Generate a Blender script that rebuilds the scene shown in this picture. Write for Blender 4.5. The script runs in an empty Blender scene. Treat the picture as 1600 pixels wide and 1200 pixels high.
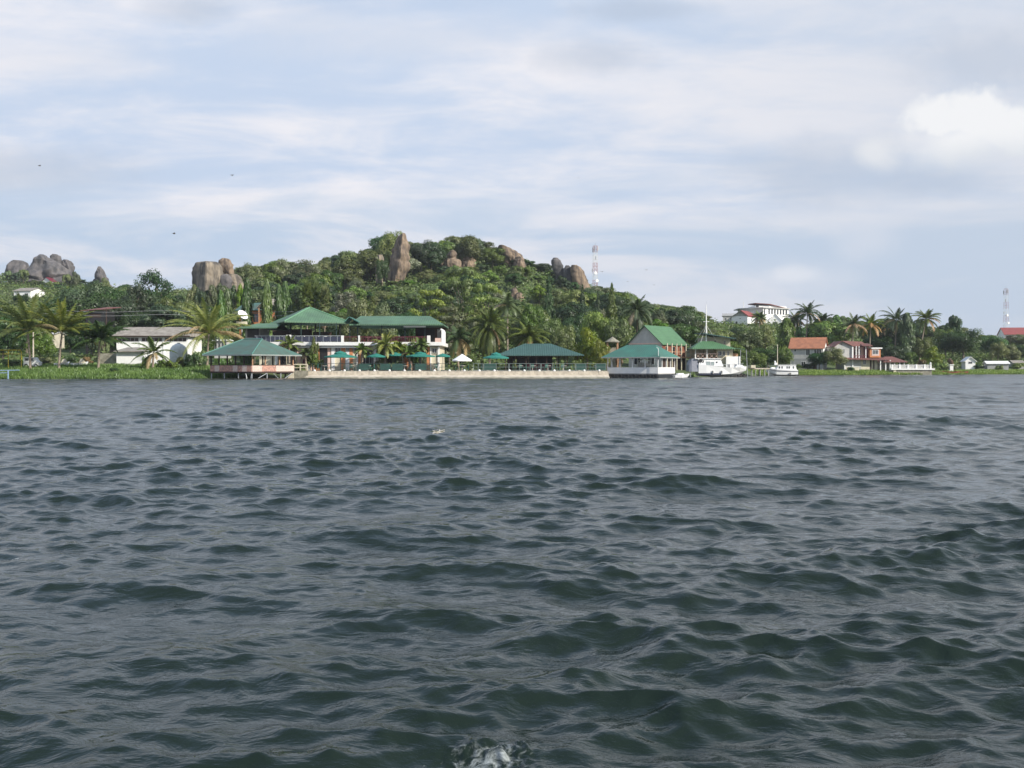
import bpy, math, random
import numpy as np
from mathutils import Vector, noise as mnoise

scene = bpy.context.scene
COL = scene.collection
R = math.radians
FOC = 1550.0            # focal length in photo pixels (photo is 1600 wide), eye height 1.5 m, horizon row 574
EYE = 1.5

# ------------------------------------------------------------------ camera
cam_d = bpy.data.cameras.new("camera")
cam = bpy.data.objects.new("camera", cam_d)
COL.objects.link(cam)
cam.location = (0, 0, EYE)
cam.rotation_euler = (R(90), 0, 0)
cam_d.sensor_width = 36
cam_d.lens = FOC / 1600 * 36
cam_d.shift_y = -26 / 1600
cam_d.clip_start = 0.1
cam_d.clip_end = 20000
scene.camera = cam

scene.view_settings.view_transform = 'Standard'
scene.view_settings.look = 'None'
scene.view_settings.gamma = 1
scene.view_settings.exposure = 0.17
scene.cycles.max_bounces = 6
scene.cycles.transparent_max_bounces = 4
scene.cycles.diffuse_bounces = 3

# ------------------------------------------------------------------ node helper
class NT:
    def __init__(s, nt):
        s.nt = nt
    def n(s, t, **kw):
        nd = s.nt.nodes.new(t)
        for k, v in kw.items():
            setattr(nd, k, v)
        return nd
    def put(s, sock, v):
        if hasattr(v, 'is_linked') or isinstance(v, bpy.types.NodeSocket):
            s.nt.links.new(v, sock)
        else:
            sock.default_value = v
    def m(s, op, a, b=0.0, c=0.0, clamp=False):
        nd = s.n('ShaderNodeMath', operation=op, use_clamp=clamp)
        s.put(nd.inputs[0], a); s.put(nd.inputs[1], b); s.put(nd.inputs[2], c)
        return nd.outputs[0]
    def mix(s, f, a, b, mode='MIX'):
        nd = s.n('ShaderNodeMix', data_type='RGBA', blend_type=mode)
        s.put(nd.inputs[0], f)
        s.put(nd.inputs[6], a if not isinstance(a, tuple) else (*a[:3], 1))
        s.put(nd.inputs[7], b if not isinstance(b, tuple) else (*b[:3], 1))
        return nd.outputs[2]
    def xyz(s, x, y, z=0.0):
        nd = s.n('ShaderNodeCombineXYZ')
        s.put(nd.inputs[0], x); s.put(nd.inputs[1], y); s.put(nd.inputs[2], z)
        return nd.outputs[0]
    def noise(s, vec, scale, detail=4, rough=0.55, dist=0.0):
        nd = s.n('ShaderNodeTexNoise')
        if vec is not None: s.put(nd.inputs['Vector'], vec)
        nd.inputs['Scale'].default_value = scale
        nd.inputs['Detail'].default_value = detail
        nd.inputs['Roughness'].default_value = rough
        nd.inputs['Distortion'].default_value = dist
        return nd.outputs[0]
    def ss(s, v, a, b):
        nd = s.n('ShaderNodeMapRange', interpolation_type='SMOOTHSTEP')
        s.put(nd.inputs[0], v)
        nd.inputs[1].default_value = a; nd.inputs[2].default_value = b
        return nd.outputs[0]
    def ramp(s, v, stops, interp='EASE'):
        nd = s.n('ShaderNodeValToRGB')
        cr = nd.color_ramp; cr.interpolation = interp
        while len(cr.elements) < len(stops): cr.elements.new(0.5)
        for e, (p, c) in zip(cr.elements, stops):
            e.position = p; e.color = (*c[:3], 1)
        s.put(nd.inputs[0], v)
        return nd.outputs[0]

def lin(r, g, b):
    return tuple(((c / 255) / 12.92 if c / 255 <= .04045 else ((c / 255 + .055) / 1.055) ** 2.4) for c in (r, g, b))

# ------------------------------------------------------------------ sky (world) and sun
SUN_AZ = R(127); SUN_EL = R(33)
SUN_DIR = Vector((math.sin(SUN_AZ) * math.cos(SUN_EL), math.cos(SUN_AZ) * math.cos(SUN_EL), math.sin(SUN_EL)))
world = bpy.data.worlds.new("World")
scene.world = world
world.use_nodes = True
wt = world.node_tree
for nd in list(wt.nodes): wt.nodes.remove(nd)
w = NT(wt)
out = w.n('ShaderNodeOutputWorld')
sky = w.n('ShaderNodeTexSky', sky_type='NISHITA')
sky.sun_disc = False; sky.sun_elevation = SUN_EL; sky.sun_rotation = SUN_AZ
sky.air_density = 1.0; sky.dust_density = 1.5
bg_sky = w.n('ShaderNodeBackground'); wt.links.new(sky.outputs[0], bg_sky.inputs[0]); bg_sky.inputs[1].default_value = 0.14
tc = w.n('ShaderNodeTexCoord')
sp = w.n('ShaderNodeSeparateXYZ'); wt.links.new(tc.outputs['Generated'], sp.inputs[0])
dx, dy, dz = sp.outputs
dzp = w.m('MAXIMUM', dz, 0.0)
# clouds lie on a flat layer high overhead: direction / height gives their position on it
h_ = w.m('ADD', dzp, 0.10)
cx = w.m('DIVIDE', dx, h_); cy = w.m('DIVIDE', dy, h_)
layer = w.xyz(w.m('MULTIPLY', cx, 0.55), w.m('ADD', cy, w.m('MULTIPLY', cx, 0.25)), 3.7)
nA = w.noise(layer, 1.15, 7, 0.56, 0.6)
nB = w.noise(w.xyz(cx, cy, 9.1), 0.55, 5, 0.5, 0.3)
nC = w.noise(w.xyz(w.m('MULTIPLY', cx, 0.7), cy, 1.3), 2.6, 6, 0.6, 0.4)
nD = w.noise(w.xyz(w.m('MULTIPLY', dx, 1.0), w.m('MULTIPLY', dz, 4.5), dy), 3.2, 6, 0.55, 0.5)
# veil colour: pale lavender white, greyer patches
veil_light = lin(231, 230, 235); veil_grey = lin(190, 205, 227)
vf = w.ss(w.m('ADD', w.m('MULTIPLY', nA, 0.5), w.m('MULTIPLY', nC, 0.5)), 0.36, 0.60)
veil = w.mix(vf, veil_grey, veil_light)
# low band: blue grey toward the horizon
low = w.ramp(w.ss(nD, 0.38, 0.62), [(0, lin(183, 200, 221)), (1, lin(219, 221, 229))])
veil = w.mix(w.ss(w.m('ADD', dz, w.m('MULTIPLY', w.m('SUBTRACT', nD, 0.5), 0.16)), 0.11, 0.19), low, veil)
veil = w.mix(w.ss(w.m('ADD', dz, w.m('MULTIPLY', w.m('SUBTRACT', nA, 0.5), 0.35)), 0.31, 0.50), veil, lin(188, 211, 245))
# right part of the sky is a little greyer
rt = w.m('MULTIPLY', w.ss(dx, -0.1, 0.5), w.ss(dy, 0.0, 0.3))
veil = w.mix(w.m('MULTIPLY', rt, 0.5), veil, lin(188, 198, 212))
# coverage: thin gaps near the top let the blue through
cover = w.m('ADD', w.ss(nB, 0.36, 0.56), w.ss(dz, 0.36, 0.20), clamp=True)
cover = w.m('ADD', w.m('MULTIPLY', cover, 0.50), 0.50)
cover = w.m('MULTIPLY', cover, w.m('SUBTRACT', 1.0, w.m('MULTIPLY', w.ss(w.m('ADD', dz, w.m('MULTIPLY', w.m('SUBTRACT', nA, 0.5), 0.5)), 0.36, 0.62), 0.30)))
# separate cumulus heads, given by their direction
ay = w.m('MAXIMUM', dy, 0.05)
uu = w.m('DIVIDE', dx, ay); vv = w.m('DIVIDE', dz, ay)
nu = w.noise(w.xyz(uu, vv, 0.0), 14, 6, 0.58, 0.2)
nu2 = w.noise(w.xyz(uu, vv, 5.0), 6, 4, 0.5)
front = w.ss(dy, 0.3, 0.5)
def puff(px, py, rx, ry, soft, nz=0.9):
    a = w.m('DIVIDE', w.m('SUBTRACT', uu, (px - 800) / FOC), rx / FOC)
    b = w.m('DIVIDE', w.m('SUBTRACT', vv, (574 - py) / FOC), ry / FOC)
    d = w.m('SQRT', w.m('ADD', w.m('MULTIPLY', a, a), w.m('MULTIPLY', b, b)))
    d = w.m('ADD', d, w.m('MULTIPLY', w.m('SUBTRACT', nu, 0.5), nz * 2))
    return w.m('MULTIPLY', w.ss(d, 1.0 + soft, 1.0 - soft), front)
def puffs(col, grey, items, fac):
    tot = None
    for it in items:
        p = puff(*it)
        tot = p if tot is None else w.m('MAXIMUM', tot, p)
    return w.mix(w.m('MULTIPLY', tot, fac), col, grey)
veil = puffs(veil, lin(176, 188, 206), [(1560, 90, 130, 45, .7), (930, 90, 80, 24, .7), (300, 15, 60, 22, .7), (1300, 265, 140, 45, .7), (1440, 285, 120, 26, .8), (1000, 15, 90, 16, .7), (30, 265, 150, 30, .8)], 0.55)
veil = puffs(veil, lin(212, 216, 226), [(1355, 375, 45, 26, .95, 1.3), (1230, 440, 80, 26, .95, 1.3), (640, 60, 210, 30, .9), (480, 40, 90, 22, .8), (110, 95, 120, 28, .8), (1320, 485, 30, 12, .9, 1.3)], 0.5)
cum = w.mix(w.ss(w.m('ADD', vv, w.m('MULTIPLY', w.m('SUBTRACT', nu2, .5), .06)), (574 - 275) / FOC, (574 - 205) / FOC), lin(202, 209, 218), lin(233, 234, 236))
cmask = None
for it in [(1470, 190, 40, 30, .38, 1.7), (1528, 182, 52, 36, .38, 1.7), (1592, 208, 60, 40, .36, 1.6), (1505, 228, 66, 34, .7, 1.2)]:
    p = puff(*it); cmask = p if cmask is None else w.m('MAXIMUM', cmask, p)
veil = w.mix(cmask, veil, cum)
veil = puffs(veil, lin(228, 229, 231), [(1366, 240, 26, 20, .9, 1.3)], 0.7)
veil = puffs(veil, lin(226, 228, 234), [(1235, 430, 34, 10, .95, 1.4)], 0.55)
cover = w.m('MAXIMUM', cover, cmask)
bg_cl = w.n('ShaderNodeBackground'); w.put(bg_cl.inputs[0], veil); bg_cl.inputs[1].default_value = 1.0
mixs = w.n('ShaderNodeMixShader')
w.put(mixs.inputs[0], cover); wt.links.new(bg_sky.outputs[0], mixs.inputs[1]); wt.links.new(bg_cl.outputs[0], mixs.inputs[2])
wt.links.new(mixs.outputs[0], out.inputs[0])

sun_d = bpy.data.lights.new("sun", 'SUN'); sun_d.energy = 5.0; sun_d.angle = R(0.6); sun_d.color = (1.0, 0.94, 0.84)
sun = bpy.data.objects.new("sun", sun_d); COL.objects.link(sun)
sun.rotation_euler = SUN_DIR.to_track_quat('Z', 'Y').to_euler()

# ------------------------------------------------------------------ object helpers
def tag(o, label=None, cat=None, group=None, kind=None):
    if label: o['label'] = label
    if cat: o['category'] = cat
    if group: o['group'] = group
    if kind: o['kind'] = kind
    return o

def empty(name, loc, rz=0.0, label=None, cat=None, group=None):
    o = bpy.data.objects.new(name, None); COL.objects.link(o)
    o.empty_display_size = 0.5
    o.location = loc; o.rotation_euler = (0, 0, rz)
    return tag(o, label, cat, group)

def np_mesh(name, V, F, mats, midx=None, smooth=False):
    """V (n,3); F list of arrays (k,3) or (k,4); one mesh"""
    me = bpy.data.meshes.new(name)
    V = np.asarray(V, dtype=np.float32)
    if not isinstance(F, list): F = [F]
    F = [f for f in F if len(f)]
    tot = sum(f.size for f in F); nf = sum(len(f) for f in F)
    me.vertices.add(len(V)); me.vertices.foreach_set('co', V.ravel())
    me.loops.add(tot); me.polygons.add(nf)
    me.loops.foreach_set('vertex_index', np.concatenate([f.ravel() for f in F]).astype(np.int32))
    cnt = np.concatenate([np.full(len(f), f.shape[1]) for f in F])
    st = np.concatenate([[0], np.cumsum(cnt)[:-1]]).astype(np.int32)
    me.polygons.foreach_set('loop_start', st)
    for m_ in (mats if isinstance(mats, (list, tuple)) else [mats]): me.materials.append(m_)
    if midx is not None: me.polygons.foreach_set('material_index', np.asarray(midx, dtype=np.int32))
    if smooth: me.polygons.foreach_set('use_smooth', np.ones(nf, dtype=bool))
    me.update(calc_edges=True)
    return me

def link(name, me, parent=None, loc=None, rz=0.0):
    o = bpy.data.objects.new(name, me); COL.objects.link(o)
    if parent is not None: o.parent = parent
    if loc is not None: o.location = loc
    if rz: o.rotation_euler = (0, 0, rz)
    return o

class MB:
    """collects polygons, links them as ONE mesh object"""
    def __init__(s): s.v = []; s.f = []; s.mi = []; s.cur = 0
    def add(s, vs, fs):
        b = len(s.v); s.v += [tuple(p) for p in vs]
        for f in fs: s.f.append(tuple(b + i for i in f)); s.mi.append(s.cur)
        return s
    def box(s, x0, x1, y0, y1, z0, z1):
        return s.add([(x0, y0, z0), (x1, y0, z0), (x1, y1, z0), (x0, y1, z0), (x0, y0, z1), (x1, y0, z1), (x1, y1, z1), (x0, y1, z1)],
                     [(0, 3, 2, 1), (4, 5, 6, 7), (0, 1, 5, 4), (1, 2, 6, 5), (2, 3, 7, 6), (3, 0, 4, 7)])
    def gable(s, c, ze, r0, r1, zr, t=0.12, along='x'):
        q = [(0, 1, 'b', 'a'), (2, 3, 'a', 'b')] if along == 'x' else [(1, 2, 'b', 'a'), (3, 0, 'a', 'b')]
        for k in q:
            T = [(c[i][0], c[i][1], ze) if isinstance(i, int) else ((r0[0], r0[1], zr) if i == 'a' else (r1[0], r1[1], zr)) for i in k]
            s.add(T + [(x, y, z - t) for x, y, z in T], [(0, 1, 2, 3), (7, 6, 5, 4), (0, 4, 5, 1), (1, 5, 6, 2), (2, 6, 7, 3), (3, 7, 4, 0)])
        return s
    def tube(s, pts, rad, n=6, cap=True):
        pts = [Vector(p) for p in pts]
        if not isinstance(rad, (list, tuple)): rad = [rad] * len(pts)
        vs = []; fs = []
        for i, p in enumerate(pts):
            d = (pts[min(i + 1, len(pts) - 1)] - pts[max(i - 1, 0)]).normalized()
            a = Vector((1, 0, 0)) if abs(d.x) < 0.9 else Vector((0, 1, 0))
            u = d.cross(a).normalized(); v = d.cross(u)
            for k in range(n):
                t = 2 * math.pi * k / n
                vs.append(p + (u * math.cos(t) + v * math.sin(t)) * rad[i])
        for i in range(len(pts) - 1):
            for k in range(n):
                fs.append((i * n + k, i * n + (k + 1) % n, (i + 1) * n + (k + 1) % n, (i + 1) * n + k))
        if cap: fs += [tuple(range(n))[::-1], tuple((len(pts) - 1) * n + k for k in range(n))]
        return s.add(vs, fs)
    def bar(s, p, q, t=0.05): return s.tube([p, q], t, 4)
    def prism(s, poly, z0, z1):
        n = len(poly)
        return s.add([(x, y, z0) for x, y in poly] + [(x, y, z1) for x, y in poly],
                     [tuple(range(n))[::-1], tuple(range(n, 2 * n))] + [(i, (i + 1) % n, n + (i + 1) % n, n + i) for i in range(n)])
    def wallpoly(s, xz, y0, y1):
        n = len(xz)
        return s.add([(x, y0, z) for x, z in xz] + [(x, y1, z) for x, z in xz],
                     [tuple(range(n)), tuple(range(n, 2 * n))[::-1]] + [(i, n + i, n + (i + 1) % n, (i + 1) % n) for i in range(n)])
    def wallpoly_x(s, yz, x0, x1):
        n = len(yz)
        return s.add([(x0, y, z) for y, z in yz] + [(x1, y, z) for y, z in yz],
                     [tuple(range(n)), tuple(range(n, 2 * n))[::-1]] + [(i, n + i, n + (i + 1) % n, (i + 1) % n) for i in range(n)])
    def roof(s, c, ze, r0, r1, zr, t=0.14, along='x'):
        """c = four eave corners (front-left, front-right, back-right, back-left); r0,r1 ridge points"""
        T = [(x, y, ze) for x, y in c] + [(r0[0], r0[1], zr), (r1[0], r1[1], zr)]
        B = [(x, y, z - t) for x, y, z in T]
        if along == 'x': top = [(0, 1, 5, 4), (1, 2, 5), (2, 3, 4, 5), (3, 0, 4)]
        else: top = [(0, 1, 4), (1, 2, 5, 4), (2, 3, 5), (3, 0, 4, 5)]
        fs = top + [tuple(i + 6 for i in f[::-1]) for f in top]
        fs += [(i, i + 6, (i + 1) % 4 + 6, (i + 1) % 4) for i in range(4)]
        return s.add(T + B, fs)
    def sphere(s, c, r, n=10, m=6, sz=1.0):
        vs = []; fs = []
        for i in range(m + 1):
            th = math.pi * i / m
            for k in range(n):
                ph = 2 * math.pi * k / n
                vs.append((c[0] + r * math.sin(th) * math.cos(ph), c[1] + r * math.sin(th) * math.sin(ph), c[2] + r * sz * math.cos(th)))
        for i in range(m):
            for k in range(n): fs.append((i * n + k, (i + 1) * n + k, (i + 1) * n + (k + 1) % n, i * n + (k + 1) % n))
        return s.add(vs, fs)
    def build(s, name, mats, parent=None, smooth=False, loc=None, rz=0.0):
        me = bpy.data.meshes.new(name); me.from_pydata(s.v, [], s.f)
        for m_ in (mats if isinstance(mats, (list, tuple)) else [mats]): me.materials.append(m_)
        if any(s.mi): me.polygons.foreach_set('material_index', s.mi)
        if smooth: me.polygons.foreach_set('use_smooth', [True] * len(me.polygons))
        me.update()
        return link(name, me, parent, loc, rz)

def P(px, py, Y):                     # photo pixel + distance -> world point
    return Vector(((px - 800) / FOC * Y, Y, EYE + (574 - py) / FOC * Y))

# ------------------------------------------------------------------ materials
MATS = {}
def mat(name, col, rough=0.7, var=0.25, scale=3.0, bump=0.0, bscale=None, col2=None, metal=0.0, stretch=None, obj_var=0.0, spec=0.5, stripes=None):
    if name in MATS: return MATS[name]
    m_ = bpy.data.materials.new(name); m_.use_nodes = True
    t = NT(m_.node_tree)
    b = m_.node_tree.nodes['Principled BSDF']
    tcn = t.n('ShaderNodeTexCoord')
    vec = tcn.outputs['Object']
    if stretch:
        mp = t.n('ShaderNodeMapping'); t.put(mp.inputs[0], vec); mp.inputs[3].default_value = stretch; vec = mp.outputs[0]
    nz = t.noise(vec, scale, 6, 0.6)
    f = t.ss(nz, 0.3, 0.7)
    c2 = col2 if col2 else tuple(c * (1 - var) for c in col)
    c = t.mix(f, c2, col)
    if obj_var:
        oi = t.n('ShaderNodeObjectInfo')
        hs = t.n('ShaderNodeHueSaturation')
        t.put(hs.inputs['Color'], c)
        t.put(hs.inputs['Hue'], t.m('ADD', 0.5, t.m('MULTIPLY', t.m('SUBTRACT', oi.outputs['Random'], 0.5), 0.06 * obj_var)))
        t.put(hs.inputs['Value'], t.m('ADD', 1.0, t.m('MULTIPLY', t.m('SUBTRACT', t.m('FRACT', t.m('MULTIPLY', oi.outputs['Random'], 7.31)), 0.5), 0.8 * obj_var)))
        c = hs.outputs[0]
    t.put(b.inputs['Base Color'], c)
    b.inputs['Roughness'].default_value = rough
    b.inputs['Metallic'].default_value = metal
    b.inputs['Specular IOR Level'].default_value = spec
    h = None
    if stripes:      # (axis, per metre, strength): corrugation or tile courses
        wv = t.n('ShaderNodeTexWave', wave_type='BANDS', bands_direction=stripes[0])
        t.put(wv.inputs['Vector'], tcn.outputs['Object']); wv.inputs['Scale'].default_value = stripes[1] / 3.18
        wv.inputs['Distortion'].default_value = 0.3
        h = wv.outputs[1]
        c3 = t.mix(t.m('MULTIPLY', h, 0.16), c, tuple(x * 0.45 for x in col))
        t.put(b.inputs['Base Color'], c3)
        bp = t.n('ShaderNodeBump'); bp.inputs[0].default_value = stripes[2]; bp.inputs[1].default_value = 0.05
        t.put(bp.inputs['Height'], h); t.put(b.inputs['Normal'], bp.outputs[0])
    elif bump:
        bp = t.n('ShaderNodeBump'); bp.inputs[0].default_value = bump; bp.inputs[1].default_value = 0.2
        t.put(bp.inputs['Height'], t.noise(vec, bscale or scale * 3, 6, 0.65)); t.put(b.inputs['Normal'], bp.outputs[0])
    MATS[name] = m_
    return m_

def leafmat(name, col, col2, obj_var=1.0, trans=0.3, clump=0.45):
    if name in MATS: return MATS[name]
    m_ = bpy.data.materials.new(name); m_.use_nodes = True
    t = NT(m_.node_tree)
    for nd in list(m_.node_tree.nodes): m_.node_tree.nodes.remove(nd)
    o = t.n('ShaderNodeOutputMaterial')
    tcn = t.n('ShaderNodeTexCoord')
    n1 = t.noise(tcn.outputs['Object'], clump, 3, 0.5)
    n2 = t.noise(tcn.outputs['Object'], 4.0, 2, 0.5)
    f = t.ss(t.m('ADD', t.m('MULTIPLY', n1, 0.6), t.m('MULTIPLY', n2, 0.4)), 0.36, 0.64)
    c = t.mix(f, col, col2)
    oi = t.n('ShaderNodeObjectInfo')
    hs = t.n('ShaderNodeHueSaturation'); t.put(hs.inputs['Color'], c)
    r = oi.outputs['Random']
    t.put(hs.inputs['Hue'], t.m('ADD', 0.5, t.m('MULTIPLY', t.m('SUBTRACT', r, 0.5), 0.045 * obj_var)))
    t.put(hs.inputs['Saturation'], t.m('ADD', 0.95, t.m('MULTIPLY', t.m('SUBTRACT', t.m('FRACT', t.m('MULTIPLY', r, 5.17)), 0.5), 0.45 * obj_var)))
    t.put(hs.inputs['Value'], t.m('ADD', 1.0, t.m('MULTIPLY', t.m('SUBTRACT', t.m('FRACT', t.m('MULTIPLY', r, 9.73)), 0.5), 0.7 * obj_var)))
    c = hs.outputs[0]
    d = t.n('ShaderNodeBsdfDiffuse'); t.put(d.inputs[0], c)
    tr = t.n('ShaderNodeBsdfTranslucent'); t.put(tr.inputs[0], t.mix(1.0, c, (1.0, 1.15, 0.55), 'MULTIPLY'))
    g = t.n('ShaderNodeBsdfGlossy'); g.inputs['Roughness'].default_value = 0.45; g.inputs[0].default_value = (1, 1, 1, 1)
    m1 = t.n('ShaderNodeMixShader'); m1.inputs[0].default_value = trans
    m2 = t.n('ShaderNodeMixShader'); m2.inputs[0].default_value = 0.03
    L = m_.node_tree.links
    L.new(d.outputs[0], m1.inputs[1]); L.new(tr.outputs[0], m1.inputs[2])
    L.new(m1.outputs[0], m2.inputs[1]); L.new(g.outputs[0], m2.inputs[2]); L.new(m2.outputs[0], o.inputs[0])
    MATS[name] = m_
    return m_

# ------------------------------------------------------------------ water
def build_water():
    rng = np.random.default_rng(7)
    rr = [0.05, 0.6, 1.2, 1.8]
    r = 2.3
    while r < 260: rr.append(r); r += r * 0.0046
    while r < 6000: rr.append(r); r *= 1.25
    rr = np.array(rr, dtype=np.float32)
    fine = np.linspace(-R(34), R(34), 1500)
    mid1 = np.linspace(R(34), R(75), 161)[1:]
    back = np.linspace(R(75), R(285), 41)[1:-1]
    mid2 = np.linspace(R(285), R(326), 161)[:-1]
    th = np.concatenate([fine, mid1, back, mid2]).astype(np.float32)
    dr = np.gradient(rr); dth = np.gradient(np.concatenate([th, [th[0] + 2 * np.pi]]))[:-1]
    X0 = rr[:, None] * np.sin(th)[None, :]; Y0 = rr[:, None] * np.cos(th)[None, :]
    sp_ = np.maximum(dr[:, None] * 1.0, rr[:, None] * np.abs(dth)[None, :] * 1.0).astype(np.float32)
    X = X0.copy(); Y = Y0.copy(); Z = np.zeros_like(X)
    # wave groups: (wavelength range, number, rms slope, mean direction, spread)
    bands = [(2.6, 4.4, 9, 0.041, 14, 13), (1.5, 2.6, 18, 0.060, 8, 18), (0.85, 1.5, 22, 0.058, -4, 24),
             (0.45, 0.85, 30, 0.100, 4, 36), (0.22, 0.45, 38, 0.135, -3, 44), (0.12, 0.22, 32, 0.115, 0, 55)]
    # slow patches where wind roughens or calms the short waves
    patch = np.zeros_like(X)
    for i in range(10):
        lam = rng.uniform(5, 22); a = rng.uniform(0, 2 * np.pi)
        patch += np.sin(2 * np.pi / lam * (X0 * np.cos(a) + Y0 * np.sin(a) * 0.7) + rng.uniform(0, 6.28))
    patch = 1 + 0.30 * np.tanh(patch / 2.2)
    ride = 1.0
    for (l0, l1, n, s_, md, spd) in bands:
        if l1 <= 0.85 and not isinstance(ride, np.ndarray): ride = np.clip(1 + 5.0 * Z, .45, 1.9); Z = Z + 1.4 * Z * np.abs(Z) + 1.2 * Z * Z - 0.01
        for i in range(n):
            lam = l0 * (l1 / l0) ** rng.uniform(); k = 2 * np.pi / lam
            a = R(90 + md + rng.normal() * spd)
            kx, ky = np.cos(a), np.sin(a)
            amp = s_ * np.sqrt(2 / n) / k * rng.uniform(0.7, 1.3)
            wgt = np.clip((lam / sp_ - 1.9) / 1.8, 0, 1)
            if lam < 0.85: wgt = wgt * patch * ride
            ph = k * (X0 * kx + Y0 * ky) + rng.uniform(0, 2 * np.pi)
            c = np.cos(ph); sn = np.sin(ph)
            Z += (amp * wgt) * c
            q = amp * wgt * 0.85
            X -= kx * q * sn; Y -= ky * q * sn
    # bow splash close to the boat we look from
    bx, by = -0.09, 3.80
    g = np.exp(-(((X0 - bx) / 0.16) ** 2 + ((Y0 - by) / 0.12) ** 2))
    ii = np.argwhere(g > 0.02)
    for a_, b_ in ii:
        p = Vector((X0[a_, b_] * 9, Y0[a_, b_] * 9, 0))
        Z[a_, b_] += g[a_, b_] * (0.012 + 0.035 * mnoise.noise(p) + 0.03 * mnoise.noise(p * 3.1))
    nr, nt_ = X.shape
    V = np.stack([X, Y, Z], -1).reshape(-1, 3)
    i = np.arange(nr - 1)[:, None] * nt_; j = np.arange(nt_)[None, :]; j2 = (j + 1) % nt_
    F = np.stack([i + j, i + nt_ + j, i + nt_ + j2, i + j2], -1).reshape(-1, 4)
    F = F[:, ::-1]
    m_ = bpy.data.materials.new("lake_water"); m_.use_nodes = True
    t = NT(m_.node_tree); b = m_.node_tree.nodes['Principled BSDF']
    tcn = t.n('ShaderNodeTexCoord')
    mp = t.n('ShaderNodeMapping'); t.put(mp.inputs[0], tcn.outputs['Object']); mp.inputs[3].default_value = (0.62, 1.0, 1.0); mp.inputs[2].default_value = (0, 0, R(8))
    n1 = t.noise(mp.outputs[0], 5.0, 5, 0.55, 0.4)
    n2 = t.noise(mp.outputs[0], 0.8, 5, 0.6, 0.5)
    bp = t.n('ShaderNodeBump'); bp.inputs[0].default_value = 1.0; bp.inputs[1].default_value = 0.028
    t.put(bp.inputs['Height'], n1)
    # far out the middle-sized ripples that the surface mesh no longer carries
    sp2 = t.n('ShaderNodeSeparateXYZ'); t.put(sp2.inputs[0], tcn.outputs['Object'])
    dist = t.m('SQRT', t.m('ADD', t.m('MULTIPLY', sp2.outputs[0], sp2.outputs[0]), t.m('MULTIPLY', sp2.outputs[1], sp2.outputs[1])))
    far = t.ss(dist, 18, 90)
    bp2 = t.n('ShaderNodeBump'); t.put(bp2.inputs[0], t.m('MULTIPLY', far, 1.0)); bp2.inputs[1].default_value = 0.22
    t.put(bp2.inputs['Height'], n2); t.put(bp2.inputs['Normal'], bp.outputs[0])
    t.put(b.inputs['Normal'], bp2.outputs[0])
    murk = t.mix(t.noise(tcn.outputs['Object'], 0.12, 3, 0.5), (0.0090, 0.0160, 0.0115), (0.0120, 0.0190, 0.0100))
    # foam of the splash
    fx = t.m('DIVIDE', t.m('SUBTRACT', sp2.outputs[0], bx), 0.17); fy = t.m('DIVIDE', t.m('SUBTRACT', sp2.outputs[1], by), 0.13)
    fd = t.m('ADD', t.m('SQRT', t.m('ADD', t.m('MULTIPLY', fx, fx), t.m('MULTIPLY', fy, fy))), t.m('MULTIPLY', t.m('SUBTRACT', t.noise(tcn.outputs['Object'], 16, 6, 0.7, 0.6), 0.5), 4.5))
    foam = t.m('MULTIPLY', t.ss(fd, 0.9, -0.6), 0.65)
    # thin scraps of foam on the open water
    sc = t.m('MULTIPLY', t.ss(t.noise(tcn.outputs['Object'], 1.1, 2, 0.5), 0.68, 0.76), t.ss(t.noise(tcn.outputs['Object'], 26, 4, 0.65), 0.6, 0.68))
    foam = t.m('MAXIMUM', foam, t.m('MULTIPLY', sc, 0.5))
    t.put(b.inputs['Base Color'], t.mix(foam, murk, (0.62, 0.66, 0.64)))
    t.put(b.inputs['Roughness'], t.m('ADD', t.m('ADD', 0.07, t.m('MULTIPLY', far, 0.10)), t.m('MULTIPLY', foam, 0.4)))
    b.inputs['IOR'].default_value = 1.333
    b.inputs['Specular Tint'].default_value = (0.72, 0.90, 1.0, 1)
    me = np_mesh("water", V, F, m_, smooth=True)
    tag(link("water", me), "choppy dark green lake water reflecting the pale cloudy sky", "water", kind='structure')
build_water()

# ------------------------------------------------------------------ terrain
SHX = [-900, -300, -66.6, -44, -40, -26, -22, 13.5, 19, 24, 31, 38, 44, 48, 57, 79, 115, 300, 900]
SHY = [150, 140, 129, 129.5, 136, 141, 141, 141, 143.5, 150, 158, 168, 178, 186, 192, 204, 222, 270, 330]
def shoreY(x): return np.interp(x, SHX, SHY)
RPX = np.array([-1200, -200, 0, 170, 300, 370, 440, 500, 520, 580, 610, 660, 740, 790, 830, 870, 920, 960, 1020, 1060, 1100, 1150, 1240, 1300, 1400, 1500, 1600, 3000])
RPY = np.array([500, 452, 450, 455, 456, 437, 430, 436, 418, 410, 402, 397, 393, 401, 413, 430, 448, 468, 493, 492, 503, 509, 512, 527, 532, 537, 538, 545])
RX_ = (RPX - 800) / FOC * 310; RZ_ = EYE + (574 - RPY) / FOC * 310
def sstep(t): t = np.clip(t, 0, 1); return t * t * (3 - 2 * t)
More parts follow.
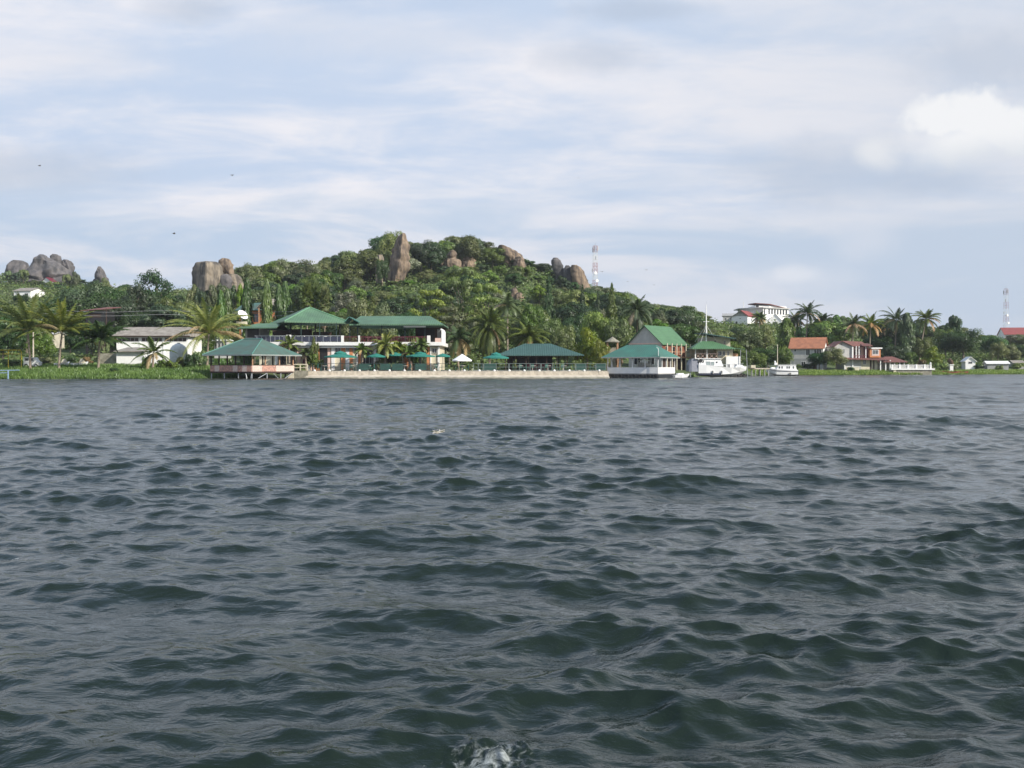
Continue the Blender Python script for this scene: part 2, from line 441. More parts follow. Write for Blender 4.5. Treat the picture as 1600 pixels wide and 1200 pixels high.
def ground(x, y):
    x = np.asarray(x, dtype=float); y = np.asarray(y, dtype=float)
    d = y - shoreY(x)
    z = np.interp(d, [-6, 0, 1, 6, 15, 30], [-1.5, -0.12, 0.3, 0.85, 1.45, 1.9])
    terr = sstep((x + 34) / 4) * sstep((18 - x) / 4)
    z2 = np.interp(d, [-6, 0, 1, 20, 26, 34], [-1.5, -0.3, 0.3, 0.6, 1.0, 1.9])
    z = z * (1 - terr) + z2 * terr
    rt_ = sstep((x - 44) / 8) * (1 - sstep((d - 14) / 16))
    z = np.where(z > 0.25, 0.25 + (z - 0.25) * (1 - .45 * rt_), z)
    rz = np.interp(x, RX_, RZ_)
    start = np.maximum(168.0, shoreY(x) + 22)
    s = np.clip((y - start) / (312 - start), 0, 1) ** 1.4
    dec = 1 - 0.5 * sstep((y - 318) / 260)
    hill = (rz - 1.9) * s * dec
    bump = 23 * np.exp(-(((x + 222) / 70) ** 2 + ((y - 455) / 60) ** 2))
    hotel = 0.6 * np.exp(-(((x - 85) / 26) ** 2 + ((y - 338) / 30) ** 2))
    und = 0.6 * np.sin(x * 0.09 + 1.3) * np.sin(y * 0.07) + 0.4 * np.sin(x * 0.21 + y * 0.17)
    return z + hill + bump + hotel + und * s
def gz(x, y): return float(ground(x, y))
def build_terrain():
    xs = np.concatenate([np.linspace(-900, -160, 38)[:-1], np.linspace(-160, 170, 240), np.linspace(170, 900, 38)[1:]])
    ds = np.concatenate([[-6, -2, -0.5, 0, 0.4, 0.8, 1.3, 2, 3, 4.5, 6, 8, 10, 13, 16, 20, 25, 30], np.linspace(35, 260, 76), [280, 320, 400, 520, 700, 1000, 2000]])
    Xg = np.repeat(xs[:, None], len(ds), 1)
    Yg = shoreY(xs)[:, None] + ds[None, :]
    Zg = ground(Xg, Yg)
    fl = np.clip((ds - 700) / 600, 0, 1)[None, :]
    Zg = Zg * (1 - fl) + 4 * fl
    Zg[:, 3:8] += 0.1 * np.sin(xs * 2.1)[:, None]
    V = np.stack([Xg, Yg, Zg], -1).reshape(-1, 3)
    n = len(ds); i = np.arange(len(xs) - 1)[:, None] * n; j = np.arange(n - 1)[None, :]
    F = np.stack([i + j, i + n + j, i + n + j + 1, i + j + 1], -1).reshape(-1, 4)
    m_ = mat("hill_ground", (0.09, 0.125, 0.035), 0.95, scale=0.25, col2=(0.055, 0.08, 0.025), bump=0.8, bscale=1.2)
    tag(link("terrain", np_mesh("terrain", V, F, m_, smooth=True)), "grassy shore and the scrub covered hillside rising behind it", "terrain", kind='structure')
build_terrain()
# ------------------------------------------------------------------ vegetation
LEAF = {
    'mid':    leafmat("leaves_mid_green", (0.205, 0.262, 0.063), (0.121, 0.174, 0.044)),
    'dark':   leafmat("leaves_dark_green", (0.073, 0.128, 0.040), (0.044, 0.084, 0.029)),
    'olive':  leafmat("leaves_olive", (0.187, 0.212, 0.073), (0.105, 0.138, 0.046)),
    'bright': leafmat("leaves_bright_green", (0.184, 0.281, 0.049), (0.102, 0.171, 0.030)),
    'yellow': leafmat("leaves_yellow_green", (0.25, 0.255, 0.045), (0.13, 0.17, 0.035)),
    'grey':   leafmat("leaves_grey_green", (0.268, 0.287, 0.168), (0.159, 0.189, 0.099)),
    'palm':   leafmat("palm_fronds_green", (0.138, 0.181, 0.038), (0.080, 0.123, 0.029), clump=1.0),
    'palmy':  leafmat("palm_fronds_yellowing", (0.27, 0.275, 0.065), (0.14, 0.185, 0.042), clump=0.8),
    'palmd':  leafmat("palm_fronds_dark", (0.080, 0.116, 0.041), (0.046, 0.080, 0.026), clump=1.0),
    'dead':   leafmat("palm_fronds_dry", (0.493, 0.362, 0.189), (0.290, 0.189, 0.087), clump=1.0),
    'mast':   leafmat("leaves_mast_tree", (0.130, 0.195, 0.043), (0.065, 0.114, 0.029)),
    'grass':  leafmat("grass_blades", (0.181, 0.283, 0.043), (0.109, 0.196, 0.032), clump=0.35),
    'red':    leafmat("leaves_reddish", (0.26, 0.14, 0.06), (0.15, 0.13, 0.05)),
}
BARK = mat("bark_grey_brown", (0.20, 0.165, 0.125), 0.9, 0.4, 4.0, 0.5, stretch=(1, 1, 0.3))
BARKP = mat("palm_bark", (0.33, 0.27, 0.21), 0.9, 0.35, 3.0, 0.3, stretch=(1, 1, 3.0))

def quads_at(C, N, ls, rng, aspect=1.6):
    n = len(C)
    T = rng.normal(size=(n, 3)); T -= (T * N).sum(1, keepdims=True) * N
    T /= np.linalg.norm(T, axis=1, keepdims=True) + 1e-9
    B = np.cross(N, T)
    L = (ls * rng.uniform(0.6, 1.35, (n, 1)))
    a = T * L * 0.5 * aspect ** 0.5; b = B * L * 0.5 / aspect ** 0.5
    V = np.stack([C - a, C - b * 1.0 + a * 0.1, C + a, C + b + a * 0.1], 1).reshape(-1, 3)
    F = np.arange(4 * n).reshape(n, 4)
    return V, F

def blob_leaves(blobs, n, ls, rng, up=0.35, aspect=1.6, shell=0.55, flat=0.8):
    bl = np.array(blobs, dtype=float)
    wgt = bl[:, 3] ** 2; wgt /= wgt.sum()
    idx = rng.choice(len(bl), n, p=wgt)
    D = rng.normal(size=(n, 3)); D /= np.linalg.norm(D, axis=1, keepdims=True)
    D[:, 2] = np.where((D[:, 2] < -0.3) & (rng.uniform(size=n) < 0.7), -D[:, 2], D[:, 2])
    rad = bl[idx, 3:4] * (shell + (1 - shell) * rng.uniform(size=(n, 1)) ** 0.6) * rng.uniform(0.85, 1.12, (n, 1))
    C = bl[idx, :3] + D * rad * np.array([1, 1, flat])
    N = D * 1.0 + rng.normal(size=(n, 3)) * 0.42 + np.array([0, 0, up])
    N /= np.linalg.norm(N, axis=1, keepdims=True)
    S = D * np.array([1, 1, 1.15]) + N * .45 + np.array([0, 0, .12])
    global LAST_NORMALS
    LAST_NORMALS = np.repeat(S / np.linalg.norm(S, axis=1, keepdims=True), 4, 0)
    V, F = quads_at(C, N, ls, rng, aspect)
    # wind each leaf so that its face looks out of its clump
    fn = np.cross(V[1::4] - V[0::4], V[2::4] - V[0::4]); fl = (fn * D).sum(1) < 0
    F[fl] = F[fl][:, ::-1]
    return V, F

def join(parts):
    Vs = []; Fs = []; b = 0
    for V, F in parts:
        Vs.append(V); Fs.append(F + b); b += len(V)
    return np.concatenate(Vs), np.concatenate(Fs)

def trunk_mesh(name, segs, m_=None):
    mb = MB()
    for pts, rad in segs: mb.tube(pts, rad, 7)
    me = bpy.data.meshes.new(name); me.from_pydata(mb.v, [], mb.f); me.materials.append(m_ or BARK)
    me.polygons.foreach_set('use_smooth', [True] * len(me.polygons)); me.update()
    return me

def make_broad(seed, r, h, nb, nl, ls, key, low=0.28, dome=1.0, flat=0.8, tiers=0, open_=0.0):
    """crown radius r, full height h; returns (trunk mesh, crown mesh)"""
    rng = np.random.default_rng(seed)
    blobs = []; segs = []
    z0 = h * low
    if tiers:
        for k in range(tiers):
            f = k / (tiers - 1); zz = z0 + (h - z0) * (0.12 + 0.83 * f); rr = r * (1.0 - 0.45 * f ** 1.5) * rng.uniform(0.85, 1.1)
            m = int(nb / tiers)
            for i in range(m):
                a = rng.uniform(0, 6.28); q = rr * math.sqrt(rng.uniform(0.05, 1))
                blobs.append((q * math.cos(a), q * math.sin(a), zz + rng.normal() * 0.15 - 0.12 * q, r * rng.uniform(0.16, 0.26)))
    else:
        while len(blobs) < nb:
            p = rng.uniform(-1, 1, 3)
            d = np.linalg.norm(p)
            if d > 1 or d < 0.35: continue
            if p[2] < -0.6: continue
            s = rng.uniform(0.24, 0.38)
            blobs.append((p[0] * r * 0.78, p[1] * r * 0.78, z0 + (h - z0) * (0.46 + 0.40 * p[2] * dome), r * s))
    V, F = blob_leaves(blobs, nl, ls, rng, flat=(0.35 if tiers else flat), shell=0.5 - open_ * 0.4)
    crown = np_mesh("crown", V, F, LEAF[key], smooth=True)
    crown.normals_split_custom_set_from_vertices(LAST_NORMALS.tolist())
    th = z0 + (h - z0) * 0.55
    lean = rng.normal(size=2) * 0.04 * h
    tr = max(0.12, h * 0.022)
    segs.append(([(0, 0, -1.5), (0, 0, 0), (lean[0] * .4, lean[1] * .4, th * .5), (lean[0], lean[1], th)], [tr * 1.5, tr * 1.25, tr * .85, tr * .4]))
    for b in list(blobs)[:: max(1, len(blobs) // 9)]:
        zb = th * rng.uniform(0.4, 0.85)
        f = zb / th
        p0 = Vector((lean[0] * f, lean[1] * f, zb)); p1 = Vector(b[:3])
        mid = (p0 + p1) / 2 + Vector((0, 0, 0.1 * (p1 - p0).length))
        segs.append(([p0, mid, p1], [tr * .5, tr * .33, tr * .12]))
    return trunk_mesh("trunk", segs), crown

def make_conifer(seed, r, h, nl, ls, key):
    rng = np.random.default_rng(seed)
    t = rng.uniform(size=nl) ** 0.7
    z = h * (1 - t * 0.88); rr = r * t ** 0.9
    a = rng.uniform(0, 6.28, nl)
    lobes = 1 + 0.25 * np.sin(z * 5.0 / max(1, h / 8)) + 0.2 * np.sin(a * 5 + z * 1.7)
    q = rr * lobes * (0.35 + 0.65 * rng.uniform(size=nl) ** 0.5)
    C = np.stack([q * np.cos(a), q * np.sin(a), z - 0.25 * q], 1)
    N = np.stack([np.cos(a) * .7, np.sin(a) * .7, np.full(nl, .4)], 1) + rng.normal(size=(nl, 3)) * .5
    N /= np.linalg.norm(N, axis=1, keepdims=True)
    V, F = quads_at(C, N, ls, rng, 2.2)
    return trunk_mesh("trunk", [([(0, 0, -1.5), (0, 0, 0), (0, 0, h * .97)], [h * .022, h * .018, .03])]), np_mesh("crown", V, F, LEAF[key])

def make_mast(seed, r, h, nl, ls, key='mast'):
    rng = np.random.default_rng(seed)
    z = h * (0.04 + 0.94 * rng.uniform(size=nl))
    f = z / h
    prof = r * np.interp(f, [0, .1, .5, .85, 1.0], [.75, 1.0, .92, .62, .08])
    a = rng.uniform(0, 6.28, nl)
    prof = prof * (1 + .22 * np.sin(a * 4 + z * 1.1) + .12 * np.sin(z * 3.1))
    q = prof * (.55 + .45 * rng.uniform(size=nl))
    C = np.stack([q * np.cos(a), q * np.sin(a), z], 1)
    # drooping narrow leaves
    n = nl
    d = np.stack([np.cos(a) * .35, np.sin(a) * .35, -np.ones(nl)], 1) + rng.normal(size=(nl, 3)) * .18
    d /= np.linalg.norm(d, axis=1, keepdims=True)
    s = np.stack([-np.sin(a), np.cos(a), np.zeros(nl)], 1) + rng.normal(size=(nl, 3)) * .35
    s /= np.linalg.norm(s, axis=1, keepdims=True)
    L = ls * rng.uniform(.7, 1.4, (nl, 1)); W = L * .38
    V = np.stack([C, C + d * L * .5 - s * W * .5, C + d * L, C + d * L * .5 + s * W * .5], 1).reshape(-1, 3)
    return trunk_mesh("trunk", [([(0, 0, -1), (0, 0, 0), (0, 0, h * .95)], [.16, .13, .03])]), np_mesh("crown", V, np.arange(4 * n).reshape(n, 4), LEAF[key])

def make_palm(seed, th, lean, nf, fl, droop=1.25, emax=82, emin=-35, ll=0.62, pairs=26, mats_=('palm', 'dead'), deadfrac=0.12, tr=0.16, hang=0.45, lw=0.075, skirt=0):
    """th trunk height, lean (x,y) offset of the top, nf fronds of length fl"""
    rng = np.random.default_rng(seed)
    n = 9
    pts = []
    for i in range(n):
        t = i / (n - 1)
        pts.append((lean[0] * t ** 1.6, lean[1] * t ** 1.6, th * t))
    pts = [(0, 0, -1.2)] + pts
    rad = [tr * 1.6, tr * 1.45] + [tr * (1.1 - .35 * i / (n - 2)) for i in range(1, n)]
    mb_t = [(pts, rad)]
    trunk = trunk_mesh("trunk", mb_t, BARKP)
    top = np.array(pts[-1]) + np.array([0, 0, .1])
    V = []; F = []; MI = []
    def tri(a, b, c, mi): k = len(V); V.extend([a, b, c]); F.append((k, k + 1, k + 2)); MI.append(mi)
    for i in range(nf + skirt):
        az = 2.39996 * i + rng.uniform(-.25, .25)
        f = min(1.0, i / (nf - 1))
        el0 = R(emax + (emin - emax) * f ** 0.9 + rng.normal() * 6)
        sk = i >= nf
        if sk: el0 = R(-55 + rng.normal() * 12)
        L = fl * rng.uniform(.82, 1.08) * (0.75 if f < .15 else 1) * (.6 if sk else 1)
        dead = 1 if (sk or rng.uniform() < deadfrac * (f > .55) * 2) else 0
        d0 = np.array([math.cos(az), math.sin(az)])
        side = np.array([-math.sin(az), math.cos(az), 0])
        m = 14; p = top.copy(); path = [p.copy()]; dirs = []
        for k in range(m):
            t = (k + .5) / m
            e = el0 - R(70) * droop * t ** 1.25 * (0.45 if f < .15 else 1)
            e = max(e, R(-86))
            d = np.array([d0[0] * math.cos(e), d0[1] * math.cos(e), math.sin(e)])
            p = p + d * L / m; path.append(p.copy()); dirs.append(d)
        path = np.array(path)
        for k in range(m):      # rachis as a thin two-faced strip
            wv = side * .035 * (1 - k / m) + side * .008
            a, b = path[k], path[k + 1]
            kk = len(V); V.extend([a - wv, a + wv, b + wv * .8, b - wv * .8]); F.append((kk, kk + 1, kk + 2, kk + 3)); MI.append(dead)
        for k in range(pairs):
            t = .1 + .9 * (k + .5) / pairs
            x = t * m; ki = min(int(x), m - 1); fr = x - ki
            c = path[ki] * (1 - fr) + path[ki + 1] * fr; d = dirs[ki]
            prof = ll * math.sin(math.pi * min(1, .12 + .86 * t)) ** .6 * (1.0 if t < .8 else 1 - (t - .8) * 2.6)
            for sgn in (-1, 1):
                v = side * sgn * .8 + d * .55 + np.array([0, 0, -hang * (1 + rng.uniform(-.4, .6))])
                v /= np.linalg.norm(v)
                tip = c + v * prof * rng.uniform(.85, 1.1)
                wd = d * lw * .5
                tri(c - wd, c + wd, tip, dead)
    q = [f for f in F if len(f) == 4]; tq = [f for f in F if len(f) == 3]
    mi = [m_ for f, m_ in zip(F, MI) if len(f) == 4] + [m_ for f, m_ in zip(F, MI) if len(f) == 3]
    crown = np_mesh("crown", np.array(V), [np.array(q), np.array(tq)], [LEAF[k] for k in mats_], mi)
    return trunk, crown

def make_fan(seed, th, nf, fl, skirt=10, tr=.16):
    """fan palm: round pleated leaves on stalks, dry skirt below"""
    rng = np.random.default_rng(seed)
    trunk = trunk_mesh("trunk", [([(0, 0, -1), (0, 0, 0), (.1, 0, th * .5), (0, 0, th)], [tr * 1.5, tr * 1.2, tr, tr])], BARKP)
    V = []; F = []; MI = []
    for i in range(nf + skirt):
        az = 2.4 * i + rng.uniform(-.2, .2); sk = i >= nf
        el = R(75 - 100 * (i / nf)) if not sk else R(-60 - rng.uniform(0, 25))
        d = np.array([math.cos(az) * math.cos(el), math.sin(az) * math.cos(el), math.sin(el)])
        side = np.array([-math.sin(az), math.cos(az), 0.0]); up = np.cross(d, side)
        c = np.array([0, 0, th]) + d * fl * .45
        k = len(V); V.extend([np.array([0, 0, th]) - side * .03, np.array([0, 0, th]) + side * .03, c]); F.append((k, k + 1, k + 2)); MI.append(1 if sk else 0)
        for j in range(13):
            b = R(-100 + 200 * j / 12)
            v = d * math.cos(b) + side * math.sin(b) + np.array([0, 0, -.25 if not sk else -.9])
            v /= np.linalg.norm(v)
            tip = c + v * fl * .55 * rng.uniform(.8, 1.1)
            wv = (-d * math.sin(b) + side * math.cos(b)) * fl * .055
            k = len(V); V.extend([c, c + (tip - c) * .6 + wv, tip, c + (tip - c) * .6 - wv]); F.append((k, k + 1, k + 2, k + 3)); MI.append(1 if sk else 0)
    q = [f for f in F if len(f) == 4]; tq = [f for f in F if len(f) == 3]
    mi = [m_ for f, m_ in zip(F, MI) if len(f) == 4] + [m_ for f, m_ in zip(F, MI) if len(f) == 3]
    return trunk, np_mesh("crown", np.array(V), [np.array(q), np.array(tq)], [LEAF['palm'], LEAF['dead']], mi)

PROTO = {}
def proto(key, fn, *a, **k):
    PROTO[key] = fn(*a, **k); return PROTO[key]

NAMES = {}
ALL_PLANTS = []
def plant(name, key, x, y, sc=1.0, rz=None, label=None, cat='tree', group=None, z=None, scz=None, rng=random.Random(5), sink=0.0):
    tr, cr = PROTO[key]
    zz = gz(x, y) if z is None else z
    o = empty(name, (x, y, zz - sink), rng.uniform(0, 6.28) if rz is None else rz, label, cat, group)
    o.scale = (sc, sc, scz if scz else sc)
    link("trunk", tr, o); link("crown", cr, o)
    return o

# prototypes: (key, radius, height); sizes in metres
HT = {}
def pb(key, seed, r, h, *a, **k):
    proto(key, make_broad, seed, r, h, *a, **k); HT[key] = (r, h)
pb('hill1', 11, 4.6, 8.5, 26, 7514, 0.33, 'mid', low=.15)
pb('hill2', 12, 4.2, 9.5, 24, 7072, 0.31, 'mid', low=.2)
pb('hill3', 13, 4.8, 8.0, 28, 7956, 0.33, 'olive', low=.12)
pb('hill4', 14, 4.0, 8.5, 22, 6630, 0.31, 'dark', low=.15)
pb('hill5', 15, 5.2, 9.5, 30, 8398, 0.34, 'dark', low=.15)
pb('hill6', 16, 3.6, 6.5, 20, 5746, 0.28, 'bright', low=.1)
pb('hill7', 17, 4.0, 8.2, 18, 4420, 0.27, 'grey', low=.25, open_=.6)
pb('near1', 21, 4.6, 8.5, 40, 9000, .27, 'mid', low=.15)
pb('near2', 22, 4.8, 9.0, 40, 9000, .27, 'dark', low=.15)
pb('near3', 23, 4.2, 7.5, 34, 7500, .26, 'bright', low=.12)
pb('near4', 24, 4.0, 7.0, 34, 7500, .24, 'yellow', low=.12)
pb('near5', 25, 4.4, 8.5, 36, 8000, .25, 'olive', low=.15)
pb('tier1', 31, 6.0, 9.5, 56, 9500, .28, 'bright', low=.12, tiers=6)
pb('tier2', 32, 6.2, 10.0, 56, 9500, .28, 'mid', low=.12, tiers=6)
pb('open1', 33, 4.5, 11.0, 30, 3200, .30, 'dark', low=.35, open_=1.0)
pb('open2', 34, 3.8, 9.0, 24, 2200, .28, 'grey', low=.3, open_=1.0)
pb('bush1', 41, 1.6, 2.3, 16, 2600, .17, 'mid', low=.0)
pb('bush2', 42, 1.5, 2.0, 14, 2400, .17, 'bright', low=.0)
pb('bush3', 43, 1.7, 2.4, 16, 2600, .17, 'dark', low=.0)
pb('bush4', 44, 1.5, 2.0, 14, 2200, .16, 'yellow', low=.0)
pb('bushr', 45, 1.4, 2.0, 12, 2000, .15, 'red', low=.0)
proto('con1', make_conifer, 51, 2.6, 10, 3600, .42, 'dark'); HT['con1'] = (2.6, 10)
proto('con2', make_conifer, 52, 3.0, 10, 3800, .42, 'mid'); HT['con2'] = (3.0, 10)
proto('mast1', make_mast, 61, .95, 9, 4200, .42); HT['mast1'] = (1.0, 9)
proto('mast2', make_mast, 62, 1.25, 9, 4800, .42); HT['mast2'] = (1.3, 9)
proto('fan1', make_fan, 71, 6.5, 26, 2.6, 14); HT['fan1'] = (2.6, 8)
proto('coco1', make_palm, 81, 8.0, (.6, .3), 24, 4.2, ll=.75, lw=.10)
proto('coco2', make_palm, 82, 7.0, (-.7, .2), 22, 4.0, ll=.72, lw=.10, mats_=('palmd', 'dead'))
proto('date1', make_palm, 83, 4.0, (.1, .1), 46, 5.0, droop=1.35, emax=86, emin=-30, ll=.75, pairs=34, lw=.10, deadfrac=.04, tr=.3)
HT['coco1'] = (4, 11); HT['coco2'] = (4, 10); HT['date1'] = (4.6, 8)

# ---- skyline of tree tops (photo column -> row)
SKX = [-400, -200, 0, 30, 60, 100, 160, 200, 290, 300, 330, 365, 373, 390, 440, 500, 512, 540, 580, 598, 612, 626, 646, 690, 706, 740, 766, 786, 830, 860, 900, 920, 940, 970, 1000, 1020, 1060, 1100, 1130, 1160, 1240, 1290, 1400, 1470, 1490, 1520, 1560, 1700, 2200]
SKY_ = [445, 443, 438, 446, 446, 432, 434, 440, 455, 470, 470, 462, 414, 407, 402, 411, 393, 388, 385, 366, 358, 372, 372, 371, 364, 364, 375, 387, 403, 410, 438, 432, 447, 450, 462, 475, 471, 487, 497, 510, 506, 494, 492, 502, 505, 514, 516, 516, 518]
def skyrow(px): return float(np.interp(px, SKX, SKY_))

# zones that must stay open to view: (px0, px1, row0, row1, distance of what is seen there)
CLEAR = [(584, 641, 362, 448, 272), (686, 738, 388, 416, 285), (775, 824, 384, 416, 292), (858, 882, 400, 428, 292), (882, 922, 400, 440, 292), (795, 818, 449, 468, 262),
         (298, 372, 402, 450, 250), (10, 118, 398, 436, 430), (146, 170, 414, 432, 430), (15, 82, 430, 470, 300),
         (1124, 1210, 468, 506, 345), (1195, 1242, 468, 502, 345), (1202, 1222, 492, 506, 338), (1236, 1243, 505, 520, 335), (1574, 1602, 512, 528, 330),
         (362, 442, 470, 508, 200), (126, 172, 476, 496, 205), (984, 1092, 506, 560, 185), (1113, 1168, 516, 580, 195), (1228, 1300, 525, 560, 235), (1300, 1380, 530, 560, 235),
         (924, 936, 380, 440, 420), (945, 970, 524, 548, 168)]
FOOT = [(-62, -38, 160, 182), (-46, -8, 140, 170), (-8, 14, 140, 164), (16, 36, 150, 178), (28, 46, 158, 182), (56, 72, 210, 228), (64, 88, 205, 226), (66, 100, 322, 352), (-50, -38, 176, 196), (-95, -74, 184, 200)]

def blocked(x, y, r, ztop, zbase):
    px = 800 + x / y * FOC; rp = r / y * FOC
    pt = 574 - (ztop - EYE) / y * FOC; pb_ = 574 - (zbase - EYE) / y * FOC
    for (a, b, c, d, Yo) in CLEAR:
        if y < Yo and px + rp * 1.15 > a - 1 and px - rp * 1.15 < b + 1 and pt - 3 < d and pb_ > c: return True
    for (a, b, c, d) in FOOT:
        if a - r * .5 < x < b + r * .5 and c - r * .5 < y < d + r * .5: return True
    return False

LAND = [(-9999, 18, "the yellow railing"), (18, 64, "the lone van"), (64, 110, "the second coconut palm"), (110, 172, "the dark red roof"), (172, 238, "the white annex shed"), (238, 298, "the rounded water tank"),
        (298, 345, "the split granite block"), (345, 372, "the satellite dish"), (372, 402, "the teal roofed orange house"), (402, 450, "the narrow mast trees"), (450, 482, "the peaked roof ridge"), (482, 520, "the shaggy fan palms"),
        (520, 560, "the gap between restaurant roofs"), (560, 588, "the restaurant plants"), (588, 640, "the tall rock spire"), (640, 668, "the grey leaning slab"), (668, 700, "the curved white end wall"),
        (700, 742, "the white parasol"), (742, 790, "the big date palm"), (790, 822, "the double tiered parasol"), (822, 858, "the low dark green roof"), (858, 898, "the egg shaped boulder"), (898, 942, "the lattice tower"),
        (942, 985, "the small thatched shelter"), (985, 1030, "the grey gable"), (1030, 1078, "the brown veranda"), (1078, 1125, "the tall white flagpole"), (1125, 1165, "the cream boathouse"), (1165, 1200, "the red roofed white villa"),
        (1200, 1240, "the cabin boat"), (1240, 1300, "the orange tiled house"), (1300, 1345, "the cream gable"), (1345, 1380, "the orange box bay"), (1380, 1425, "the round red roof"), (1425, 1465, "the white balustrade"),
        (1465, 1510, "the creeper clad dome"), (1510, 1555, "the small white gable"), (1555, 9999, "the far red mast")]
ADJ = {'hill1': 'mid green bushy tree', 'hill2': 'tall mid green tree', 'hill3': 'olive green rounded tree', 'hill4': 'dark green compact tree', 'hill5': 'broad dark green tree',
       'hill6': 'low bright green tree', 'hill7': 'grey green open tree', 'near1': 'full mid green tree', 'near2': 'heavy dark green tree', 'near3': 'fresh bright green tree', 'near5': 'olive leafy tree',
       'tier1': 'bright layered tree', 'tier2': 'green layered tree', 'con1': 'dark pointed conifer', 'con2': 'green pointed conifer', 'open1': 'thin dark tree', 'open2': 'sparse grey tree', 'near4': 'yellow green tree'}
AUTO = []
def auto_label(o, key, x, y):
    px = 800 + x / y * FOC
    lm = next(l for a, b, l in LAND if a <= px < b)
    sh = float(shoreY(x))
    d = y - sh
    row = "close behind" if d < 45 else ("behind" if d < 80 else ("uphill behind" if d < 128 else "on skyline behind"))
    AUTO.append((o, ADJ[key], row, lm, px))

def scatter():
    rng = random.Random(17)
    pts = []
    def try_zone(n, x0, x1, y0, y1, kinds, mind, scl=(1.0, 1.3), maxn=999):
        c = 0
        for _ in range(n):
            if c >= maxn: break
            y = math.sqrt(rng.uniform(y0 * y0, y1 * y1)) if y0 > 0 else rng.uniform(y0, y1)
            x = rng.uniform(x0, x1) / 310 * y
            px = 800 + x / y * FOC
            if not (-140 < px < 1760): continue
            if y - float(shoreY(x)) < 24: continue
            key = rng.choice(kinds); r, h = HT[key]
            s = rng.uniform(*scl)
            if any((x - a) ** 2 + (y - b) ** 2 < (mind * (.6 + .4 * s)) ** 2 for a, b in pts): continue
            zb = gz(x, y)
            top = EYE + (574 - skyrow(px) - rng.uniform(0, 5)) / FOC * y
            smax = (top - zb) / h
            sz = s
            if smax < s:
                if smax < .26: continue
                sz = smax; s = max(smax, s * .75)
            if y > 285 and 360 < px < 1130: sz = min(1.35, smax)
            q = 0
            while blocked(x, y, r * s, zb + h * sz, zb) and q < 5:
                sz *= .8; s *= .87; q += 1
            if q == 5 or sz < .26: continue
            pts.append((x, y)); c += 1
            nm = 'conifer_tree' if key.startswith('con') else 'broadleaf_tree'
            o = plant(nm, key, x, y, s, rng.uniform(0, 6.28), scz=sz, sink=.3)
            auto_label(o, key, x, y)
        return c
    hk = ['hill1', 'hill1', 'hill2', 'hill3', 'hill3', 'hill4', 'hill5', 'hill6', 'hill7']
    a = try_zone(3500, -90, 62, 286, 312, ['hill1', 'hill2', 'hill4', 'hill5', 'hill3', 'hill1'], 5.6, maxn=66)
    b = try_zone(4200, -92, 66, 226, 286, hk, 6.6, (1.0, 1.35), maxn=118)
    c = try_zone(2000, -95, 72, 184, 226, hk + ['con2'], 9, (1.0, 1.25), maxn=22)
    d = try_zone(1600, -165, -88, 172, 250, ['hill4', 'hill5', 'hill4'], 11, (1.2, 1.6), maxn=18)
    e = try_zone(1600, 58, 165, 230, 330, ['hill4', 'hill5', 'hill1', 'hill2', 'hill3'], 10, (1.1, 1.35), maxn=26)
    f = try_zone(900, -168, -118, 300, 436, ['hill5', 'hill4', 'hill1'], 11, (1.0, 1.5), maxn=14)
    g = try_zone(500, 95, 165, 340, 480, ['hill5', 'hill4', 'hill1'], 15, (.9, 1.3), maxn=5)
    print("TREES", a, b, c, d, e, f, g)
scatter()

# ---- trees that can be told apart in the photograph: (name, proto, px, row of the top, distance, half width in px, label)
def tree_at(name, key, px, top, Y, wpx, label, cat='tree', base=None, group=None, rz=None):
    r, h = HT[key]
    x = (px - 800) / FOC * Y
    zb = gz(x, Y) if base is None else base
    zt = EYE + (574 - top) / FOC * Y
    s = wpx / FOC * Y / r
    return plant(name, key, x, Y, s, rz, label, cat, group, z=zb, scz=(zt - zb) / h)
T = tree_at
T('broadleaf_tree', 'open1', 240, 419, 222, 34, "sparse tall tree showing sky between its limbs left of the split granite block")
T('broadleaf_tree', 'open1', 212, 440, 215, 24, "lower sparse dark tree beside the tall see through one")
T('broadleaf_tree', 'near2', 130, 432, 215, 44, "big dark round crowned tree in front of the far boulder pile")
T('broadleaf_tree', 'near2', 70, 462, 205, 40, "dark tree behind the leaning coconut palm")
T('broadleaf_tree', 'near2', 98, 446, 213, 34, "dark tree left of the big round crowned one below the boulder pile")
T('broadleaf_tree', 'near2', 166, 442, 214, 30, "dark tree right of the big round crowned one below the lone grey peak")
T('broadleaf_tree', 'near2', 42, 470, 196, 30, "dark tree above the crown of the leaning coconut palm")
T('broadleaf_tree', 'near2', 20, 468, 205, 38, "dark tree behind the leftmost palm fronds")
T('broadleaf_tree', 'near2', 185, 452, 205, 34, "dark tree above the roof of the white shed")
T('broadleaf_tree', 'near1', 262, 462, 200, 30, "mid green tree above the far end of the grey shed roof")
T('broadleaf_tree', 'near2', 215, 478, 196, 30, "dark low tree right behind the grey shed roof")
T('broadleaf_tree', 'near5', 292, 466, 198, 26, "olive tree left of the granite block")
T('broadleaf_tree', 'near2', 110, 492, 180, 26, "shadowed tree between the second and third palms")
T('broadleaf_tree', 'near2', 5, 505, 175, 34, "shadowed tree behind the yellow railing")
T('broadleaf_tree', 'near1', 62, 515, 165, 26, "green tree behind the white van")
T('broadleaf_tree', 'near5', 392, 408, 262, 24, "olive tree on the crest right of the granite block")
T('broadleaf_tree', 'open2', 442, 402, 270, 22, "thin grey branched tree on the crest above the peaked roof")
T('broadleaf_tree', 'open2', 482, 404, 268, 28, "wide grey branched tree on the crest beside the thin one")
T('broadleaf_tree', 'near1', 612, 358, 283, 26, "rounded green tree standing against the tall rock spire")
T('broadleaf_tree', 'near2', 597, 398, 268, 12, "small dark tree growing between the two rock slabs")
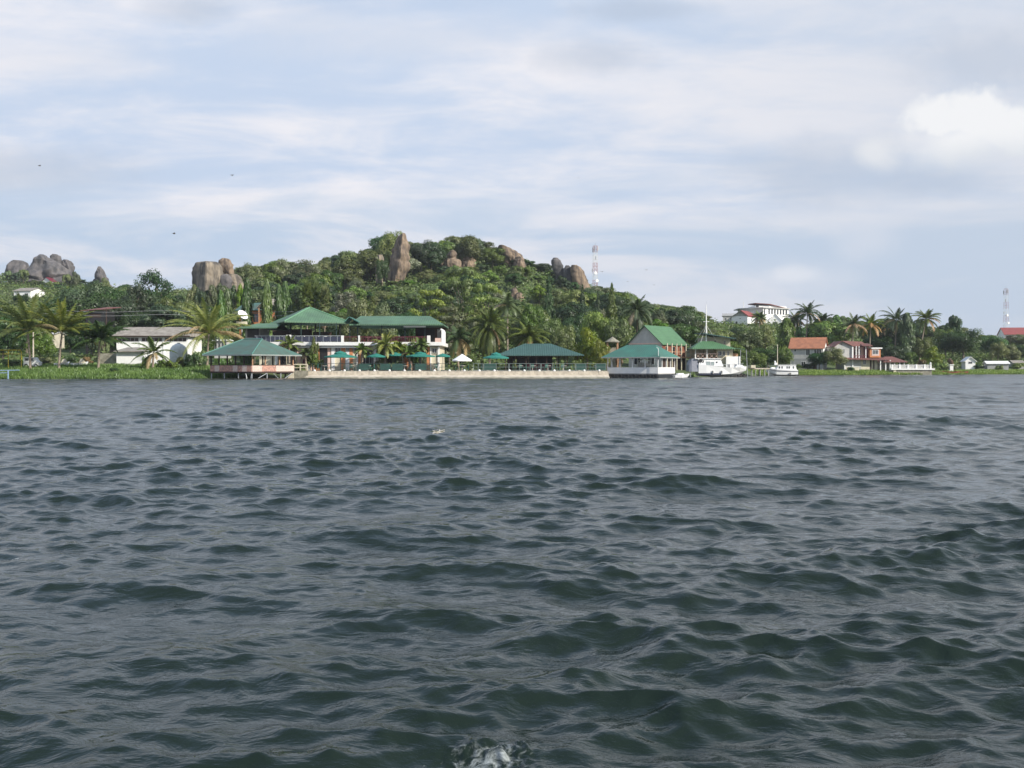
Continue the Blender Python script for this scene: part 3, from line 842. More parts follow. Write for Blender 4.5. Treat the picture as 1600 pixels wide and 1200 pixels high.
T('broadleaf_tree', 'near2', 658, 369, 285, 24, "dark tree just right of the tall rock spire")
T('broadleaf_tree', 'tier1', 722, 418, 196, 42, "large layered bright tree in the middle of the slope")
T('broadleaf_tree', 'tier2', 670, 452, 184, 42, "layered tree spreading over the end of the restaurant roof")
T('broadleaf_tree', 'tier2', 702, 478, 172, 36, "low layered tree just above the curved end wall")
T('broadleaf_tree', 'tier1', 755, 444, 190, 34, "layered bright tree above the big date palm")
T('broadleaf_tree', 'near2', 640, 478, 178, 30, "dark tree behind the long restaurant roof")
T('broadleaf_tree', 'near5', 560, 460, 178, 28, "olive tree behind the gap between the restaurant roofs")
T('broadleaf_tree', 'near5', 596, 468, 172, 26, "olive tree rising over the middle of the flat green roof")
T('broadleaf_tree', 'near1', 858, 494, 160, 30, "leafy tree behind the low dark green roof")
T('broadleaf_tree', 'near1', 882, 505, 156, 24, "green tree at the right end of the low dark roof")
T('broadleaf_tree', 'near4', 918, 510, 152, 26, "yellow green tree between the low roof and the white pavilion")
T('broadleaf_tree', 'near4', 940, 528, 149, 16, "small yellow tree beside the white pavilion eave")
T('broadleaf_tree', 'near3', 935, 480, 172, 30, "bright large leaved tree above the yellow green one")
T('broadleaf_tree', 'near3', 968, 492, 168, 26, "bright tree behind the small thatched shelter")
T('broadleaf_tree', 'near3', 830, 470, 180, 24, "bright tree above the low dark green roof")
T('broadleaf_tree', 'near2', 900, 482, 182, 26, "dark tree behind the yellow green one")
T('conifer_tree', 'con2', 956, 443, 190, 18, "pointed green conifer breaking the skyline right of the lattice tower")
T('conifer_tree', 'con1', 858, 428, 205, 13, "slim dark conifer halfway up below the egg shaped boulder")
T('conifer_tree', 'con1', 910, 445, 200, 13, "slim dark conifer below the rounded boulders")
T('conifer_tree', 'con1', 934, 455, 196, 11, "short dark conifer below the lattice tower")
T('broadleaf_tree', 'near2', 1062, 471, 235, 30, "dark dense tree on the skyline behind the green gabled house")
T('broadleaf_tree', 'near5', 1030, 480, 225, 22, "olive tree left of the dark dense skyline tree")
T('broadleaf_tree', 'near5', 1095, 500, 215, 22, "olive tree behind the white flagpole")
T('broadleaf_tree', 'near1', 1170, 512, 232, 34, "wide green tree below the red roofed villa")
T('broadleaf_tree', 'near3', 1145, 530, 215, 20, "bright green tree right of the cream boathouse")
T('broadleaf_tree', 'near1', 1195, 505, 240, 24, "green tree in front of the white hotel")
T('broadleaf_tree', 'near2', 1200, 540, 208, 28, "dark tree behind the white cabin boat")
T('broadleaf_tree', 'near1', 1178, 548, 200, 22, "green tree behind the small white jetty")
T('broadleaf_tree', 'near3', 1228, 542, 204, 15, "round willowy tree left of the orange tiled house")
T('broadleaf_tree', 'near2', 1280, 546, 207, 19, "dark rounded tree in front of the orange tiled house")
T('broadleaf_tree', 'near5', 1306, 541, 205, 21, "olive tree between the two lakeside houses")
T('broadleaf_tree', 'near2', 1250, 505, 262, 24, "dark tree behind the orange roof")
T('broadleaf_tree', 'near2', 1370, 522, 245, 26, "dark tree behind the orange box bay")
T('broadleaf_tree', 'near2', 1392, 535, 232, 24, "dark tree above the round red roof")
T('broadleaf_tree', 'near1', 1440, 525, 238, 20, "green tree behind the white balustrade")
T('broadleaf_tree', 'near4', 1458, 540, 228, 18, "golden green tree right of the leaning palm trunk")
T('broadleaf_tree', 'near2', 1505, 508, 252, 36, "massive dark tree beneath the creeper clad dome")
T('broadleaf_tree', 'near2', 1550, 518, 262, 26, "dark rounded tree left of the distant red mast")
T('broadleaf_tree', 'near5', 1560, 532, 250, 16, "pale olive tree in front of the distant red mast")
T('broadleaf_tree', 'near2', 1595, 535, 262, 22, "dark tree at the right edge of the far shore")
T('broadleaf_tree', 'near1', 1478, 512, 258, 22, "green tree left of the massive dark tree")
T('broadleaf_tree', 'hill4', 1489, 487, 275, 15, "creeper clad rounded dome tree standing clear above the right hand woods", rz=1.0)
T('broadleaf_tree', 'near5', 1579, 522, 300, 14, "olive tree just left of the one below the far red roof")
T('broadleaf_tree', 'near2', 150, 496, 178, 20, "dark tree hiding the dark red roofed house's wall")
T('broadleaf_tree', 'near2', 34, 458, 280, 14, "dark tree beside the white hillside house")
T('broadleaf_tree', 'near1', 1598, 521, 300, 20, "green tree just below the far red roof")
T('broadleaf_tree', 'near2', 1150, 508, 262, 22, "dark tree below the small grey house on the rise")
T('broadleaf_tree', 'near3', 1425, 548, 232, 12, "bright banana green tree beside the slim mast tree")
for i, (px, top, Y, w_) in enumerate([(345, 450, 168, 6), (355, 448, 170, 6), (386, 430, 172, 7), (417, 432, 170, 6), (436, 440, 173, 6), (446, 436, 174, 7)]):
    T('mast_tree', 'mast1' if i % 2 else 'mast2', px, top, Y, w_ * 1.55, ["slim mast tree in front of the granite block", "slim mast tree nudging the first one right of the granite block",
      "tall slim mast tree left of the orange house", "tall slim mast tree in the middle of the orange house", "slim mast tree at the right end of the orange house", "slim mast tree farthest right beside the orange house"][i], 'tree', group="slim mast trees around the orange house")
for i, (px, top, Y, w_) in enumerate([(1229, 494, 228, 9), (1297, 494, 262, 7), (1307, 490, 262, 8), (1317, 492, 264, 7), (1325, 494, 264, 6), (1276, 498, 260, 7), (1417, 486, 238, 8)]):
    T('mast_tree', 'mast1' if i % 2 else 'mast2', px, top, Y, w_ * 1.55, ["drooping mast tree in front of the white hotel", "mast tree at the left end of the clipped row behind the houses", "tallest mast tree of the clipped row", "mast tree right of the tallest one in the row",
      "last mast tree at the right end of the row", "mast tree beneath the tall palms behind the orange roof", "lone dark mast tree right of the round red roof"][i], 'tree', group="clipped mast trees behind the lakeside houses")

def palm_at(px, top_row, Y, crown_px, trunk_base_row, label, seed, key=None, lean=(0, 0), nf=30, mats_=('palm', 'dead'), name='coconut_palm', droop=1.2, fl=None, emin=-22, deadfrac=.08, ll=.9, base=None):
    """own palm: crown centre at (px, top_row)"""
    x = (px - 800) / FOC * Y
    bx = x - lean[0]
    zb = gz(bx, Y) if base is None else base
    zt = EYE + (574 - top_row) / FOC * Y
    L = crown_px / FOC * Y * 1.2
    pr = make_palm(seed, zt - zb, lean, nf, L, droop=droop, emin=emin, ll=ll, pairs=44, mats_=mats_, deadfrac=deadfrac, lw=.15, tr=.17)
    PROTO['_p'] = pr
    return plant(name, '_p', bx, Y, 1, 0, label, 'palm', z=zb)
palm_at(42, 517, 138, 70, 580, "tall coconut palm with a leaning pinkish trunk on the left lawn", 101, lean=(-.5, .2), nf=40, mats_=('palmy', 'dead'), deadfrac=.05, droop=.9, emin=8)
palm_at(96, 521, 139, 62, 578, "coconut palm with upright pale fronds behind the shore grass, second from left", 102, lean=(.35, .2), nf=32, mats_=('palmy', 'dead'), droop=.8, deadfrac=.05, emin=12)
palm_at(155, 533, 140, 48, 578, "dark short coconut palm standing left of the white annex shed", 103, lean=(.1, .1), nf=34, mats_=('palmd', 'dead'), droop=.95, emin=8)
palm_at(240, 553, 139, 34, 580, "small young coconut palm in front of the long white shed", 104, lean=(.1, 0), nf=18, mats_=('palm', 'dead'), droop=1.1, ll=.6)
palm_at(326, 522, 146, 66, 575, "broad yellowing coconut palm behind the stilted pavilion", 105, lean=(.2, .1), nf=42, mats_=('palmy', 'dead'), deadfrac=.16, droop=.95, emin=2)
palm_at(765, 512, 158, 46, 560, "big date palm with arching fronds above the green parasol", 106, name='date_palm', nf=56, droop=1.35, mats_=('palm', 'dead'), deadfrac=.03, ll=.8, emin=-50)
palm_at(826, 528, 156, 34, 560, "low arching palm behind the left end of the low dark roof", 107, name='date_palm', nf=26, droop=1.3, mats_=('palm', 'dead'), deadfrac=.2)
palm_at(716, 530, 158, 30, 560, "palm with hanging dry orange fronds beside the restaurant end wall", 108, nf=26, droop=1.45, mats_=('palmd', 'dead'), deadfrac=.3, emin=-45)
palm_at(793, 478, 178, 26, 520, "small palm on the slope above the double tiered parasol", 109, nf=22, droop=1.2, mats_=('palm', 'dead'))
palm_at(995, 487, 172, 34, 540, "shaggy palm with a dry skirt left of the green gabled roof", 110, nf=34, droop=1.5, mats_=('palmd', 'dead'), deadfrac=.16, emin=-50)
palm_at(452, 540, 144.2, 22, 575, "slender palm in front of the left restaurant terrace", 111, nf=18, droop=1.2, base=1.0, ll=.5)
palm_at(602, 541, 143.5, 27, 578, "feathery palm in front of the middle of the restaurant", 112, nf=26, droop=1.25, base=1.0, ll=.5, mats_=('palmy', 'dead'), deadfrac=.02)
palm_at(640, 552, 143.0, 17, 578, "small palm beside the long teal parasol", 113, nf=20, droop=1.2, base=1.0, ll=.45)
for (px, row, Y, cp, lab, sd) in [(1262, 490, 246, 26, "tallest coconut palm behind the orange tiled roof", 121), (1243, 500, 250, 20, "coconut palm left of the tallest one behind the orange roof", 122), (1286, 502, 248, 19, "coconut palm right of the tallest one behind the orange roof", 123),
        (1187, 497, 262, 14, "small dark palm in front of the hotel windows", 124), (1334, 508, 236, 24, "coconut palm with a pale trunk behind the maroon villa", 125), (1361, 507, 240, 24, "coconut palm right of the pale trunked one behind the villa", 126),
        (1401, 500, 240, 28, "coconut palm with stiff fronds spread against the sky", 127), (1448, 499, 242, 24, "coconut palm on a long leaning trunk behind the balustrade", 128), (1385, 512, 250, 18, "lower coconut palm left of the stiff fronded one", 129)]:
    palm_at(px, row, Y, cp, 560, lab, sd, lean=((1.8 if sd == 128 else .4), .2), nf=26, mats_=('palmd' if sd % 2 else 'palm', 'dead'), droop=1.15, deadfrac=.2)
for i, (px, top, Y, w_, lab) in enumerate([(480, 447, 168, 13, "fan palm with a pale hanging skirt behind the peaked roof"), (492, 444, 170, 13, "fan palm with the thickest dry skirt behind the peaked roof"), (507, 452, 168, 12, "yellowing fan palm right of the skirted pair")]):
    T('fan_palm', 'fan1', px, top, Y, w_, lab, 'palm', group="fan palms behind the peaked roof")

palm_at(624, 545, 144.0, 15, 578, "slim palm between the feathery palm and the long teal parasol", 114, nf=20, droop=1.2, base=1.0, ll=.45)
palm_at(478, 553, 143.4, 13, 578, "little palm before the maroon restaurant door", 115, nf=18, droop=1.2, base=1.0, ll=.4)
palm_at(657, 541, 143.6, 18, 578, "palm before the curved white end wall's pink parapet", 116, nf=24, droop=1.2, base=1.0, ll=.5)
palm_at(566, 548, 143.4, 15, 578, "palm between the two orange panels and the restaurant archway", 117, nf=20, droop=1.2, base=1.0, ll=.45)
# ---- bushes, named one by one
BU = [(597, 528, 144.2, 9, 'bush1', "tall leafy shrub climbing to the balcony behind the feathery palm"), (617, 548, 143.6, 8, 'bush3', "dark shrub right of the tall leafy one at the balcony"), (500, 560, 142.6, 7, 'bush1', "rounded shrub between the restaurant's left doors"), (648, 538, 144.2, 8, 'bush2', "bright shrub reaching the balcony edge above the long parasol"),
      (576, 566, 142.6, 8, 'bush3', "dark bush before the restaurant archway"), (610, 566, 142.4, 9, 'bush1', "leafy bush right of the feathery palm trunk"), (470, 566, 142.8, 9, 'bush1', "bush at the left end of the dark rail fence"), (605, 524, 146.2, 7, 'bush1', "upstairs potted shrub behind the balustrade"), (570, 522, 147.5, 5, 'bush3', "dark upstairs shrub near the small gabled porch roof"),
      (398, 500, 168, 12, 'bush3', "dark bush below the left end of the orange house"), (424, 503, 168, 12, 'bush1', "green bush below the right end of the orange house"), (146, 500, 176, 12, 'bush3', "dark bush below the dark red roof"), (163, 505, 172, 10, 'bush1', "green bush above the left end of the grey shed roof"),
      (300, 548, 141, 13, 'bush3', "dark bush beside the rounded water tank"), (285, 556, 142, 10, 'bush1', "green bush in front of the water tank"), (312, 545, 143, 12, 'bush2', "bright bush left of the stilted pavilion"),
      (268, 562, 140, 12, 'bush1', "low bush in the shore grass left of the water tank"), (252, 560, 141, 9, 'bush2', "bright bush beside the youngest palm"), (228, 556, 143, 8, 'bush2', "banana clump at the corner of the annex shed"),
      (180, 573, 134, 9, 'bush3', "low dark bush in the grass before the annex shed"), (72, 556, 150, 15, 'bush1', "green hedge bush behind the first two palms"), (112, 552, 152, 14, 'bush3', "dark hedge bush between the second and third palms"),
      (18, 560, 146, 20, 'bush1', "clipped pale hedge below the yellow railing"), (136, 556, 151, 10, 'bushr', "reddish bush behind the third palm"),
      (489, 548, 144, 12, 'bush2', "bushy potted tree before the restaurant doors"), (492, 522, 144.5, 8, 'bush1', "leafy treetop at the balcony rail"), (590, 562, 143, 8, 'bush2', "green bush left of the feathery palm"), (620, 530, 144.4, 11, 'bush1', "creeper spilling over the balcony edge"),
      (643, 514, 146.4, 6, 'bush2', "round bright topiary on the upper terrace"), (660, 528, 146, 10, 'bush3', "dark creeper on the right end of the balcony"), (660, 568, 142, 8, 'bush1', "bush under the long teal parasol"),
      (712, 568, 141, 6, 'bush4', "yellow flowering plant left of the white parasol"), (733, 570, 141, 5, 'bush1', "potted plant right of the white parasol"), (752, 560, 142, 4, 'bush4', "thin yellow plant beside the double tiered parasol"),
      (804, 560, 142, 5, 'bush4', "yellow pot plant before the low dark roof"), (902, 560, 148, 10, 'bush2', "bright bush under the right end of the low roof"), (925, 565, 146, 8, 'bush1', "green bush left of the white pavilion"),
      (970, 552, 158, 8, 'bushr', "orange flowering bush behind the white pavilion roof"), (1052, 583, 147.5, 3, 'bush2', "weeds at the foot of the white pavilion"), (1084, 581, 149, 4, 'bush2', "reeds under the grey tarpaulin"),
      (1470, 566, 217, 10, 'bush2', "bright banana bush right of the white balustrade"), (1488, 568, 219, 8, 'bush1', "green bush beside the red boats"), (1440, 560, 222, 10, 'bushr', "dusty pink bush behind the balustrade"),
      (1420, 560, 222, 8, 'bush2', "bright bush behind the left half of the balustrade"), (1484, 558, 222, 6, 'bushr', "orange topped bush by the white post"), (1330, 572, 205, 8, 'bush3', "dark bush below the cream gable"),
      (1262, 566, 209, 12, 'bush3', "dark hedge before the orange tiled house"), (1246, 568, 208, 8, 'bush1', "green bush at the left wall of the orange tiled house"), (1590, 566, 235, 14, 'bush1', "hedge at the right edge of the far lawn"),
      (1530, 568, 232, 10, 'bush3', "dark hedge beside the small white gable"), (1562, 570, 228, 8, 'bush1', "round bush before the long low building")]
for px, top, Y, w_, k, lab in BU:
    x = (px - 800) / FOC * Y
    on_t = -30 < x < 14 and Y > 139 and Y < 150
    T('bush', k, px, top, Y, w_, lab, 'bush', base=(1.0 if on_t else None))

# resolve automatic labels so that each one singles out one tree
from collections import defaultdict
grp = defaultdict(list)
for it in AUTO: grp[(it[1], it[2], it[3])].append(it)
ORD = ["first", "second", "third", "fourth", "fifth", "sixth", "seventh", "eighth", "ninth", "tenth", "eleventh", "twelfth", "thirteenth"]
for (adj, row, lm), its in grp.items():
    its.sort(key=lambda t: t[4])
    for i, it in enumerate(its):
        lab = f"{adj} {row} {lm}"
        if len(its) > 1: lab += f", {ORD[min(i, 7)]} from the left"
        it[0]['label'] = lab; it[0]['group'] = "trees covering the hillside" if -120 < it[0].location.x < 70 else "trees of the shore woods"

rk = random.Random(9)
SK = [(584, 646, 447, 272, 'tall rock spire'), (684, 740, 413, 284, 'tan broken outcrop'), (776, 828, 413, 290, 'brown crest shelf'), (858, 880, 429, 288, 'egg shaped boulder'), (882, 902, 434, 287, 'small round boulder'), (902, 928, 446, 285, 'sloping tan boulder'), (796, 820, 467, 256, 'pale little boulder'),
      (294, 342, 444, 241, 'granite block'), (342, 380, 438, 241, 'tilted capstone'), (8, 46, 419, 424, 'flat far boulder'), (46, 98, 436, 424, 'far grey mound'), (98, 128, 424, 424, 'dark mossy boulder'), (144, 174, 433, 424, 'lone grey peak')]
for (a, b, row, Y, wh) in SK:
    n = max(2, round((b - a) / 12))
    for i in range(n):
        px = a + (b - a) * (i + .5) / n + rk.uniform(-3, 3); key = rk.choice(['hill1', 'hill3', 'hill4', 'hill5', 'hill6'])
        yy = Y - rk.uniform(3, 9); x = (px - 800) / FOC * yy; zt = EYE + (574 - row - rk.uniform(0, 5)) / FOC * yy
        if zt - gz(x, yy) < 1.5: yy = Y - 2; x = (px - 800) / FOC * yy; zt = max(zt, gz(x, yy) + 1.6)
        T('broadleaf_tree', key, px, 574 - (zt - EYE) / yy * FOC, yy, rk.uniform(10, 13) * (270 / yy) ** .5, f"{ADJ[key]} at the foot of the {wh}, {ORD[i]} from the left", group="trees below the rocks")

# ---- undergrowth on the hill (nobody could count it)
def undergrowth():
    rng = np.random.default_rng(3)
    n = 21000
    y = np.sqrt(rng.uniform(160 ** 2, 340 ** 2, n)); u = rng.uniform(-.60, .62, n)
    n2 = 4500; y = np.concatenate([y, rng.uniform(340, 450, n2)]); u = np.concatenate([u, rng.uniform(-.60, -.36, n2)]); x = u * y
    keep = (y - shoreY(x)) > 20
    for (a, b, c, d) in FOOT: keep &= ~((x > a) & (x < b) & (y > c) & (y < d))
    x, y = x[keep], y[keep]; z = ground(x, y)
    px = 800 + x / y * FOC; py = 574 - (z + 1 - EYE) / y * FOC
    ok = np.ones(len(x), bool)
    x, y, z = x[ok], y[ok], z[ok]
    m = 14; s = rng.uniform(.5, 1.1, len(x)) * (1 + 1.2 * (rng.uniform(size=len(x)) < .35))
    D = rng.normal(size=(len(x), m, 3)); D[..., 2] = np.abs(D[..., 2]) * .9
    D /= np.linalg.norm(D, axis=2, keepdims=True)
    C = np.stack([x, y, z], 1)[:, None, :] + D * (s[:, None, None] * rng.uniform(.5, 1.1, (len(x), m, 1)) * 1.1)
    C = C.reshape(-1, 3); N = D.reshape(-1, 3) * .9 + rng.normal(size=C.shape) * .4 + np.array([0, 0, .4]); N /= np.linalg.norm(N, axis=1, keepdims=True)
    V, F = quads_at(C, N, .55, rng, 1.5)
    mi = np.repeat(rng.choice(3, len(x), p=[.5, .3, .2]), m)
    tag(link("undergrowth", np_mesh("undergrowth", V, F, [LEAF['mid'], LEAF['olive'], LEAF['bright']], mi)), "dense scrub and creepers between the trees of the hill", "undergrowth", kind='stuff')
undergrowth()

def blades(name, label, x0, x1, d0, d1, n, h0, h1, seed, key='grass', wd=.10, excl=None):
    rng = np.random.default_rng(seed)
    x = rng.uniform(x0, x1, n); d = d0 + (d1 - d0) * rng.uniform(size=n) ** 1.3
    y = shoreY(x) + d
    if excl is not None:
        k = ~excl(x, y); x, y, d = x[k], y[k], d[k]; n = len(x)
    z = ground(x, y)
    z = np.maximum(z, 0.0)
    cl = .5 + .5 * np.sin(x * .9 + 2 * np.sin(y * .7)) * np.sin(y * 1.3 + x * .4)
    h = (h0 + (h1 - h0) * rng.uniform(size=n)) * (.55 + .8 * cl)
    a = rng.uniform(0, 6.28, n); wv = np.stack([np.cos(a), np.sin(a), np.zeros(n)], 1) * wd
    tip = np.stack([x + rng.normal(size=n) * .14, y + rng.normal(size=n) * .14, z + h], 1); b = np.stack([x, y, z - .05], 1)
    V = np.stack([b - wv, b + wv, tip + wv * .15, tip - wv * .15], 1).reshape(-1, 3)
    tag(link(name, np_mesh(name, V, np.arange(4 * n).reshape(n, 4), LEAF[key])), label, "grass", kind='stuff')
blades("grass", "uneven green grass on the lawn and bank of the left shore", -95, -38, -.6, 24, 60000, .14, .5, 5)
blades("reeds", "green reeds and water plants along the right shore", 44, 135, -1.5, 11, 60000, .12, .42, 6, wd=.10)

# ------------------------------------------------------------------ rocks
ROCK = mat("granite_streaked", (0.30, 0.25, 0.185), 0.9, scale=1.0, col2=(0.05, 0.047, 0.044), bump=1.0, bscale=1.3, stretch=(1, 1, 0.16))
ROCKW = mat("granite_warm", (0.29, 0.215, 0.145), 0.9, scale=0.9, col2=(0.06, 0.048, 0.042), bump=1.0, bscale=1.3, stretch=(1, 1, 0.22))
ROCKG = mat("granite_grey", (0.155, 0.14, 0.135), 0.9, scale=0.5, col2=(0.05, 0.05, 0.052), bump=1.0, bscale=.8, stretch=(1, 1, 0.4))
ROCKD = mat("basalt_dark", (0.055, 0.050, 0.045), 0.9, 0.5, 2.5, .8)
def rock(name, label, levels, Y, depth=.8, m_=ROCK, ex=2.6, rough=.10, seed=0, segs=28, rz=0.0, skew=0.0, turn=0.0, poly=None):
    """levels: (row, left px, right px) from top to bottom; body given real thickness"""
    rows = np.array([l[0] for l in levels], float); L = np.array([l[1] for l in levels], float); Rr = np.array([l[2] for l in levels], float)
    gx = (((L + Rr) / 2)[-1] - 800) / FOC * Y; rg = 574 - (gz(gx, Y) - 1.0 - EYE) / Y * FOC
    if rg > rows[-1] + 1: rows = np.append(rows, rg); L = np.append(L, L[-1]); Rr = np.append(Rr, Rr[-1])
    n = 46
    rr = rows[0] + (rows[-1] - rows[0]) * (np.linspace(0, 1, n) ** 1.3)
    cxp = np.interp(rr, rows, (L + Rr) / 2); hw = np.interp(rr, rows, (Rr - L) / 2)
    hw[0] = max(hw[0] * .3, .4)
    base = P(cxp[-1], rr[-1], Y)
    maxhw = hw.max() / FOC * Y
    vs = []; fs = []; tn = abs(math.cos(turn)) + abs(math.sin(turn)) * .8
    for i in range(n):
        c = P(cxp[i], rr[i], Y) - base; hx = hw[i] / FOC * Y; hy = max(hx * depth, min(maxhw * depth * .6, hx * 1.6)) if depth < 2 else hx
        for k in range(segs):
            t = 2 * math.pi * k / segs
            ct, st = math.cos(t), math.sin(t)
            x = math.copysign(abs(ct) ** (2 / ex), ct); y = math.copysign(abs(st) ** (2 / ex), st)
            if poly:
                q_ = k / segs * len(poly); a_ = poly[int(q_) % len(poly)]; b_ = poly[(int(q_) + 1) % len(poly)]; f_ = q_ - int(q_)
                x, y = a_[0] + (b_[0] - a_[0]) * f_, a_[1] + (b_[1] - a_[1]) * f_
            if turn: x, y = (x * math.cos(turn) - y * math.sin(turn)) / tn, (x * math.sin(turn) + y * math.cos(turn)) / tn
            if poly: x *= 1.05
            x *= hx; y *= hy
            p = Vector((c.x + x, c.y + y + skew * (c.z), c.z))
            q = p * (1.4 / maxhw) + Vector((seed * 7.3, 0, 0))
            nn = mnoise.noise(q) * 1.0 + mnoise.noise(q * 2.3) * .5 + mnoise.noise(q * 5.1) * .28
            ridge = -abs(mnoise.noise(Vector((q.x * 2.6, q.y * 2.6, q.z * .35 + 9)))) * 1.6 + max(-.5, min(.5, 3 * mnoise.noise(Vector((q.x * 1.3 + 4, q.y * 1.3, q.z * 1.1))))) * .8
            vd = mnoise.voronoi(Vector((q.x * .9, q.y * .9, q.z * .55)))[0]
            f = 1 + rough * (nn + ridge) - rough * 1.6 * max(0.0, 1 - (vd[1] - vd[0]) * 7)
            vs.append((c.x + x * f, c.y + skew * c.z + y * f, c.z + rough * nn * maxhw * .25))
    for i in range(n - 1):
        for k in range(segs): fs.append((i * segs + k, (i + 1) * segs + k, (i + 1) * segs + (k + 1) % segs, i * segs + (k + 1) % segs))
    fs.append(tuple(range(segs)))
    fs.append(tuple((n - 1) * segs + k for k in range(segs))[::-1])
    mb = MB(); mb.add(vs, fs)
    o = mb.build(name, m_, smooth=True, loc=base, rz=rz)
    return tag(o, label, "rock")
rock("rock_spire", "tall pointed tan rock spire rising from the wooded hill", [(364, 627, 633), (370, 621, 636), (384, 614, 639), (400, 609, 641), (416, 605, 641), (430, 603, 635), (447, 602, 628), (470, 600, 626)], 274, .8, ROCKW, seed=1, rough=.13, poly=[(-1, .35), (.12, -1), (1, -.25), (.8, .8), (-.7, .8)], segs=50)
rock("rock_slab", "grey streaked rock slab left of the tall spire", [(398, 588, 598), (405, 585, 600), (425, 586, 602), (447, 588, 606), (468, 588, 608)], 276, .8, ROCK, seed=2, rough=.14, poly=[(-1, -.05), (.12, -1), (1, -.25), (.8, .8), (-.7, .8)], segs=50)
rock("rock_outcrop", "tan broken outcrop right of the spire below the crest", [(391, 703, 711), (398, 697, 716), (408, 690, 719), (416, 688, 722), (425, 688, 724)], 286, .7, ROCKW, seed=3, rough=.2, poly=[(-1, .2), (-.35, -.9), (.5, -1), (1, .1), (.3, 1), (-.6, .9)], segs=42)
rock("rock_outcrop", "flat reddish outcrop beside the tan broken one", [(394, 722, 732), (399, 716, 738), (408, 714, 744), (418, 714, 744)], 290, .7, ROCKW, seed=4, rough=.15, poly=[(-1, .2), (-.35, -.9), (.5, -1), (1, .1), (.3, 1), (-.6, .9)], segs=42)
rock("rock_ridge", "long brown rock shelf along the crest right of the summit", [(383, 780, 788), (388, 777, 800), (396, 777, 813), (405, 782, 820), (416, 788, 822), (426, 790, 824)], 296, .5, ROCKW, seed=5, rough=.16, poly=[(-1, .2), (-.35, -.9), (.5, -1), (1, .1), (.3, 1), (-.6, .9)], segs=42)
rock("boulder", "brown boulder at the lower end of the crest shelf", [(401, 806, 814), (406, 803, 820), (414, 802, 822), (424, 804, 822)], 288, .8, ROCKW, seed=6, rough=.12, poly=[(-1, .2), (-.35, -.9), (.5, -1), (1, .1), (.3, 1), (-.6, .9)], segs=42)
rock("boulder", "leaning egg shaped boulder on the right shoulder of the hill", [(402.5, 865, 871), (407, 861, 876), (415, 861.5, 880), (425, 865, 882), (432, 868, 884), (442, 868, 886)], 292, .9, ROCKG, seed=7, rough=.05)
rock("boulder", "small round boulder wedged between the two big ones on the shoulder", [(414.5, 884, 889), (419, 881, 893), (426, 880, 895), (436, 881, 897), (442, 881, 897)], 290, .9, ROCKG, seed=8, rough=.06)
rock("boulder", "big sloping tan boulder at the right end of the shoulder", [(414, 893, 901), (418, 891, 908), (425, 891, 913), (434, 893, 917), (444, 896, 921), (452, 896, 924)], 288, .8, ROCKW, seed=9, rough=.06)
rock("boulder", "pale little boulder standing out of the trees below the crest", [(449.5, 801, 806), (454, 798, 809), (460, 798, 810), (470, 797, 811)], 258, .9, ROCKW, seed=10, rough=.08)
rock("boulder", "low tan rock beside the pale little boulder", [(457, 808, 814), (461, 805, 818), (468, 804, 820), (474, 804, 820)], 257, .9, ROCKW, seed=11, rough=.1)
rock("granite_block", "huge square shouldered granite block with dark rain streaks", [(408.5, 309, 336), (411, 303, 343), (416, 300, 347), (425, 298, 349), (440, 298, 349), (455, 298, 348), (475, 301, 346)], 246, .75, ROCK, seed=12, rough=.05, poly=[(-1, .35), (.16, -1), (1, -.25), (.8, .8), (-.7, .8)], segs=50)
rock("boulder", "tilted capstone boulder resting on the granite block's shoulder", [(403.5, 346, 356), (407, 340, 361), (415, 338, 365), (423, 342, 366.5), (429, 348, 366)], 249, .8, ROCKW, seed=13, rough=.1, poly=[(-1, .2), (-.35, -.9), (.5, -1), (1, .1), (.3, 1), (-.6, .9)], segs=42)
rock("boulder", "dark boulder under the tilted capstone", [(428, 346, 356), (432, 342, 361), (440, 341, 363), (450, 342, 362), (462, 342, 362)], 246, .8, ROCKG, seed=14, rough=.08)
rock("boulder", "brown boulder right of the dark one under the capstone", [(428, 360, 370), (432, 356, 376), (440, 355, 380), (448, 355, 384), (462, 355, 384)], 248, .8, ROCK, seed=15, rough=.1)
rock("boulder_mound", "great grey rock mound on the far left hill", [(398, 61, 67), (402, 56, 75), (407, 50, 86), (412, 45, 97), (420, 38, 105), (430, 30, 112), (440, 26, 116)], 434, .8, ROCKG, seed=16, rough=.16, poly=[(-1, .2), (-.35, -.9), (.5, -1), (1, .1), (.3, 1), (-.6, .9)], segs=42)
rock("boulder", "round boulder perched on the right of the grey mound", [(397, 82, 89), (400, 79, 94), (406, 79, 96), (412, 82, 97), (416, 82, 97)], 444, .8, ROCKG, seed=17, rough=.07)
rock("boulder", "flat boulder left of the grey mound", [(407, 22, 34), (410, 16, 41), (416, 12, 46), (424, 10, 50), (432, 8, 54)], 448, .8, ROCKG, seed=18, rough=.1)
rock("boulder", "dark mossy boulder right of the grey mound", [(405.5, 98, 105), (409, 94, 112), (416, 93, 116), (424, 96, 118), (440, 96, 124)], 446, .8, ROCKG, seed=19, rough=.14, poly=[(-1, .2), (-.35, -.9), (.5, -1), (1, .1), (.3, 1), (-.6, .9)], segs=42)
rock("rock_peak", "small grey peak standing alone right of the boulder pile", [(416, 153, 157), (421, 150, 161), (428, 147.5, 166), (436, 146, 171), (450, 144, 176)], 440, .8, ROCKG, seed=20, rough=.14, poly=[(-1, .2), (-.35, -.9), (.5, -1), (1, .1), (.3, 1), (-.6, .9)], segs=42)
rock("rock_shelf", "sloping grey shelf below the flat boulder", [(426, 24, 32), (432, 18, 44), (442, 16, 50), (456, 14, 56)], 430, .6, ROCKG, seed=21, rough=.15, poly=[(-1, .2), (-.35, -.9), (.5, -1), (1, .1), (.3, 1), (-.6, .9)], segs=42)
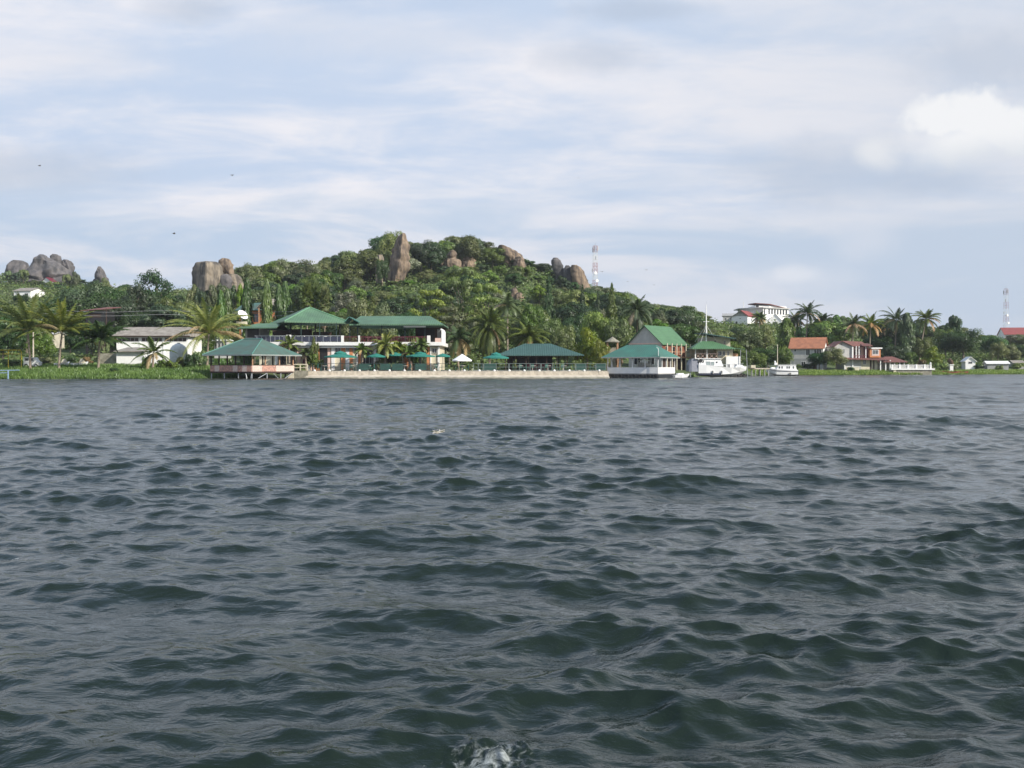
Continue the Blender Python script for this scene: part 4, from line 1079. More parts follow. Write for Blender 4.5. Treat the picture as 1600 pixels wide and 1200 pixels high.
for i, (px, row, w_, lab) in enumerate([(1136, 583, 5, "dark rock at the bow of the white motor cruiser"), (1146, 581, 6, "largest dark rock below the cream boathouse"), (1156, 582, 5, "dark reddish rock beside the small jetty"), (1163, 584, 4, "small rock at the end of the breakwater"), (1128, 586, 4, "low dark rock awash left of the breakwater")]):
    rock("shore_rock", lab, [(row, px - w_ * .3, px + w_ * .3), (row + 2, px - w_ * .8, px + w_ * .8), (row + 5, px - w_, px + w_), (row + 8, px - w_, px + w_)], 157, .9, ROCKD, seed=30 + i, rough=.2, segs=16)
# ------------------------------------------------------------------ building materials
M_GREEN = mat("green_roof_sheet", (0.105, 0.205, 0.115), 0.6, .22, .45, col2=(0.075, 0.135, 0.085), stripes=('X', 3.0, .5))
M_GREENB = mat("bright_green_roof_sheet", (0.085, 0.19, 0.09), 0.6, .18, .8, stripes=('X', 3.0, .5))
M_TEAL = mat("teal_roof_tiles", (0.065, 0.145, 0.120), 0.75, .3, .6, col2=(0.075, 0.105, 0.085), stripes=('Z', 5.0, .7))
M_TEALB = mat("bright_teal_roof_sheet", (0.045, 0.175, 0.130), 0.65, .2, .5, col2=(0.045, 0.125, 0.095), stripes=('X', 3.0, .5))
M_DTEAL = mat("dark_teal_roof_sheet", (0.045, 0.105, 0.095), 0.7, .2, .8, stripes=('X', 3.0, .5))
M_FASC = mat("grey_fascia", (0.30, 0.33, 0.31), 0.7)
M_WHITE = mat("white_paint", (0.80, 0.79, 0.76), 0.6, .10, 1.5, .1)
M_WHITE2 = mat("bright_white_plaster", (0.88, 0.87, 0.84), 0.8, .08, .8, .15)
M_CREAM = mat("cream_plaster", (0.66, 0.60, 0.45), 0.8, .18, 1.2, .2)
M_STAIN = mat("weathered_cream_plaster", (0.56, 0.51, 0.40), 0.85, .3, 1.4, .2)
M_PINK = mat("pale_pink_plaster", (0.72, 0.50, 0.42), 0.8, .12, 1.2)
M_ORANGE = mat("orange_plaster", (0.58, 0.235, 0.10), 0.8, .2, 1.5)
M_BORANGE = mat("bright_orange_plaster", (0.55, 0.20, 0.075), 0.8, .2, 1.5)
M_MAROON = mat("maroon_paint", (0.16, 0.025, 0.045), 0.6, .25, 2)
M_GREYP = mat("grey_plaster", (0.36, 0.36, 0.35), 0.85, .2, 1.2)
M_LGREY = mat("light_grey_plaster", (0.50, 0.49, 0.46), 0.85, .2, 1.2)
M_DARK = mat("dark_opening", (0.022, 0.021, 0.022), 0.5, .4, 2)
M_GLASS = mat("window_glass", (0.03, 0.035, 0.04), 0.12, .3, 1.0, spec=.8)
M_BROWN = mat("red_brown_timber", (0.22, 0.075, 0.04), 0.8, .3, 2.5)
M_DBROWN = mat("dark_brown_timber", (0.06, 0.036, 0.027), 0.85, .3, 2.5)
M_POST = mat("tan_timber_post", (0.50, 0.29, 0.17), 0.8, .25, 3)
M_CONC = mat("pale_concrete", (0.60, 0.535, 0.43), 0.9, scale=1.6, col2=(0.40, 0.35, 0.275), bump=.5, bscale=4)
M_DCONC = mat("stained_concrete", (0.34, 0.32, 0.25), 0.95, scale=1.5, col2=(0.17, 0.16, 0.12), bump=.5)
M_STEEL = mat("dark_green_steel", (0.025, 0.05, 0.045), 0.5, .2, 3)
M_GPANEL = mat("green_screen_mesh", (0.022, 0.075, 0.060), 0.8, .3, 2)
M_TGREEN = mat("teal_parasol_cloth", (0.02, 0.185, 0.145), 0.85, .12, 1.5)
M_WCLOTH = mat("white_parasol_cloth", (0.84, 0.83, 0.82), 0.85, .05, 1.5)
M_GREYR = mat("old_grey_asbestos_sheet", (0.34, 0.31, 0.265), 0.9, scale=1.2, col2=(0.20, 0.175, 0.15), stripes=('X', 5.0, .5))
M_TILE = mat("orange_clay_tiles", (0.43, 0.175, 0.09), 0.8, scale=1.2, col2=(0.29, 0.12, 0.065), stripes=('X', 4.0, .7))
M_MTILE = mat("maroon_roof_tiles", (0.20, 0.078, 0.062), 0.8, scale=1.2, col2=(0.12, 0.055, 0.048), stripes=('X', 4.0, .6))
M_RED = mat("red_roof_sheet", (0.30, 0.075, 0.065), 0.6, .25, .8, stripes=('X', 3.0, .4))
M_REDP = mat("red_mast_paint", (0.42, 0.15, 0.14), 0.6)
M_GREY = mat("galvanised_steel", (0.45, 0.47, 0.48), 0.45, .15, 3, metal=.4)
M_YEL = mat("yellow_pipe_paint", (0.62, 0.46, 0.03), 0.5)
M_BLUE = mat("pale_blue_paint", (0.25, 0.36, 0.50), 0.5)
M_BOAT = mat("boat_gelcoat_white", (0.84, 0.84, 0.82), 0.25, .06, 1.0)
M_TARP = mat("grey_tarpaulin", (0.26, 0.27, 0.31), 0.7, .2, 2)
M_TYRE = mat("black_rubber", (0.02, 0.02, 0.02), 0.8)
M_THATCH = mat("grey_thatch", (0.33, 0.31, 0.24), 0.95, .35, 4, .6)
M_PAVE = mat("terrace_paving", (0.42, 0.38, 0.31), 0.9, .25, 2)
M_ALU = mat("navy_rail_screen", (0.04, 0.045, 0.075), 0.4)
M_MURAL = mat("pink_mural_paint", (0.62, 0.33, 0.24), 0.8, scale=5.0, col2=(0.26, 0.17, 0.15))
M_MURALW = mat("white_mural_paint", (0.66, 0.56, 0.48), 0.8, scale=5.0, col2=(0.55, 0.40, 0.34))
M_RWOOD = mat("rusty_boat_paint", (0.24, 0.06, 0.035), 0.8, .3, 3)
M_BIRD = mat("bird_plumage_dark", (0.12, 0.11, 0.10), 0.8)
M_BIRDW = mat("bird_plumage_pale", (0.62, 0.58, 0.50), 0.8)

def window(root, x0, x1, z0, z1, y=0.0, fm=None, name='window', depth=.04, bars=1, side=-1, glass=None):
    """framed window on a wall facing local -y"""
    fm = fm or M_WHITE; t = min(.07, (x1 - x0) * .12)
    a, b = (y - depth, y + .02) if side < 0 else (y - .02, y + depth)
    m = MB(); m.box(x0, x1, a, b, z0, z0 + t); m.box(x0, x1, a, b, z1 - t, z1)
    m.box(x0, x0 + t, a, b, z0 + t, z1 - t); m.box(x1 - t, x1, a, b, z0 + t, z1 - t)
    for i in range(bars):
        xc = x0 + (x1 - x0) * (i + 1) / (bars + 1); m.box(xc - t * .35, xc + t * .35, a, b, z0 + t, z1 - t)
    f = m.build(name, fm, root)
    MB().box(x0 + t, x1 - t, y - depth * .4, y + .015, z0 + t, z1 - t).build('pane', glass or M_GLASS, f)
    return f
def window_s(root, y0, y1, z0, z1, x=0.0, fm=None, name='window', glass=None):
    """framed window on a wall facing local +x"""
    fm = fm or M_WHITE; t = .07
    m = MB(); m.box(x - .02, x + .04, y0, y1, z0, z0 + t); m.box(x - .02, x + .04, y0, y1, z1 - t, z1)
    m.box(x - .02, x + .04, y0, y0 + t, z0 + t, z1 - t); m.box(x - .02, x + .04, y1 - t, y1, z0 + t, z1 - t)
    f = m.build(name, fm, root)
    MB().box(x - .015, x + .018, y0 + t, y1 - t, z0 + t, z1 - t).build('pane', glass or M_GLASS, f)
    return f
def panel(root, name, x0, x1, z0, z1, y, m_, d=.03):
    return MB().box(x0, x1, y - d, y + .01, z0, z1).build(name, m_, root)

# ------------------------------------------------------------------ quay and terrace
def seawall():
    r = empty('seawall', P(716, 591, 137.5) * 1, 0, "long pale concrete seawall with white knobs along the resort terrace", "seawall")
    r.location = (-7.5, 137.5, 0)
    x0, x1 = -20.9, 20.9
    m = MB()
    n = 60
    for i in range(n):
        a = x0 + (x1 - x0) * i / n; b = x0 + (x1 - x0) * (i + 1) / n
        d0 = .03 * math.sin(i * 1.7); h = .02 * math.sin(i * 2.3)
        m.box(a, b, d0, 1.2, -1.2, .93 + h)
    m.build('wall', M_CONC, r)
    f = MB(); prof = [(-1.9, -1.0), (-1.5, .05), (-.6, .30), (0.05, .46), (0.05, -1.0)]
    N = 50
    for i in range(N):
        a = x0 + (x1 - x0) * i / N; b = x0 + (x1 - x0) * (i + 1) / N
        j = .10 * mnoise.noise(Vector((i * .35, 0, 0))); j2 = .10 * mnoise.noise(Vector(((i + 1) * .35, 0, 0)))
        vs = [(a, y, z + (j if 0 < k < 3 else 0)) for k, (y, z) in enumerate(prof)] + [(b, y, z + (j2 if 0 < k < 3 else 0)) for k, (y, z) in enumerate(prof)]
        f.add(vs, [(k, k + 5, (k + 1) % 5 + 5, (k + 1) % 5) for k in range(5)])
    f.build('footing', M_CONC, r)
    g = MB()
    for i in range(N):
        a = x0 + (x1 - x0) * i / N; b = a + (x1 - x0) / N; h1 = .19 + .1 * mnoise.noise(Vector((i * .6, 3, 0))); h2 = .19 + .1 * mnoise.noise(Vector(((i + 1) * .6, 3, 0)))
        g.add([(a, -1.95, -.3), (b, -1.95, -.3), (b, -1.35, h2), (a, -1.35, h1), (a, -1.0, -.3), (b, -1.0, -.3)], [(0, 1, 2, 3), (3, 2, 5, 4)])
    g.build('waterline_stones', M_DCONC, r)
    for i in range(20):
        x = x0 + 1.0 + i * 2.08
        k = MB(); k.sphere((x, .18, 1.05), .17, 8, 5); k.build('knob', M_WHITE, r)
seawall()
tag(MB().box(-30.2, 13.4, 138.75, 162, -.6, 1.0).build('terrace', M_PAVE), "paved lakeside terrace between the seawall and the restaurant", "terrace", kind='structure')
def steps():
    r = empty('boat_landing', P(470, 592, 137), 0, "stained concrete boat landing with a cream rail between pavilion and seawall", "landing")
    r.location.z = 0
    MB().box(-.95, .95, 0, 3, -1, 1.05).build('block', M_DCONC, r)
    MB().box(-1.75, -.97, -.2, 2.5, -1, 1.0).build('pier', M_CREAM, r)
    m = MB(); m.box(-3.4, -1.77, 0, 1.6, .55, .75); m.box(-2.3, -2.1, .2, .4, -1, .55); m.build('deck', M_DCONC, r)
    m = MB()
    for x in (-3.3, -2.2, -1.0, -.1, .9): m.box(x - .06, x + .06, .05, .17, .75 if x < -1.7 else 1.0, 1.95)
    m.box(-3.36, .96, .06, .16, 1.86, 1.97); m.box(-3.36, .96, .07, .15, 1.42, 1.5)
    m.build('railing', M_CREAM, r)
steps()
M_DULL = mat('dull_green_steel', (0.16, 0.20, 0.19), .6)
def quay_fence():
    segs = [(488, 548, M_STEEL, 0), (548, 560, M_STEEL, 0), (560, 612, M_STEEL, 1), (612, 668, M_STEEL, 1), (668, 700, M_STEEL, 0), (740, 756, M_DULL, 0), (756, 796, M_DULL, 1), (796, 846, M_DULL, 0), (846, 900, M_DULL, 0), (900, 948, M_DULL, 1)]
    names = ["dark rail fence at the left end of the seawall", "short dark rail fence under the left teal parasol", "dark fence with green screens before the feathery palm", "dark fence with green screens under the long parasol", "dark rail fence left of the white parasol",
             "short grey rail right of the white parasol", "grey fence with green screens below the double tiered parasol", "grey rail fence before the left half of the low dark pavilion", "grey rail fence before the right half of the low dark pavilion", "grey fence with green screens at the right end of the seawall"]
    Y = 138.95
    for (a, b, m_, scr), lab in zip(segs, names):
        x0 = (a - 800) / FOC * Y; x1 = (b - 800) / FOC * Y
        r = empty('quay_fence', (x0, Y, 1.0), 0, lab, "fence", "fences along the seawall")
        n = max(2, int((x1 - x0) / 1.3)); L = x1 - x0 - .12
        m = MB()
        for i in range(n + 1): m.box(L * i / n - .035, L * i / n + .035, -.035, .035, 0, 1.05)
        m.build('post', m_, r)['kind'] = 'stuff' if False else 'thing'
        m = MB(); m.box(-.03, L + .03, -.03, .03, 1.0, 1.06); m.box(-.03, L + .03, -.025, .025, .52, .57); m.box(-.03, L + .03, -.025, .025, .08, .13); m.build('rail', m_, r)
        if scr:
            m = MB()
            for i in range(0, n, 2): m.box(L * i / n + .06, L * (i + 1) / n - .06, -.012, .012, .15, .98)
            m.build('screen', M_GPANEL, r)
quay_fence()

def parasol(px, Y, wpx, top, eave, label, m_=M_TGREEN, tiers=1, base=1.0, n=8, pole=M_STEEL, group="parasols on the lakeside terrace"):
    x = (px - 800) / FOC * Y; r0 = wpx / FOC * Y
    zt = EYE + (574 - top) / FOC * Y - base; ze = EYE + (574 - eave) / FOC * Y - base
    r = empty('parasol', (x, Y, base), .39, label, "parasol", group)
    def canopy(rad, z0, z1):
        m = MB(); vs = [(0, 0, z1)]; N = n * 2
        for k in range(N):
            a = 2 * math.pi * k / N; q = rad * (1 if k % 2 == 0 else .955)
            vs.append((q * math.cos(a), q * math.sin(a), z0 + (0 if k % 2 == 0 else .05)))
        for k in range(N):
            a = 2 * math.pi * k / N; q = rad * (1 if k % 2 == 0 else .955)
            vs.append((q * math.cos(a), q * math.sin(a), z0 - .13))
        vs.append((0, 0, z1 - .04))
        fs = [(0, 1 + k, 1 + (k + 1) % N) for k in range(N)] + [(1 + k, 1 + N + k, 1 + N + (k + 1) % N, 1 + (k + 1) % N) for k in range(N)] + [(2 * N + 1, 1 + N + (k + 1) % N, 1 + N + k) for k in range(N)]
        m.add(vs, fs); return m
    if tiers == 1: canopy(r0, ze, zt).build('canopy', m_, r)
    else:
        canopy(r0, ze, ze + (zt - ze) * .68).build('canopy', m_, r)
        canopy(r0 * .38, ze + (zt - ze) * .60, zt).build('upper_canopy', m_, r)
    MB().tube([(0, 0, 0), (0, 0, zt + .06)], .035, 6).build('pole', pole, r)
    MB().prism([(.3 * math.cos(k * .785), .3 * math.sin(k * .785)) for k in range(8)], 0, .1).build('base', M_GREYP, r)
    return r
parasol(532, 141.5, 26, 548, 557.5, "teal parasol before the orange restaurant panels", tiers=2)
parasol(588, 142, 15, 552, 557, "small teal parasol half hidden behind the feathery palm")
parasol(618, 143, 14, 550, 555, "small teal parasol left of the long one", tiers=1)
parasol(657, 141.5, 24, 549.5, 556.5, "wide teal parasol before the right restaurant windows", tiers=2)
parasol(692, 144, 12, 552, 556.5, "small teal parasol at the right corner of the restaurant")
parasol(722, 141.5, 16, 553, 563, "white parasol on the terrace", m_=M_WCLOTH)
parasol(775, 141.5, 21, 550, 559, "double tiered green parasol left of the low dark pavilion", tiers=2)

def make_chair_mesh(cm):
    m = MB()
    m.box(-.22, .22, -.22, .22, .42, .46); m.box(-.22, .22, .19, .23, .46, .92)
    for sx in (-.2, .2):
        for sy in (-.2, .2): m.box(sx - .02, sx + .02, sy - .02, sy + .02, 0, .42)
    me = bpy.data.meshes.new("chair"); me.from_pydata(m.v, [], m.f); me.materials.append(cm); return me
def make_table_mesh(cm):
    m = MB()
    m.prism([(.48 * math.cos(k * .52), .48 * math.sin(k * .52)) for k in range(12)], .71, .75)
    m.tube([(0, 0, 0), (0, 0, .71)], .04, 6); m.prism([(.26 * math.cos(k * .785), .26 * math.sin(k * .785)) for k in range(8)], 0, .04)
    me = bpy.data.meshes.new("table"); me.from_pydata(m.v, [], m.f); me.materials.append(cm); return me
CH_G = make_chair_mesh(mat("green_plastic_chair", (0.03, 0.14, 0.11), .5)); CH_P = make_chair_mesh(mat("maroon_chair", (0.25, 0.05, 0.07), .6)); CH_W = make_chair_mesh(M_WHITE)
TB_W = make_table_mesh(mat("pale_tabletop", (0.62, 0.56, 0.50), .6)); TB_P = make_table_mesh(mat("pink_tablecloth", (0.70, 0.42, 0.36), .8))
rc = random.Random(4)
def dining(px, Y, z, ch, tb, where, kind_):
    x = (px - 800) / FOC * Y
    t = link('table', tb, None, (x, Y, z), rc.uniform(0, 1)); tag(t, f"round {'pink' if tb is TB_P else 'pale'} table {where}", "table", "dining tables of the lakeside restaurant")
    for k in range(3):
        a = (3.2, 6.2, 1.6)[k] + rc.uniform(-.15, .15)
        c = link('chair', ch, None, (x + .72 * math.cos(a), Y + .72 * math.sin(a), z), a - math.pi / 2)
        tag(c, f"{kind_} chair {('left of', 'right of', 'behind')[k]} the table {where}", "chair", "chairs of the lakeside restaurant")
for px, Y, wh in [(507, 140.6, "below the left terrace doors"), (548, 140.5, "right of the two tiered teal parasol"), (575, 140.6, "behind the green screens"), (632, 140.6, "before the long parasol"), (680, 141, "at the corner near the white parasol"), (762, 140.6, "under the green double parasol"),
                 (722, 140.8, "under the white parasol"), (812, 141, "before the low pavilion's left posts"), (832, 141.6, "before the low pavilion's middle"), (856, 141, "right of the low pavilion's middle"), (880, 141.4, "before the low pavilion's right posts"), (905, 141, "beyond the low pavilion's right end"), (932, 141, "nearest the white pavilion")]:
    dining(px, Y, 1.0, CH_G, TB_W, wh, "green")

# ------------------------------------------------------------------ the two storey restaurant
def restaurant():
    Y = 146.0; S = Y / FOC
    r = empty('restaurant_building', ((530 - 800) * S, Y, 1.0), 0, "two storey lakeside restaurant with green roofs over an open upper terrace", "restaurant")
    X = lambda px: (px - 530) * S
    Z = lambda py: EYE - 1.0 + (574 - py) * S
    MB().box(X(405), X(686), 0.12, 12, 0, Z(541)).build('lower_wall', M_CREAM, r)
    MB().box(X(398), X(692), -.9, 12.1, Z(540), Z(534.6)).build('floor_slab', M_WHITE, r)
    MB().box(X(462), X(560), -.6, .1, Z(543.5), Z(541.2)).build('ledge', M_WHITE, r)
    # ground floor front: columns, coloured panels, doors and windows
    zt = Z(542)
    def col(a, b, m_, name='column', z1=zt, y0=-.12): return MB().box(X(a), X(b), y0, .13, 0, z1).build(name, m_, r)
    for a, b in [(430, 434), (481, 484.5), (518, 523.2), (557.5, 559), (584, 589), (625.5, 629), (672, 674), (684, 687)]: col(a, b, M_WHITE)
    for a, b in [(492, 499), (533, 539), (546, 551), (560, 563.5), (632, 638), (667, 671.5)]: col(a, b, M_ORANGE, 'panel', y0=-.04)
    for a, b in [(464, 470), (486, 491), (512, 516), (640, 643)]: col(a, b, M_PINK, 'panel', y0=-.03)
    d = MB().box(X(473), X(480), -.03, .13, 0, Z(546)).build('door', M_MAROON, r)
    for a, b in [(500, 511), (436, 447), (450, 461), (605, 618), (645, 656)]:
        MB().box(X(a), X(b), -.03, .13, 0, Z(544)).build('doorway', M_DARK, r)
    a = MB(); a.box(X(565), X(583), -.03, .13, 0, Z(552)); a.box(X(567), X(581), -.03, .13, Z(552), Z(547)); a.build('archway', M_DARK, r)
    m = MB()
    for p in (567, 571, 577, 581): m.box(X(p), X(p) + .09, -.10, -.04, 0, Z(553))
    m.box(X(566), X(583), -.10, -.04, Z(553.8), Z(552.8)); m.build('gate_bars', M_GREYP, r)
    for a, b, c, d_ in [(524, 532.5, 555, 542.5), (540.5, 545.5, 548, 542.5), (552, 557, 548, 542.5), (591, 603, 562, 544), (618.5, 624.5, 563, 546), (657.5, 666, 552, 544), (675, 683, 552, 544), (657.5, 666, 566, 559), (619, 625, 570, 565)]:
        window(r, X(a), X(b), Z(c), Z(d_), 0.12, M_LGREY, depth=.18)
    MB().box(X(540), X(546), -.02, .13, 0, Z(549)).build('panel', M_WHITE, r)
    # upper terrace: parapet posts, dark glass rails, steel columns, back wall
    zf = Z(534.6)
    for a, b in [(449.5, 456.5), (534.5, 538.5), (561, 563.5), (668, 673)]: MB().box(X(a), X(b), -.86, -.5, zf, zf + .95 + (.1 if a < 500 else 0)).build('parapet_post', M_WHITE, r)
    for a, b in [(457, 534), (400, 449)]:
        MB().box(X(a), X(b), -.74, -.70, zf + .06, zf + .78).build('rail_screen', M_ALU, r)
        m = MB().box(X(a), X(b), -.78, -.66, zf + .86, zf + .94)
        for k in range(7): xx = X(a) + (X(b) - X(a)) * (k + .5) / 7; m.box(xx - .03, xx + .03, -.75, -.69, zf, zf + .86)
        m.build('handrail', M_GREY, r)
    m = MB()
    for k in range(44):
        xx = X(539) + (X(668) - X(539)) * k / 43; m.box(xx - .02, xx + .02, -.72, -.68, zf, zf + .72)
    m.box(X(539), X(668), -.74, -.66, zf + .72, zf + .80); m.build('balustrade', M_MAROON, r)
    for p in (471, 500, 526, 547, 559, 597, 633, 664): MB().box(X(p) - .07, X(p) + .07, -.3, -.16, zf, Z(507) + .2).build('post', M_STEEL, r)
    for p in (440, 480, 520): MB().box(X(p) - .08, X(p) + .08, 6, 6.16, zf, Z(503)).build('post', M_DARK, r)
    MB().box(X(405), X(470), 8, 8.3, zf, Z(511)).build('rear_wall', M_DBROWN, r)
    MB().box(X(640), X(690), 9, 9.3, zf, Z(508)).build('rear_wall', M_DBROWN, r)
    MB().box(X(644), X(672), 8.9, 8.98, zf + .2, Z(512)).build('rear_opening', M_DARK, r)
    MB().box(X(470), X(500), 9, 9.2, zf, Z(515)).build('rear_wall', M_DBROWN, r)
    MB().box(X(408), X(424), 5, 7, zf, zf + 1.1).build('bar_counter', M_TEALB, r)
    # right end wall with rounded white frame and pink parapet
    m = MB()
    m.box(X(690.4), X(692), -.9, 6, zf, Z(517)); m.add([(X(690.4), -.9, Z(517)), (X(692), -.9, Z(517)), (X(690), -.9, Z(513.5)), (X(688.5), -.9, Z(514.5)), (X(690.4), 6, Z(517)), (X(692), 6, Z(517)), (X(690), 6, Z(513.5)), (X(688.5), 6, Z(514.5))], [(0, 1, 2, 3), (4, 7, 6, 5), (0, 4, 5, 1), (1, 5, 6, 2), (2, 6, 7, 3), (3, 7, 4, 0)])
    m.build('end_frame', M_WHITE2, r)
    MB().box(X(680.5), X(690.4), -.84, -.6, zf, Z(528.5)).build('pink_parapet', M_PINK, r)
    MB().box(X(682), X(690.4), 1.5, 1.7, zf, Z(514)).build('side_wall', M_GREYP, r)
    # flat-looking hipped green roof, right half
    zr, ze = Z(495) + .35, Z(507)
    rr = MB(); rr.roof([(X(548), -1.6), (X(694), -1.6), (X(694), 10.5), (X(548), 10.5)], ze, (X(556), 4.5), (X(668), 4.5), zr, .2)
    rf = rr.build('roof', M_GREEN, r)
    MB().box(X(632), X(666), -1.2, -.6, ze - .45, ze - .24).build('soffit_strip', M_WHITE, r)
    # entrance canopy, a small gable of green sheet between the two roofs
    m = MB(); m.gable([(X(541), -2.1), (X(563), -2.1), (X(563), 2), (X(541), 2)], Z(503.5), (X(548), -1.6), (X(548.5), 1.5), Z(495.5), .12, 'y'); m.build('porch_roof', M_TEALB, r)
    # peaked roof, left half, turned a little so that its corner faces the water
    c0 = Vector((X(450), -2.4)); ex = Vector((math.cos(R(26)), math.sin(R(26)))); ey = Vector((-ex.y, ex.x))
    L, D = 9.9, 9.6
    cs = [c0, c0 + ex * L, c0 + ex * L + ey * D, c0 + ey * D]
    pk = c0 + ex * L * .5 + ey * D * .5
    ze2 = Z(503.2); zp = 1.5 - 1.0 + (574 - 480.5) * (Y + pk.y) / FOC
    m = MB(); m.roof([tuple(c) for c in cs], ze2, tuple(pk - ex * .5), tuple(pk + ex * .5), zp, .16)
    p_ = m.build('roof', M_GREEN, r)
    hp = MB()
    for c in cs[:2] + [cs[3]]: hp.tube([(c.x, c.y, ze2 + .04), (pk.x, pk.y, zp + .04)], .09, 5)
    hp.build('hip_cap', mat("pale_ridge_cap", (0.16, 0.33, 0.20), .6), p_)
    MB().tube([(pk.x, pk.y, zp), (pk.x, pk.y, zp + .35)], .05, 5).build('finial', M_STEEL, p_)
    # lower skirt roof on the far left
    m = MB(); m.roof([(X(373), -.8), (X(437), -2.2), (X(437), 6), (X(380), 6)], Z(512.5), (X(398), 1.6), (X(437), 1.6), Z(504.5), .14); m.build('roof', M_GREEN, r)
    # left wing below the skirt roof
    MB().box(X(383), X(404.6), .2, 6, Z(548), Z(511.5)).build('left_wall', M_GREYP, r)
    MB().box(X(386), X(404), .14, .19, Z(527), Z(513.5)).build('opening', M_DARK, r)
    MB().box(X(405), X(440), -.5, -.44, zf, zf + .8).build('glass_rail', mat("bluish_glass_rail", (0.16, 0.26, 0.28), .3), r)
    return r
restaurant()
S146 = 146 / FOC
for i, px in enumerate([575, 590, 612, 628, 650]):
    dining(px, 146.6 + (i % 2) * 1.4, 1 + .5 + (574 - 534.6) * S146, CH_P, TB_P, ["upstairs behind the left of the maroon balustrade", "upstairs left of the feathery palm top", "upstairs right of the feathery palm top", "upstairs beneath the pale soffit strip", "upstairs near the curved end wall"][i], "maroon")
for i, px in enumerate([432, 466, 508]):
    dining(px, 147.2, 1 + .5 + (574 - 534.6) * S146, CH_W, TB_W, ["upstairs over the left wing", "upstairs behind the slender palm", "upstairs under the peaked roof"][i], "white")

def dish():
    p = P(378, 504, 149)
    r = empty('satellite_dish', p, 0, "big white satellite dish tilted to the upper right beside the restaurant roof", "satellite dish")
    m = MB(); N = 20; vs = []; fs = []
    ax = Vector((.66, -.45, .60)).normalized(); u = ax.cross(Vector((0, 0, 1))).normalized(); v = ax.cross(u)
    for j in range(5):
        rad = .86 * j / 4; dep = .3 * (j / 4) ** 2
        for k in range(N): a = 2 * math.pi * k / N; q = u * math.cos(a) * rad + v * math.sin(a) * rad + ax * dep + Vector((0, 0, 1.0)); vs.append(tuple(q))
    for j in range(4):
        for k in range(N): fs.append((j * N + k, j * N + (k + 1) % N, (j + 1) * N + (k + 1) % N, (j + 1) * N + k))
    m.add(vs, fs); o = m.build('dish', M_WHITE2, r, smooth=True)
    mod = o.modifiers.new('s', 'SOLIDIFY'); mod.thickness = .05
    MB().tube([(0, 0, -3), (0, 0, 1.0)], .09, 6).build('mount', M_GREY, r)
    MB().box(-.7, .7, -.5, .5, -.3, .15).build('plinth', M_CREAM, r)
    f = Vector((0, 0, 1.0)) + ax * 1.0
    MB().tube([Vector((0, 0, 1)) + u * 1.0 + ax * .25, f], .03, 4).tube([Vector((0, 0, 1)) - u * 1.0 + ax * .25, f], .03, 4).sphere(f, .1, 6, 4).build('feed_arm', M_GREY, r)
dish()

